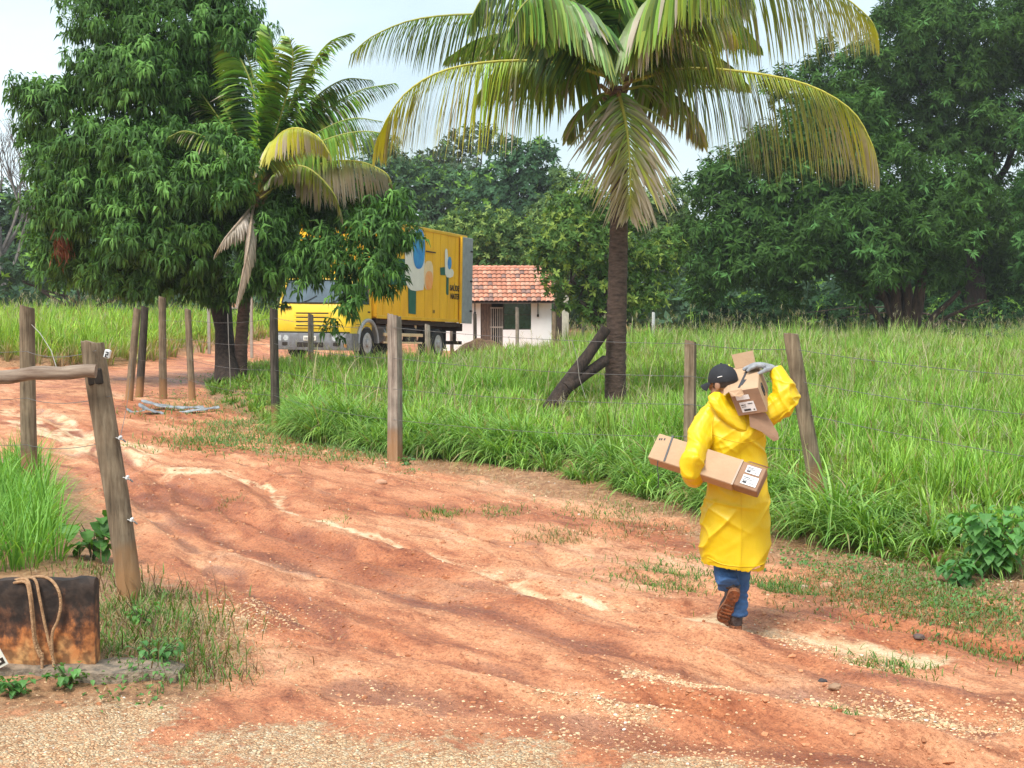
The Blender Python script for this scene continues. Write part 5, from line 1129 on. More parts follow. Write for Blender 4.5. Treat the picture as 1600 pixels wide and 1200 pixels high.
    # mirrors
    for s_ in (1, -1):
        m_ = MB().tube([(s_ * 1.15, .3, 2.25), (s_ * 1.38, .16, 2.25), (s_ * 1.38, .16, 1.75), (s_ * 1.15, .25, 1.75)], .014, 6).build('mirror_arm', M['black'], root)
        MB().box(s_ * 1.38 - .08, s_ * 1.38 + .08, .10, .16, 1.80, 2.2, .03).build('mirror', M['black'], m_)
truck()

# ------------------------------------------------------------------ gatehouse behind
def gatehouse():
    Y = 60.0; s = Y / F; x0 = (775 - 800) * s; zg = h1(x0, Y); root = empty('gatehouse', (x0, Y, zg), R(3), label='small white gatehouse with a red clay tile roof behind the truck', cat='building')
    X = lambda px: (px - 775) * s; Z = lambda py: EYE + (435 - py) * s - zg
    ze = Z(468); zr = Z(419); zf = -.2; dep = 3.4; xl, xr = X(655), X(862); t_ = .15
    # front wall with an opening: piers, sill wall, lintel
    mb = MB(); ox0, ox1 = X(751), X(830); zs = Z(515)
    mb.box(xl, ox0, 0, t_, zf, ze); mb.box(ox1, xr, 0, t_, zf, ze); mb.box(X(786), ox1, .0, t_, zf, zs); mb.box(ox0, ox1, 0, t_, Z(469) , ze - .002)
    mb.box(xl, xl + t_, t_, dep, zf, ze); mb.box(xr - t_, xr, t_, dep, zf, ze); mb.box(xl + t_, xr - t_, dep - t_, dep, zf, ze)
    mb.poly([(xl + .01, .05, ze), (xl + .01, dep / 2, zr - .1), (xl + .01, dep - .05, ze)], (.12, 0, 0)); mb.poly([(xr - .13, .05, ze), (xr - .13, dep / 2, zr - .1), (xr - .13, dep - .05, ze)], (.12, 0, 0))
    wall = mb.build('wall', M['plaster'], root)
    mb = MB(); mb.box(xl + .2, xr - .2, 1.6, 1.65, zf, ze); mb.build('interior_shade_sheet', M['dark_opening'], root)  # near-black sheet, paints the interior shade seen through the opening
    # plank gate and barred gate
    g = MB(); k = X(752); 
    while k < X(766): g.box(k, k + .095, .06, .09, zf, Z(473)); k += .105
    g.build('door', M['gate_wood'], root)
    g = MB(); k = X(767)
    while k < X(786): g.box(k, k + .03, .04, .06, zf + .1, Z(480)); k += .085
    g.box(X(766), X(786), .035, .065, Z(482), Z(480)); g.box(X(766), X(786), .035, .065, Z(512), Z(510)); g.build('gate', M['gate_steel'], root)
    g = MB(); g.box(X(786), X(787.5), .02, .1, zs, Z(469)); g.box(X(786), ox1, .02, .1, zs, zs + .04); g.box(X(786), ox1, .02, .1, Z(492), Z(491)); g.box(X(808), X(809), .03, .09, zs, Z(469)); win = g.build('window', M['post_dark'], root)
    MB().box(X(787.5), ox1, .055, .065, zs + .04, Z(469)).build('pane', M['glass_green'], win)
    # hanging cords with switches
    for px, p1, p2 in ((742, 471, 490), (840.5, 464, 494)):
        MB().tube([(X(px), -.03, Z(p1)), (X(px), -.03, Z(p2))], .018, 5).tube([(X(px), -.03, Z(p2 + 1)), (X(px), -.03, Z(p2 - 3))], .045, 6).build('wall_cable', M['black'], root)
    # roof of individually coloured curved tiles
    V = []; Fq = []; col = []; ov = .45; wd = .185; ncol = int((xr - xl + 2 * .25) / wd); run = dep / 2 + ov; rise = zr - ze; rows = 9; L_ = run / rows
    for side in (0, 1):
        for i in range(ncol):
            for j in range(rows):
                c = np.array((.56, .23, .14)) * random.uniform(.8, 1.12); q = random.random()
                if q < .13: c = np.array((.26, .15, .12)) * random.uniform(.8, 1.3)
                elif q < .4: c = np.array((.58, .30, .20)) * random.uniform(.9, 1.1)
                n0 = len(V); a0 = xl - .25 + i * wd; m = 6
                for e in (0, 1):
                    d = -ov + (j + e * 1.12) * L_ if side == 0 else dep + ov - (j + e * 1.12) * L_; tt = (j + e * 1.12) / rows; zz = ze - .12 + (rise + .12) * tt + (.045 if e == 0 else .0)
                    for k in range(m + 1):
                        an = math.pi * k / m; V.append((a0 + wd * .5 - math.cos(an) * wd * .55, d, zz + math.sin(an) * .055)); col.append(c)
                for k in range(m): Fq.append((n0 + k, n0 + k + 1, n0 + m + 2 + k, n0 + m + 1 + k))
    npmesh('roof', np.array(V), np.array(Fq), M['tile'], root, np.array(col), smooth=True)
    rf = MB(); n = 22; Lr = (xr - xl + .5) / n
    for i in range(n): a = xl - .25 + i * Lr; rf.tube([(a, dep / 2, zr + .02), (a + Lr * 1.06, dep / 2, zr + .035)], [.085, .10], 10)
    rf.build('ridge_tiles', M['tile'], root, smooth=40, col=(.62, .26, .17))
    # slabs under the tiles so that no light leaks
    mb = MB(); mb.add([(xl - .2, -ov + .03, ze - .14), (xr + .2, -ov + .03, ze - .14), (xr + .2, dep / 2, zr - .03), (xl - .2, dep / 2, zr - .03), (xl - .2, dep + ov - .03, ze - .14), (xr + .2, dep + ov - .03, ze - .14)], [(0, 1, 2, 3), (3, 2, 5, 4)]); mb.build('roof_board', M['gate_wood'], root)
M['glass_green'] = plain('green_reflecting_pane', (.02, .045, .03), .12, var=.5, scale=3, c2=(.008, .016, .012), spec=.8)
gatehouse()
def side_gate():
    Y = 59.2; s = Y / F; x0 = (871 - 800) * s; zg = h1(x0, Y); r = empty('side_gate', (x0, Y, zg), label='narrow dark metal gate between the gatehouse and the cream pillar', cat='gate')
    X = lambda px: (px - 871) * s; Z = lambda py: EYE + (435 - py) * s - zg; mb = MB(); mb.box(X(865), X(866), 0, .04, -.1, Z(470)); mb.box(X(877), X(878), 0, .04, -.1, Z(470)); mb.box(X(866), X(877), 0, .04, Z(472), Z(470)); mb.build('frame', M['post_dark'], r)
    mb = MB(); mb.box(X(866), X(877), .01, .03, 0, Z(495)); k = X(866.5)
    while k < X(877): mb.box(k, k + .02, .01, .03, Z(495), Z(472)); k += .07
    mb.build('panel', M['chassis'], r)
    Y2 = 58.8; s2 = Y2 / F; x = (883.5 - 800) * s2; z = h1(x, Y2); mb = MB(); hh = EYE + (435 - 464) * s2 - z; mb.box(-.13, .13, -.13, .13, -.2, hh, .015); mb.box(-.15, .15, -.15, .15, hh + .002, hh + .05, .01)
    ob = mb.build('pillar', M['plaster_old'], None, label='cream plastered pillar right of the gatehouse, below the bushy tree', cat='pillar'); ob.location = (x, Y2, z)
side_gate()
# heap of earth in front of the gatehouse
def mound():
    Y = 54; x = (752 - 800) / F * Y; z = h1(x, Y); n = 40; V = [(0, 0, .62)]; Fq = []; m = 12
    for i in range(1, m + 1):
        for k in range(n):
            a = 2 * math.pi * k / n; r = i / m; q = mnoise.noise(Vector((math.cos(a) * r * 3, math.sin(a) * r * 3, 2))) * .12
            V.append((math.cos(a) * r * 1.15, math.sin(a) * r * .9, .66 * math.cos(r * math.pi / 2) ** .8 * (1 + q) + q * .4 * (r < .95) - .1 * (r > .95)))
    mb = MB(); fs = [(0, 1 + k, 1 + (k + 1) % n) for k in range(n)]
    for i in range(m - 1):
        for k in range(n): a = 1 + i * n + k; b = 1 + i * n + (k + 1) % n; fs.append((a, a + n, b + n, b))
    mb.add(V, fs); ob = mb.build('earth_mound', M['dirt'], None, smooth=80, label='rounded brown heap of earth in front of the white gatehouse wall', cat='earth heap'); ob.location = (x, Y, z)
M['dirt'] = plain('brown_earth', (.26, .15, .08), .95, var=.4, scale=9, bump=.8, bscale=30)
mound()
def sign():
    Y = 47; s = Y / F; x0 = (358 - 800) * s; zg = h1(x0, Y); r = empty('sign_board', (x0, Y, zg), label='faded orange board on two white posts, half hidden behind the mango trunk', cat='sign')
    X = lambda px: (px - 358) * s; Z = lambda py: EYE + (435 - py) * s - zg
    for px in (326.5, 393): MB().box(X(px) - .045, X(px) + .045, -.04, .04, -.1, Z(445 if px < 350 else 460), .01).build('post', M['gate_steel'], r)
    MB().box(X(326), X(394), -.03, .0, Z(482), Z(480)).box(X(326), X(394), -.03, .0, Z(458), Z(456.5)).build('frame', M['gate_steel'], r)
    MB().box(X(329), X(391), .002, .02, Z(480), Z(458)).build('board', M['sign_orange'], r)
M['sign_orange'] = plain('faded_orange', (.52, .20, .09), .7, var=.35, scale=4, c2=(.50, .36, .24))
sign()

# ------------------------------------------------------------------ foreground left: stained wall, rope, plate
def stained_mat():
    m, nt, b, L = newmat('stained_concrete'); N = nt.nodes.new; tc = N('ShaderNodeTexCoord')
    mp = N('ShaderNodeMapping'); mp.inputs['Scale'].default_value = (1, 1, .55); L(tc.outputs['Object'], mp.inputs[0])
    n1 = N('ShaderNodeTexNoise'); n1.inputs['Scale'].default_value = 7; n1.inputs['Detail'].default_value = 8; n1.inputs['Roughness'].default_value = .7; L(mp.outputs[0], n1.inputs['Vector'])
    n2 = N('ShaderNodeTexNoise'); n2.inputs['Scale'].default_value = 16; n2.inputs['Detail'].default_value = 6; L(tc.outputs['Object'], n2.inputs['Vector'])
    sz = N('ShaderNodeSeparateXYZ'); L(tc.outputs['Object'], sz.inputs[0])
    # rust and lichen towards the base, soot-black mould above
    ma = N('ShaderNodeMath'); ma.operation = 'MULTIPLY_ADD'; L(n1.outputs['Fac'], ma.inputs[0]); ma.inputs[1].default_value = -.95; L(sz.outputs[2], ma.inputs[2])
    r = N('ShaderNodeValToRGB'); e = r.color_ramp.elements; e.new(.4); e.new(.55)
    mr = N('ShaderNodeMapRange'); mr.inputs[1].default_value = -.55; mr.inputs[2].default_value = .25; L(ma.outputs[0], mr.inputs[0]); L(mr.outputs[0], r.inputs[0])
    for k, (p, c) in enumerate(((.05, (.50, .27, .11)), (.28, (.42, .15, .045)), (.40, (.13, .055, .028)), (.55, (.035, .022, .016)))): e[k].position = p; e[k].color = (*c, 1)
    r2 = N('ShaderNodeValToRGB'); r2.color_ramp.elements[0].position = .42; r2.color_ramp.elements[0].color = (.35, .3, .27, 1); r2.color_ramp.elements[1].position = .6; r2.color_ramp.elements[1].color = (1.25, 1.2, 1.1, 1); L(n2.outputs['Fac'], r2.inputs[0])
    mx = N('ShaderNodeMixRGB'); mx.blend_type = 'MULTIPLY'; mx.inputs[0].default_value = .85; L(r.outputs[0], mx.inputs[1]); L(r2.outputs[0], mx.inputs[2]); L(mx.outputs[0], b.inputs['Base Color']); b.inputs['Roughness'].default_value = .8
    bp = N('ShaderNodeBump'); bp.inputs['Strength'].default_value = .7; bp.inputs['Distance'].default_value = .012; L(n2.outputs['Fac'], bp.inputs['Height']); L(bp.outputs[0], b.inputs['Normal'])
    return m
M['stained'] = stained_mat()
M['rope'] = plain('tan_rope', (.50, .30, .155), .8, var=.3, scale=40, bump=.8, bscale=120, c2=(.30, .16, .075))
WY = 8.62
def fwall():
    o = Vector(((-40 - 800) / F * WY, WY, h1(-2.9, WY))); X = lambda px: (px - 800) / F * WY - o.x; Z = lambda py: P(800, py, WY).z - o.z
    nX, nZ = 46, 14; x0, x1 = X(-420), X(138); mb = MB(); rows = []
    for i in range(nX + 1):
        f = i / nX; x = x0 + (x1 - x0) * f; zt = Z(914 - 8 * f) + .006 * math.sin(i * 1.3) + random.uniform(-.003, .003); zb = -.15; ring = []
        dd = .012 if i in (0, nX) else 0
        for k in range(nZ + 1): z = zb + (zt - zb) * k / nZ; ring.append(Vector((x, dd + random.uniform(-.004, .004) + (.012 if k == nZ else 0), z - (dd if k == nZ else 0))))
        for k in range(4): ring.append(Vector((x, .03 + .07 * k / 3, zt + .004 - (.012 if k == 3 else 0) + random.uniform(-.003, .003))))
        for k in range(5): ring.append(Vector((x, .125, zt - .02 + (zb - zt) * k / 4)))
        rows.append(ring)
    mb.loft(rows); ob = mb.build('concrete_wall', M['stained'], None, smooth=50, label='low end of a concrete wall stained black and rust orange, rope hanging over it', cat='wall'); ob.location = o
    mb = MB(); q = [(-.3, -.12, -.1), (.05, -.2, .06), (.35, -.22, .05), (.62, -.1, .03)]
    # ledge of cement at its foot
    rows = []
    for i in range(16): f = i / 15; x = X(-300) + (X(270) - X(-300)) * f; h = (.055 - .03 * f + .012 * math.sin(i * 1.9)) * .6 * min(1, (15 - i) / 3 + .05) - (.03 if i == 15 else 0); dpt = .10 + .05 * math.sin(i * 1.1 + 1); rows.append([Vector((x, -dpt - .02, -.1)), Vector((x, -dpt, h * .6)), Vector((x, -dpt * .4, h)), Vector((x, .0 if x < X(138) else .2, h + .005)), Vector((x, .22, -.1))])
    mb = MB(); mb.loft(rows); ob2 = mb.build('cement_footing', M['cement'], None, smooth=60, label='rough grey cement ledge at the foot of the stained wall', cat='footing'); ob2.location = o
    return o
M['cement'] = plain('mossy_cement', (.30, .22, .15), .85, var=.4, scale=14, bump=.8, bscale=50, c2=(.10, .085, .065))
fwall()
def rope():
    o = Vector(P(60, 910, WY)); T = lambda px, py, d: Vector(P(px, py, WY + d)) - o
    paths = [[(8, 914, .10), (22, 907, .03), (42, 906, .0), (48, 925, -.03), (52, 960, -.03), (56, 1000, -.03), (65, 1025, -.03), (66, 1050, -.05), (70, 1078, -.10)],
             [(30, 909, .12), (45, 903, .05), (56, 908, -.01), (62, 935, -.03), (70, 975, -.03), (77, 1005, -.03), (83, 1030, -.03), (84, 1042, -.04)],
             [(38, 907, .13), (58, 901, .05), (78, 905, .0), (91, 922, -.03), (95, 945, -.03), (90, 970, -.03), (83, 985, -.03), (81, 1000, -.03), (82, 1022, -.03)],
             [(8, 914, .10), (20, 911, .02), (40, 910, -.01), (46, 930, -.04), (50, 965, -.04), (54, 1003, -.04), (63, 1027, -.04)]]
    r = empty('rope', o, label='tan rope hanging in loops over the stained concrete wall', cat='rope')
    for p in paths:
        c = catmull([T(*q) for q in p], 60); MB().tube([tuple(q) for q in c], [.0085 * (1 + .07 * (k % 2)) for k in range(60)], 8).build('strand', M['rope'], r, smooth=80)
    q = T(65, 1026, -.035); MB().tube([q + Vector((0, 0, .02)), q - Vector((-.004, 0, .02))], .0125, 8).build('knot', M['rope'], r, smooth=60)
rope()
def plate():
    y = WY - .10; a = Vector(P(-30, 1010, y)); mb = MB(); Mx = Matrix.Translation((0, 0, 0)) @ Matrix.Rotation(R(-28), 4, 'Y'); 
    c = Vector(P(-14, 1036, y)); mb.box(-.085, .085, -.004, .004, -.05, .05, .002, Mx); ob = mb.build('sign_plate', M['p_white'], None, label='corner of a small white plate leaning on the stained wall at the left edge', cat='plate'); ob.location = c
    mb = MB(); mb.box(.025, .075, -.0065, -.0045, -.035, -.022, 0, Mx); mb.box(.058, .075, -.0065, -.0045, -.022, .0, 0, Mx); mb.box(.03, .058, -.0065, -.0045, -.008, .0, 0, Mx); mb.build('figure', M['p_black'], ob)
plate()

# grey curled scraps by the road bend
M['scrap'] = plain('grey_sheet', (.34, .36, .38), .6, var=.4, scale=9, c2=(.12, .12, .115), bump=.3)
def scraps():
    def sheet(pts, wd, lab, curl=1.0):
        curl *= .35; o = Vector(P(*pts[0])); q = [Vector(P(*p)) - o for p in pts]; c = [Vector(v) for v in catmull(q, 14)]; rows = []; mb = MB()
        for i, p in enumerate(c):
            t_ = (c[min(i + 1, 13)] - c[max(i - 1, 0)]).normalized(); s_ = t_.cross(Vector((0, 0, 1))).normalized(); wv = wd * (.6 + .4 * math.sin(i / 13 * 3.1)) 
            outer = [p + s_ * wv * u + Vector((0, 0, curl * .06 * (1 - u * u) + .01 * math.sin(i * 1.7 + u * 3))) for u in (-1, -.5, 0, .5, 1)]
            rows.append(outer + [v - Vector((0, 0, .012)) for v in outer[::-1]])
        mb.loft(rows); ob = mb.build('roofing_scrap', M['scrap'], None, smooth=50, label=lab, cat='scrap', group='roofing scraps by the bend'); ob.location = o
    sheet([(222, 626, 26.6), (250, 633, 26.6), (285, 637, 26.6), (318, 636, 26.7)], .13, 'long grey curved sheet scrap, rear one of the heap', 1)
    sheet([(218, 632, 26.0), (232, 640, 26.0), (256, 647, 26.1)], .13, 'pale sheet scrap in front at the left of the heap', 1.2)
    sheet([(278, 645, 26.2), (305, 641, 26.2), (342, 636, 26.4)], .12, 'light grey sheet scrap pointing right towards the mango', .8)
    sheet([(199, 639, 26.3), (208, 644, 26.3), (226, 642, 26.4)], .07, 'small dark edged scrap at the left end of the heap', .6)
scraps()
def rock(px, py, r, lab, c=(.50, .27, .16), name='rock'):
    x, y = G(px, py); mb = MB(); mb.ell((0, 0, 0), (1, 1, 1), 12, 8); sd_ = random.random() * 9
    mb.v = [tuple(Vector(v) * r * (1 + .35 * mnoise.noise(Vector(v) * 1.3 + Vector((sd_, 0, 0))))) for v in mb.v]; mb.v = [(a * 1.25, b, c_ * .65) for a, b, c_ in mb.v]
    ob = mb.build(name, M['stone'], None, smooth=25, col=c, label=lab, cat='stone'); ob.location = (x, y, h1(x, y) + r * .25)
rock(595, 757, .055, 'fist sized pale orange stone on the mud below the squarish post')
rock(1292, 914, .045, 'small reddish stone on the verge right of the man')
rock(1436, 1001, .03, 'small dark stone on the mud right of the man', (.12, .08, .07))
rock(1285, 1058, .022, 'little black stone on the road lower right', (.06, .05, .05))
rock(1305, 1070, .03, 'brown stone half sunk among the lower right gravel', (.33, .20, .12))
rock(1255, 915, .03, 'smaller pinkish stone in the weeds near the man', (.55, .36, .26))

# ------------------------------------------------------------------ broad leaved plants
def leafy_plant(name, label, px, py, spec, leaf, nleaf, cola, colb, hgt, spreadx, wr=.85, Y=None, stems=5, cat='plant', lobed=False):
    x, y = G(px, py, .1); y = Y or y; x = (px - 800) / F * y; t = empty(name, (x, y, h1(x, y)), label=label, cat=cat); A = Acc(); mb = MB()
    tips = []
    for k in range(stems):
        a = random.uniform(0, 6.28); l = random.uniform(.5, 1) * spreadx; tip = Vector((math.cos(a) * l, math.sin(a) * l * .6, hgt * random.uniform(.5, 1))); 
        pts = [Vector((0, 0, -.02)), tip * .35 + Vector((0, 0, hgt * .2)), tip]; mb.tube(pts, [.007, .005, .003], 6); tips.append(pts)
    mb.build('stem', M['stalk'], t, smooth=60)
    n = nleaf; k = rng.integers(0, stems, n); f = rng.uniform(.15, 1, n); p = np.array([tips[i][0].lerp(tips[i][1], min(1, ff * 2)).lerp(tips[i][1].lerp(tips[i][2], max(0, ff * 2 - 1)), 1 if ff > .5 else 0) for i, ff in zip(k, f)])
    az = rng.uniform(0, 6.28, n); off = np.stack([np.cos(az), np.sin(az), 0 * az + .35], 1) * (leaf * .55); 
    leafset(A, p + off, az, rng.uniform(-.35, .45, n), leaf * rng.uniform(.6, 1.15, n), wr, gcol(n, cola, colb), .5, .3)
    A.build('leaves', M['grass'], t)
M['stalk'] = plain('green_stalk', (.10, .13, .04), .7, var=.3)
leafy_plant('broadleaf_plant', 'large leaved green plant growing behind the leaning gate post', 138, 845, None, .15, 34, (.06, .17, .03), (.12, .28, .05), .42, .30, 1.0, Y=12.3, stems=7)
leafy_plant('broadleaf_weed', 'tall weed with dark heart shaped leaves at the right edge of the grass bank', 1560, 880, None, .11, 230, (.085, .23, .055), (.15, .36, .09), .66, .42, .8, Y=11.6, stems=12)
leafy_plant('broadleaf_weed', 'low heart leaved weed just left of the tall one at the bank foot', 1515, 895, None, .085, 90, (.07, .20, .055), (.13, .32, .08), .24, .3, .85, Y=11.35, stems=8)
leafy_plant('seedling', 'small bright seedling at the foot of the stained wall under the rope', 95, 1085, None, .05, 46, (.08, .22, .05), (.15, .34, .09), .14, .14, .75, Y=8.42, stems=7)
leafy_plant('seedling', 'bright green seedling cluster at the left edge below the stained wall', 12, 1095, None, .06, 50, (.07, .21, .045), (.13, .32, .08), .13, .16, .7, Y=8.32, stems=7)
leafy_plant('seedling', 'leafy green weed right of the stained wall on the cement ledge', 235, 1060, None, .055, 70, (.07, .20, .05), (.14, .32, .10), .18, .17, .7, Y=8.8, stems=9)
leafy_plant('seedling', 'fresh green weed between stained wall and gate post foot', 215, 1020, None, .05, 50, (.08, .22, .04), (.16, .35, .08), .20, .13, .6, Y=9.6, stems=7)
leafy_plant('seedling', 'tiny weed beside the foot of the pale squarish post', 632, 738, None, .06, 26, (.07, .19, .05), (.12, .28, .08), .1, .13, .7, Y=18.6, stems=5)

# ------------------------------------------------------------------ the man in the yellow raincoat
def coat_mat():
    m, nt, b, L = newmat('yellow_pvc'); N = nt.nodes.new; tc = N('ShaderNodeTexCoord')
    nz = N('ShaderNodeTexNoise'); nz.inputs['Scale'].default_value = 9; nz.inputs['Detail'].default_value = 4; L(tc.outputs['Object'], nz.inputs['Vector'])
    r = N('ShaderNodeValToRGB'); r.color_ramp.elements[0].color = (.66, .42, .003, 1); r.color_ramp.elements[1].color = (.76, .54, .005, 1); L(nz.outputs['Fac'], r.inputs[0]); L(r.outputs[0], b.inputs['Base Color'])
    b.inputs['Roughness'].default_value = .46; b.inputs['Specular IOR Level'].default_value = .45; b.inputs['Coat Weight'].default_value = .0; b.inputs['Coat Roughness'].default_value = .25
    mp = N('ShaderNodeMapping'); mp.inputs['Scale'].default_value = (1, 1, .6); L(tc.outputs['Object'], mp.inputs[0])
    n2 = N('ShaderNodeTexNoise'); n2.inputs['Scale'].default_value = 14; n2.inputs['Detail'].default_value = 3; n2.inputs['Distortion'].default_value = 1.2; L(mp.outputs[0], n2.inputs['Vector'])
    bp = N('ShaderNodeBump'); bp.inputs['Strength'].default_value = .35; bp.inputs['Distance'].default_value = .010; L(n2.outputs['Fac'], bp.inputs['Height']); L(bp.outputs[0], b.inputs['Normal'])
    return m
M['coat'] = coat_mat()
M['skin'] = plain('skin', (.36, .19, .115), .55, var=.1, scale=10)
M['hair'] = plain('short_hair', (.045, .028, .020), .8, var=.3, scale=60)
M['cap'] = plain('black_cloth', (.016, .017, .022), .75, var=.2, scale=30, bump=.3, bscale=300)
M['cap_logo'] = plain('lime_thread', (.55, .62, .06), .6)
M['denim'] = plain('denim', (.055, .15, .33), .8, var=.3, scale=14, c2=(.03, .085, .21), bump=.3, bscale=200)
M['boot'] = plain('boot_leather', (.075, .05, .042), .55, var=.4, scale=14, c2=(.03, .022, .02), bump=.3, bscale=60)
M['sole'] = plain('muddy_sole', (.42, .15, .055), .85, var=.4, scale=26, c2=(.10, .05, .03), bump=.8, bscale=60)
M['glove'] = plain('grey_glove', (.36, .37, .38), .7, var=.3, scale=16, c2=(.20, .205, .215), bump=.4, bscale=200)
M['eye'] = plain('eye_white', (.7, .68, .65), .3)
M['card'] = plain('cardboard', (.50, .335, .20), .8, var=.08, scale=5, c2=(.44, .28, .165), bump=.15, bscale=40)
M['card_in'] = plain('cardboard_dark', (.34, .20, .12), .85, var=.15, scale=8)
M['tape'] = plain('packing_tape', (.36, .24, .15), .3, var=.1)
M['label'] = plain('paper_label', (.78, .77, .76), .6, var=.05)
M['ink'] = plain('black_ink', (.03, .03, .035), .6)
M['strap'] = plain('dark_strap', (.05, .05, .055), .5, var=.2)

def fuse(mb, name, mat, parent, voxel=.009, smooth=3, disp=None):
    """weld overlapping closed shapes into one skin, relax it, then push folds into it"""
    tmp = mb.build('tmp', mat); m = tmp.modifiers.new('r', 'REMESH'); m.mode = 'VOXEL'; m.voxel_size = voxel
    if smooth: s = tmp.modifiers.new('s', 'SMOOTH'); s.iterations = smooth; s.factor = .6
    bpy.context.view_layer.update(); dg = bpy.context.evaluated_depsgraph_get(); me = bpy.data.meshes.new_from_object(tmp.evaluated_get(dg)); bpy.data.objects.remove(tmp)
    n = len(me.vertices); co = np.empty(n * 3, np.float32); me.vertices.foreach_get('co', co); co = co.reshape(-1, 3)
    if disp is not None:
        nr = np.empty(n * 3, np.float32); me.vertices.foreach_get('normal', nr); nr = nr.reshape(-1, 3)
        co = co + nr * np.array([disp(Vector(c), Vector(k)) for c, k in zip(co, nr)], np.float32)[:, None]
        me.vertices.foreach_set('co', co.ravel())
    me.update(); me.polygons.foreach_set('use_smooth', np.full(len(me.polygons), True)); me.materials.clear(); me.materials.append(mat)
    o = bpy.data.objects.new(name, me); C.objects.link(o)
    if parent: o.parent = parent
    return o
def ridge(v, s, rot=None, st=(1, 1, 1)):
    q = v if rot is None else rot @ v
    q = Vector((q.x * s * st[0], q.y * s * st[1], q.z * s * st[2])); q += Vector((mnoise.noise(q * .5), mnoise.noise(q * .5 + Vector((7, 1, 3))), mnoise.noise(q * .5 + Vector((2, 9, 4))))) * .9
    return (1 - abs(mnoise.noise(q)) * 2.2)
PY = 9.9
for _ in range(8): PY += (P(1150, 988, PY).z - h1(P(1150, 988, PY).x, PY)) * -0 + 0
_p0 = P(1150, 988, PY); PDZ = h1(_p0.x, PY) - _p0.z        # the figure stands on the modelled road
PR = Vector((_p0.x, PY, h1(_p0.x, PY)))
def T(px, py, dy=0.0): return P(px, py, PY + dy) - _p0
def person():
    # the body is one skin: head, neck, trunk, arms and legs, mostly inside the clothes
    mb = MB(); hc = T(1129, 600, -.01); HM = Matrix.Translation(hc) @ Matrix.Rotation(R(48), 4, 'Z') @ Matrix.Rotation(R(-6), 4, 'X') @ Matrix.Rotation(R(-4), 4, 'Y')
    def he(c, r, n=18, m=12): mb.ell((0, 0, 0), (1, 1, 1), n, m); k = len(mb.v) - (n * (m + 1)); mb.v[k:] = [tuple(HM @ Vector((c[0] + v[0] * r[0], c[1] + v[1] * r[1], c[2] + v[2] * r[2]))) for v in mb.v[k:]]
    he((0, -.01, .025), (.073, .092, .092)); he((0, .025, -.05), (.058, .062, .062)); he((0, .045, -.085), (.03, .035, .024)); he((0, .05, .005), (.055, .045, .03))
    he((0, .094, -.022), (.012, .018, .024)); he((0, .086, -.058), (.024, .012, .012)); he((-.076, -.008, -.012), (.010, .020, .032)); he((.076, -.008, -.012), (.010, .020, .032))
    mb.tube([hc + Vector((.0, -.005, -.04)), T(1134, 625), T(1140, 650)], [.058, .057, .075], 16)
    mb.tube([T(1142, 642), T(1146, 690), T(1150, 760), T(1152, 800)], [.10, .125, .12, .13], 18, flat=.75)
    mb.tube([T(1145, 652), T(1112, 655), T(1092, 690, -.12), T(1082, 728, -.26), T(1086, 746, -.08), T(1092, 750, .0)], [.06, .06, .048, .04, .034, .028], 12)
    mb.tube([T(1150, 652), T(1180, 655, .02), T(1205, 648, 0), T(1229, 632, 0), T(1226, 605, .02), T(1213, 582, .06), T(1206, 577, .08)], [.06, .06, .052, .045, .038, .030, .027], 12)
    for a in ([T(1138, 800), T(1131, 868, .12), T(1136, 905, -.02), T(1140, 915, -.05)], [T(1163, 800), T(1160, 875, .04), T(1153, 955, .03), T(1152, 975, .04)]):
        mb.tube(a, [.085, .050, .038, .032], 14)
    # left hand under the box: palm, four fingers curling up on the far side, thumb
    hp = T(1094, 752, .03); mb.ell(hp + Vector((.01, .03, 0)), (.04, .05, .018))
    for k, (dx, l) in enumerate(((-.03, .07), (-.01, .08), (.012, .075), (.033, .06))): mb.tube([hp + Vector((dx + .01, .06, 0)), hp + Vector((dx + .012, .06 + l * .6, .004)), hp + Vector((dx + .012, .065 + l * .75, .03)), hp + Vector((dx + .01, .06 + l * .7, .05))], [.0105, .010, .009, .008], 8)
    mb.tube([hp + Vector((-.03, .0, .0)), hp + Vector((-.055, .02, .012)), hp + Vector((-.06, .03, .04))], [.013, .011, .009], 8)
    body = fuse(mb, 'person', M['skin'], None, .007, 2); body.location = PR
    tag(body, 'man in long yellow raincoat and black cap walking away, boxes in both arms', 'person')
    for s_ in (-1, 1):
        MB().ell(HM @ Vector((s_ * .030, .088, .003)), (.012, .012, .009), 10, 8).build('eye', M['eye'], body, smooth=80)
    MB().tube([HM @ Vector((-.022, .092, -.060)), HM @ Vector((0, .100, -.058)), HM @ Vector((.022, .092, -.060))], .004, 6).build('mouth', M['p_orange'] if False else M['card_in'], body, smooth=80)
    # hair cropped short below the cap
    mb = MB(); mb.ell((0, 0, 0), (1, 1, 1), 28, 18); vs = [Vector((v[0] * .0755, -.012 + v[1] * .0935, .022 + v[2] * .094)) for v in mb.v]; keep = [v.z > -.028 and v.y < .045 for v in vs]
    mb.v = [tuple(HM @ v) for v in vs]; mb.f = [f for f in mb.f if all(keep[i] for i in f)]; mb.build('hair', M['hair'], body, smooth=80)
    # cap
    mb = MB(); rows = []; n = 32
    for th, k in ((100, 1.0), (92, 1.01), (80, 1.0), (64, 1.0), (48, 1.0), (32, 1.0), (16, 1.0), (4, 1.0)):
        a = R(th); rows.append([HM @ Vector((math.sin(a) * math.cos(2 * math.pi * q / n) * .083 * k, -.006 + math.sin(a) * math.sin(2 * math.pi * q / n) * .102 * k, .028 + math.cos(a) * .098)) for q in range(n)])
    inner = [[v - (v - (HM @ Vector((0, 0, .02)))) * .03 for v in r_] for r_ in rows]
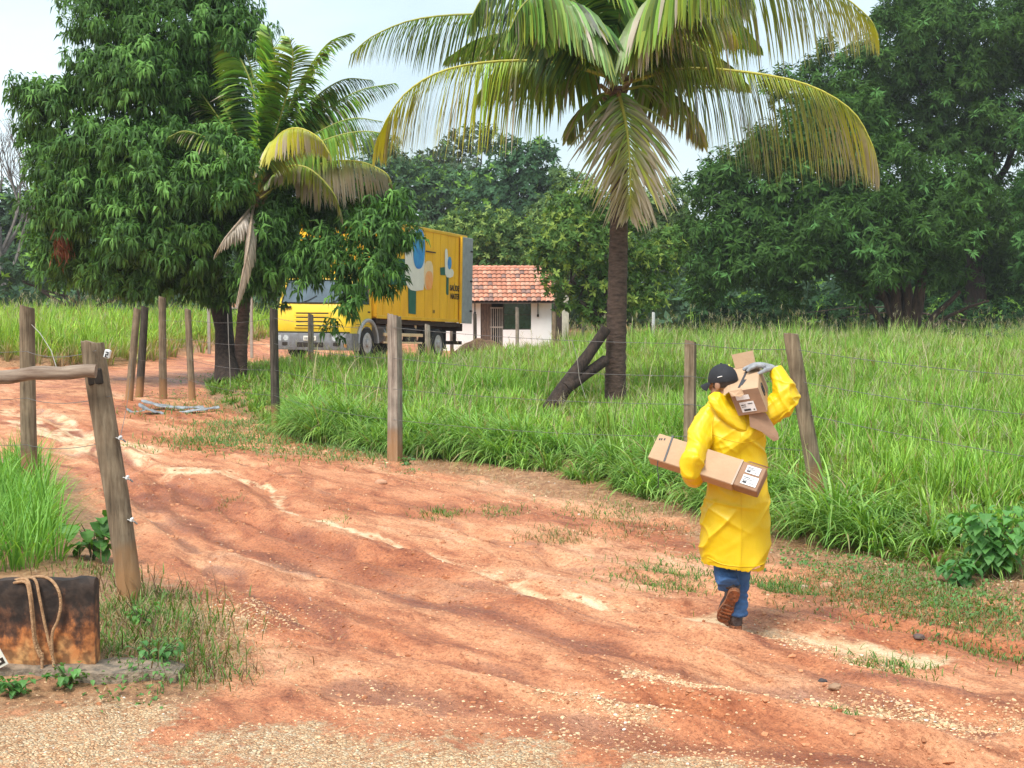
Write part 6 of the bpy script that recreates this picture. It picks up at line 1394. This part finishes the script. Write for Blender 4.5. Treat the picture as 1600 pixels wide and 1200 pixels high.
    mb.loft(inner[::-1][-1:] + rows, True); cap = mb.build('cap', M['cap'], body, smooth=70)
    mb = MB(); top = []; bot = []
    for i in range(13):
        a = R(-62 + 124 * i / 12); inx, iny = math.sin(a) * .078, .088 * math.cos(a); e = .075 * math.cos(a * .95); top.append((HM @ Vector((inx, iny, .018)), HM @ Vector((inx * 1.02, iny + e, .010 - .022 * math.sin(a) ** 2 * 2 - .01)))); bot.append((HM @ Vector((inx, iny, .013)), HM @ Vector((inx * 1.02, iny + e, .004 - .022 * math.sin(a) ** 2 * 2 - .01))))
    mb.loft([[t_[0], t_[1], b_[1], b_[0]] for t_, b_ in zip(top, bot)]); mb.build('brim', M['cap'], cap, smooth=50)
    mb = MB(); mb.ell(HM @ Vector((0, -.006, .127)), (.009, .009, .005), 10, 6); mb.build('button', M['cap'], cap, smooth=80)
    def capcurve(name, pts, r, mat):    # stitching laid on the crown surface; az from the front, el up
        q = []
        for az, el in pts: a = R(az); e = R(el); q.append(HM @ Vector((math.cos(e) * math.sin(a) * .085, -.006 + math.cos(e) * math.cos(a) * .104, .028 + math.sin(e) * .100)))
        MB().tube([tuple(v) for v in catmull(q, 12)], r, 5).build(name, M[mat], cap, smooth=80)
    capcurve('emblem', [(-182, 52), (-190, 60), (-202, 56), (-212, 60), (-224, 54)], .0042, 'cap_logo'); capcurve('emblem', [(-190, 48), (-204, 47), (-218, 46)], .0028, 'cap_logo')
    capcurve('side_mark', [(-100, 10), (-108, 12), (-118, 13)], .003, 'label')
    # raincoat: trunk, sleeves; folds pushed in afterwards
    mb = MB(); rows = []; n = 40
    for py, xl, xr, dc, dr, e in ((616, 1117, 1146, 0, .062, 2), (628, 1111, 1160, .0, .085, 2), (641, 1102, 1186, .0, .115, 2.3), (656, 1098, 1194, -.01, .135, 2.5), (680, 1099, 1197, -.01, .15, 2.5), (710, 1102, 1196, .0, .15, 2.4), (745, 1104, 1195, .0, .15, 2.4),
                                  (785, 1103, 1199, .0, .16, 2.4), (820, 1100, 1201, .0, .17, 2.4), (850, 1098, 1199, .0, .175, 2.4), (874, 1099, 1195, 0, .178, 2.4), (885, 1101, 1193, 0, .175, 2.4)):
        c0 = T((xl + xr) / 2, py, dc); rx = (xr - xl) / 2 / F * PY; lowt = sstep(800, 885, py)
        rows.append([c0 + Vector((math.copysign(abs(math.cos(a)) ** (2 / e), math.cos(a)) * rx, math.copysign(abs(math.sin(a)) ** (2 / e), math.sin(a)) * dr, -.020 * lowt * math.cos(a) * 1.0)) for a in [2 * math.pi * k / n for k in range(n)]])
    mb.loft(rows)
    mb.tube([T(1128, 655, 0), T(1110, 657, -.02), T(1098, 675, -.08), T(1089, 700, -.17), T(1082, 722, -.245), T(1080, 738, -.235), T(1082, 746, -.15), T(1086, 749, -.04)], [.10, .088, .080, .074, .072, .070, .062, .054], 18)
    mb.tube([T(1165, 652, .0), T(1183, 652, .01), T(1203, 645, .0), T(1222, 634, -.01), T(1229, 620, .0), T(1225, 603, .02), T(1217, 588, .05), T(1211, 580, .07)], [.105, .098, .092, .088, .082, .072, .060, .054], 18)
    R1 = Matrix.Rotation(R(38), 3, 'Y'); R2 = Matrix.Rotation(R(-55), 3, 'Y'); el = T(1082, 725, -.24); er = T(1228, 622, 0); base_z = T(1150, 885).z
    def crease(v, s_, rot, st, p=3):
        r_ = ridge(v, s_, rot, st); return max(0.0, r_) ** p
    def folds(v, nrm):
        da = min((v - el).length, (v - er).length); arm = max(0, 1 - da / .27)
        t_ = sstep(.42, .95, v.z) ; low = 1 - float(t_)
        loc = max(0.0, min(1.0, .5 + 1.5 * mnoise.noise(v * 3.1))); loc2 = max(0.0, min(1.0, .5 + 1.6 * mnoise.noise(v * 2.7 + Vector((8, 3, 1)))))
        a = crease(v, 1.5, R1, (.45, 1, 2.2), 2) * .020 * (1 - arm) ; b = crease(v + Vector((3, 1, 2)), 3.6, R1, (.5, 1, 2.4)) * .014 * loc
        c = crease(v + Vector((5, 0, 0)), 5.5, R2, (.6, 1, 2.2), 2) * .020 * arm
        d_ = crease(v + Vector((1, 4, 0)), 2.2, None, (2.4, 1.6, .35), 2) * .016 * low
        g_ = crease(v + Vector((4, 4, 1)), 4.0, R3, (.5, 1, 2.6)) * .011 * loc2
        sh = sstep(1.1, 1.3, v.z); e_ = crease(v + Vector((9, 2, 0)), 3.4, R2, (.5, 1, 2.4)) * .012 * float(sh) * (1 - arm)
        fade = float(sstep(base_z - .005, base_z + .05, v.z)) * .5 + .5
        return (a + b + c + d_ + e_ + g_ - .010) * fade
    R3 = Matrix.Rotation(R(-20), 3, 'Y')
    coat = fuse(mb, 'raincoat', M['coat'], body, .0066, 2, folds)
    import bmesh
    bm = bmesh.new(); bm.from_mesh(coat.data); bmesh.ops.delete(bm, geom=[f for f in bm.faces if f.calc_center_median().z < base_z + .03 and f.normal.z < -.45], context='FACES'); bm.to_mesh(coat.data); bm.free()
    from mathutils.bvhtree import BVHTree
    bv = BVHTree.FromPolygons([v.co.copy() for v in coat.data.vertices], [tuple(p.vertices) for p in coat.data.polygons])
    def seam(pts, r=.0022, nm='seam'):
        q = []
        for c in catmull([T(a_, b_, 0) for a_, b_ in pts], 46):
            h, nn, _, _ = bv.ray_cast(Vector((c[0], -1.2, c[2])), Vector((0, 1, 0)))
            if h is not None: q.append(h + nn * r * .4)
        if len(q) > 3: MB().tube(q, r, 6).build(nm, M['coat'], coat, smooth=80)
    seam([(1150, 672), (1151, 720), (1152, 780), (1152, 840), (1150, 884)]); seam([(1103, 868), (1125, 876), (1150, 878), (1175, 878), (1192, 874)], .003, 'hem_seam')
    seam([(1112, 648), (1108, 665), (1106, 690), (1110, 712)]); seam([(1184, 640), (1190, 655), (1192, 672), (1194, 690)]); seam([(1108, 676), (1130, 684), (1155, 688), (1180, 684), (1192, 676)])
    # hood lying folded on the back: a collar roll round the neck and a flat pointed pouch below it
    mb = MB(); ring = [T(1131, 622, -.01) + Vector((math.cos(q) * .074, math.sin(q) * .080, .012 * math.cos(q) + .014 * math.sin(q))) for q in [2 * math.pi * k / 26 for k in range(27)]]
    mb.tube(ring, .020, 12); rows = []
    for px, py, dy, rx, ry in ((1131, 618, -.075, .062, .022), (1131, 627, -.10, .092, .034), (1135, 638, -.125, .112, .036), (1142, 650, -.142, .108, .034), (1149, 661, -.150, .080, .028), (1155, 671, -.150, .044, .020), (1159, 678, -.148, .012, .008)):
        c0 = T(px, py, dy); rows.append([c0 + Vector((math.cos(q) * rx * 1.0, math.sin(q) * ry, -math.cos(q) * rx * .32)) for q in [2 * math.pi * k / 24 for k in range(24)]])
    mb.loft(rows)
    fuse(mb, 'hood', M['coat'], coat, .005, 4, lambda v, nrm: crease(v, 6.5, Matrix.Rotation(R(-40), 3, 'Y'), (.45, 1, 2.4), 2) * .014 + crease(v + Vector((2, 0, 0)), 13, Matrix.Rotation(R(-60), 3, 'Y'), (.5, 1, 2), 2) * .004 - .006)
    # trousers
    mb = MB(); mb.tube([T(1140, 790), T(1131, 866, .13), T(1133, 892, .02), T(1138, 916, -.08)], [.095, .080, .074, .070], 18); mb.tube([T(1162, 790), T(1161, 870, .04), T(1158, 900, .035), T(1155, 935, .03), T(1154, 962, .03)], [.095, .068, .060, .052, .056], 18); mb.ell(T(1152, 790), (.16, .12, .09))
    fuse(mb, 'jeans', M['denim'], body, .008, 2, lambda v, nrm: ridge(v, 9, None, (.7, 1, 2.4)) * .008 * float(sstep(.45, .3, v.z) + .3) - .002)
    # boots
    def boot(M4, shaft, lab):
        mb = MB(); n = 20; rows = []
        for y, hw, z0, z1 in ((-.005, .026, .03, .085), (.01, .036, .028, .12), (.04, .040, .028, .135), (.08, .040, .028, .125), (.12, .041, .028, .10), (.17, .047, .028, .078), (.22, .047, .028, .068), (.26, .038, .028, .060), (.283, .020, .03, .050)):
            rows.append([M4 @ Vector((math.copysign(abs(math.cos(a)) ** .8, math.cos(a)) * hw, y, (z0 + z1) / 2 + math.copysign(abs(math.sin(a)) ** .8, math.sin(a)) * (z1 - z0) / 2)) for a in [2 * math.pi * k / n for k in range(n)]])
        mb.loft(rows); mb.tube([M4 @ Vector((0, .045, .06)), M4 @ Vector((0, .042, .11)), shaft * .45 + (M4 @ Vector((0, .042, .11))) * .55, shaft], [.040, .044, .050, .054], 18)
        b_ = fuse(mb, 'boot', M['boot'], body, .006, 2, lambda v, nrm: ridge(v, 16, None, (.6, 1, 1.6)) * .004); tag(b_, lab)
        # outsole with heel block and cleats
        mb = MB(); out = [(-.040 * 0, -.012)]; prof = [(0, -.012), (.022, -.008), (.034, .008), (.038, .04), (.036, .075), (.033, .11), (.040, .15), (.049, .19), (.050, .225), (.042, .262), (.026, .288), (0, .296)]
        pts = prof + [(-x, y) for x, y in prof[-2:0:-1]]; k = len(pts); A_ = [M4 @ Vector((x, y, .014)) for x, y in pts]; B_ = [M4 @ Vector((x, y, .036)) for x, y in pts]
        mb.add(A_ + B_, [tuple(range(k))[::-1], tuple(range(k, 2 * k))] + [(i, (i + 1) % k, (i + 1) % k + k, i + k) for i in range(k)])
        hp_ = [(x * .98, y) for x, y in pts if y < .08]; hp_ = [M4 @ Vector((x, y, 0)) for x, y in ([(x, y) for x, y in prof if y <= .076] + [(-x, y) for x, y in prof[::-1] if y <= .076 and x > 0])]
        mb.poly([v for v in hp_], (M4.to_3x3() @ Vector((0, 0, .016))))
        for yy in (.13, .16, .19, .22, .25): mb.box(-.036, .036, yy, yy + .014, .004, .016, .002, M4)
        mb.build('sole', M['sole'], b_, smooth=30)
    heel, toe = T(1149, 927, -.12), T(1129, 972, .02); yv = (toe - heel).normalized(); up = Vector((.12, 1, .45)); up = (up - yv * up.dot(yv)).normalized(); xv = yv.cross(up)
    M1 = Matrix.Translation(heel) @ Matrix((xv, yv, up)).transposed().to_4x4()
    boot(M1, T(1138, 908, -.055), 'lifted boot showing its orange muddy sole')
    yv = Vector((-.12, 1, 0)).normalized(); up = Vector((0, 0, 1)); xv = yv.cross(up); M2 = Matrix.Translation(T(1152, 988, .0) + Vector((0, 0, .0))) @ Matrix((xv, yv, up)).transposed().to_4x4()
    boot(M2, T(1154, 958, .03), 'boot standing on the mud')
    # grey work glove spread over the top of the shoulder box
    mb = MB(); wr = T(1214, 579, .09); kn = T(1190, 572, .06); d = (kn - wr); mb.tube([wr + Vector((.015, .005, -.01)), wr * .55 + kn * .45, kn], [.036, .044, .036], 14, flat=.55)
    for k, (dy, dz, l) in enumerate(((-.036, -.006, 20), (-.013, .0, 26), (.011, .002, 24), (.034, -.002, 18))):
        b_ = kn + Vector((.012, dy, dz)); tip = T(1190 - l, 577 + (k == 0) * 2, .06 + dy * 1.15); mid = b_ * .45 + tip * .55 + Vector((0, 0, .016)); mb.tube([b_, b_ * .5 + mid * .5 + Vector((0, 0, .004)), mid, tip, tip + Vector((-.012, 0, -.012))], [.0145, .0135, .0125, .0115, .009], 10)
    tb = wr * .5 + kn * .5 + Vector((0, -.035, -.005)); mb.tube([tb, tb + Vector((-.03, -.03, -.008)), tb + Vector((-.065, -.04, -.022)), tb + Vector((-.085, -.038, -.034))], [.017, .0145, .0125, .010], 10)
    mb.tube([wr + Vector((-.012, 0, .002)), wr + Vector((.03, .0, -.016))], [.040, .043], 14, flat=.7)
    fuse(mb, 'glove', M['glove'], body, .0045, 1, lambda v, nrm: ridge(v, 22) * .002)
    return body
person()
def basis(o, a, b, c): return Matrix.Translation(o) @ Matrix((a, b, c)).transposed().to_4x4()
def lines(mb, x0, x1, z0, z1, rows, y, code=True):
    """print on a label: small bars of text and a bar code"""
    k = z1
    for i in range(rows):
        h = (z1 - z0) / rows * .34; x = x0
        while x < x1 - .006: w_ = random.uniform(.004, .012); mb.box(x, min(x + w_, x1), y, y + .0012, k - h, k); x += w_ + .003
        k -= (z1 - z0) / rows
def boxes():
    # box on the shoulder: local x right, y away from the camera, z up
    a = (Vector(T(1184, 605, -.26)) - Vector(T(1138, 612, -.22))).normalized(); l = Vector((.108, .42, .125)); l = (l - a * l.dot(a)).normalized(); u = a.cross(l) ; W_, H_, L_ = .185, .172, .46
    tl = T(1139, 613, -.22); o = tl - u * H_; lean = .22
    t = empty('cardboard_box', PR + o, label='open torn cardboard box carried on the man\'s right shoulder under his glove', cat='box')
    Mx = basis(Vector((0, 0, 0)), a, l, u) @ Matrix(((1, 0, -.18, .03), (0, 1, 0, 0), (0, 0, 1, 0), (0, 0, 0, 1)))
    mb = MB(); th = .004; mb.box(0, W_, 0, L_, 0, H_, .004, Mx); mb.build('carton', M['card'], t)
    mb = MB(); mb.box(.002, W_ - .002, -.003, -.0005, .002, H_ - .004, 0, Mx); fc = mb.build('end_face', M['card_in'], t)
    mb = MB(); mb.box(.035, .125, -.0055, -.0035, .020, .088, 0, Mx); lb = mb.build('label', M['label'], t); mb = MB(); lines(mb, .045, .10, .06, .08, 2, -.0072); mb.box(.05, .095, -.0072, -.006, .026, .042, 0, Mx); mb.v = mb.v[:-8] + mb.v[-8:]
    mb2 = MB(); 
    for (x0, x1, z0, z1) in ((.042, .058, .066, .072), (.062, .070, .066, .072), (.085, .115, .072, .077), (.042, .07, .055, .058), (.05, .092, .028, .040), (.108, .118, .028, .036)): mb2.box(x0, x1, -.0072, -.0058, z0, z1, 0, Mx)
    mb2.build('print', M['ink'], lb)
    mb = MB(); mb.box(.028, .110, -.0055, -.0035, .105, .135, 0, Mx); mb.build('label', M['label'], t)
    mb = MB(); mb.poly([Mx @ Vector(p) for p in ((.0, -.004, H_), (.085, -.03, H_ + .012), (.09, -.045, H_ - .018), (.07, -.05, H_ - .03), (.035, -.045, H_ - .022), (.01, -.03, H_ - .026))], (0, .003, .004)); mb.build('flap', M['card'], t)
    mb = MB(); mb.poly([Mx @ Vector(p) for p in ((-.002, .0, H_ * .98), (-.002, L_ * .8, H_ * 1.0), (-.05, L_ * .8, H_ * .94), (-.045, .03, H_ * .82))], (.003, 0, .003)); mb.build('flap', M['card'], t)
    mb = MB(); mb.poly([Mx @ Vector(p) for p in ((.03, L_ - .03, H_ + .002), (.165, L_ - .03, H_ + .002), (.178, L_ + .0, H_ + .098), (.035, L_ + .0, H_ + .092))], (0, .004, 0)); mb.build('flap', M['card'], t)
    mb = MB(); mb.poly([T(*p) - o for p in ((1170, 648, -.19), (1196, 646, -.17), (1206, 662, -.18), (1216, 679, -.19), (1217, 688, -.2), (1209, 691, -.2), (1190, 676, -.2), (1172, 668, -.2))], (.001, .006, .002)); mb.build('flap', M['card_in'], t, label='torn brown flap hanging below')
    mb = MB(); mb.box(.045, .062, -.004 + .10, .20, H_ + .0005, H_ + .0025, 0, Mx @ Matrix.Rotation(R(-14), 4, 'Z')); mb.box(.05, .064, .05, L_ - .05, H_ + .001, H_ + .003, 0, Mx @ Matrix.Rotation(R(-8), 4, 'Z')); mb.build('tape', M['strap'], t)
    # printed mark: rounded frame with two loops inside
    cxl, czl = .17, .095; mb = MB(); fr_ = []
    for k in range(32):
        q = 2 * math.pi * k / 32; fr_.append((cxl + .042 * math.copysign(abs(math.cos(q)) ** .5, math.cos(q)), czl + .036 * math.copysign(abs(math.sin(q)) ** .5, math.sin(q))))
    def onside(y, z, e=.002): return Mx @ Vector((W_ + e, y, z))
    mb.tube([onside(*p) for p in fr_ + fr_[:1]], .0035, 5)
    for zc in (-.012, .012):
        mb.tube([onside(cxl + .018 * math.cos(q), czl + zc + .010 * math.sin(q)) for q in [2 * math.pi * k / 14 for k in range(15)]], .0028, 5)
    mb.build('printed_mark', M['ink'], t)
    # long box under the left arm
    A0 = Vector(T(1199, 732, -.34)) - Vector(T(1030, 678, -.09)); Ln = A0.length; A1 = A0.normalized(); D = Vector((-.058, -.075, -.169)); D = (D - A1 * D.dot(A1)).normalized(); Nn = A1.cross(D) 
    if Nn.y < 0: Nn = -Nn
    o2 = T(1030, 678, -.09); t2 = empty('cardboard_box', PR + o2, label='long taped cardboard box with two white labels clamped under the left arm', cat='box')
    M2 = Matrix((A1, Nn, -D)).transposed().to_4x4(); Hh, Th = .178, .125; sk = Matrix(((1, 0, .12, 0), (0, 1, 0, 0), (0, 0, 1, 0), (0, 0, 0, 1)))
    M2 = M2 @ Matrix(((1, 0, .06, 0), (0, 1, 0, 0), (0, 0, 1, 0), (0, 0, 0, 1)))
    xe = Ln * .775
    mb = MB(); mb.box(0, xe, 0, Th, -Hh, 0, .005, M2); mb.build('carton', M['card'], t2)
    mb = MB(); mb.box(xe + .002, Ln, .004, Th - .006, -Hh + .005, -.005, .005, M2); mb.build('sleeve_end', M['card_in'], t2, label='darker brown end of the box')
    mb = MB(); mb.box(xe - .004, xe + .008, -.0025, -.0005, -Hh, 0, 0, M2); mb.build('seam_tape', M['tape'], t2)
    mb = MB(); e = Ln; mb.poly([M2 @ Vector(p) for p in ((xe + .03, .0, -.004), (e, 0, -.004), (e + .02, -.01, .003), (xe + .05, -.006, .004))], (0, .003, 0)); mb.build('flap', M['card_in'], t2)
    for z0, z1, x0, x1 in ((-.072, -.022, xe + .045, xe + .135), (-.150, -.086, xe + .045, xe + .145)):
        mb = MB(); mb.box(x0, x1, -.001, .003, z0, z1, 0, M2); lb = mb.build('label', M['label'], t2); mb = MB(); h = z1 - z0
        for f0, f1, g0, g1 in ((.08, .5, .70, .78), (.08, .65, .55, .60), (.55, .92, .72, .76), (.08, .4, .40, .45), (.10, .36, .12, .34), (.55, .8, .2, .26), (.42, .9, .44, .47)): mb.box(x0 + (x1 - x0) * f0, x0 + (x1 - x0) * f1, -.0025, -.0012, z0 + h * g0, z0 + h * g1, 0, M2)
        mb.build('print', M['ink'], lb)
    mb = MB(); mb.box(.085, .097, -.003, Th + .003, -Hh - .003, .003, .001, M2 @ Matrix.Rotation(R(-6), 4, 'Y')); st = mb.build('strap', M['strap'], t2)
    q = M2 @ Vector((.07, .0, -Hh)); MB().tube([q, q + Vector((-.005, -.01, -.05)), q + Vector((.004, -.012, -.10))], .003, 5).tube([q + Vector((.004, -.012, -.10)), q + Vector((.0, -.014, -.175))], [.012, .008], 6, flat=.3).build('strap_tail', M['strap'], st)
    mb = MB()
    for f in (.016, .028, .046): mb.box(f, f + .008, -.0015, .0, -.05 + f * .3, -.035 + f * .3, 0, M2)
    mb.build('stamp', M['ink'], t2)
boxes()

# ------------------------------------------------------------------ damp air
def haze():
    mb = MB().box(-95, 95, -12, 175, -2.5, 26); m = bpy.data.materials.new('damp_air'); m.use_nodes = True; nt = m.node_tree; nt.nodes.clear()
    o = nt.nodes.new('ShaderNodeOutputMaterial'); v = nt.nodes.new('ShaderNodeVolumePrincipled'); v.inputs['Color'].default_value = (.97, .98, 1, 1); v.inputs['Density'].default_value = .0004; v.inputs['Anisotropy'].default_value = .2
    nt.links.new(v.outputs[0], o.inputs['Volume']); mb.build('haze', m, None, label='thin damp haze softening the far trees', cat='haze', kind='stuff')
haze()
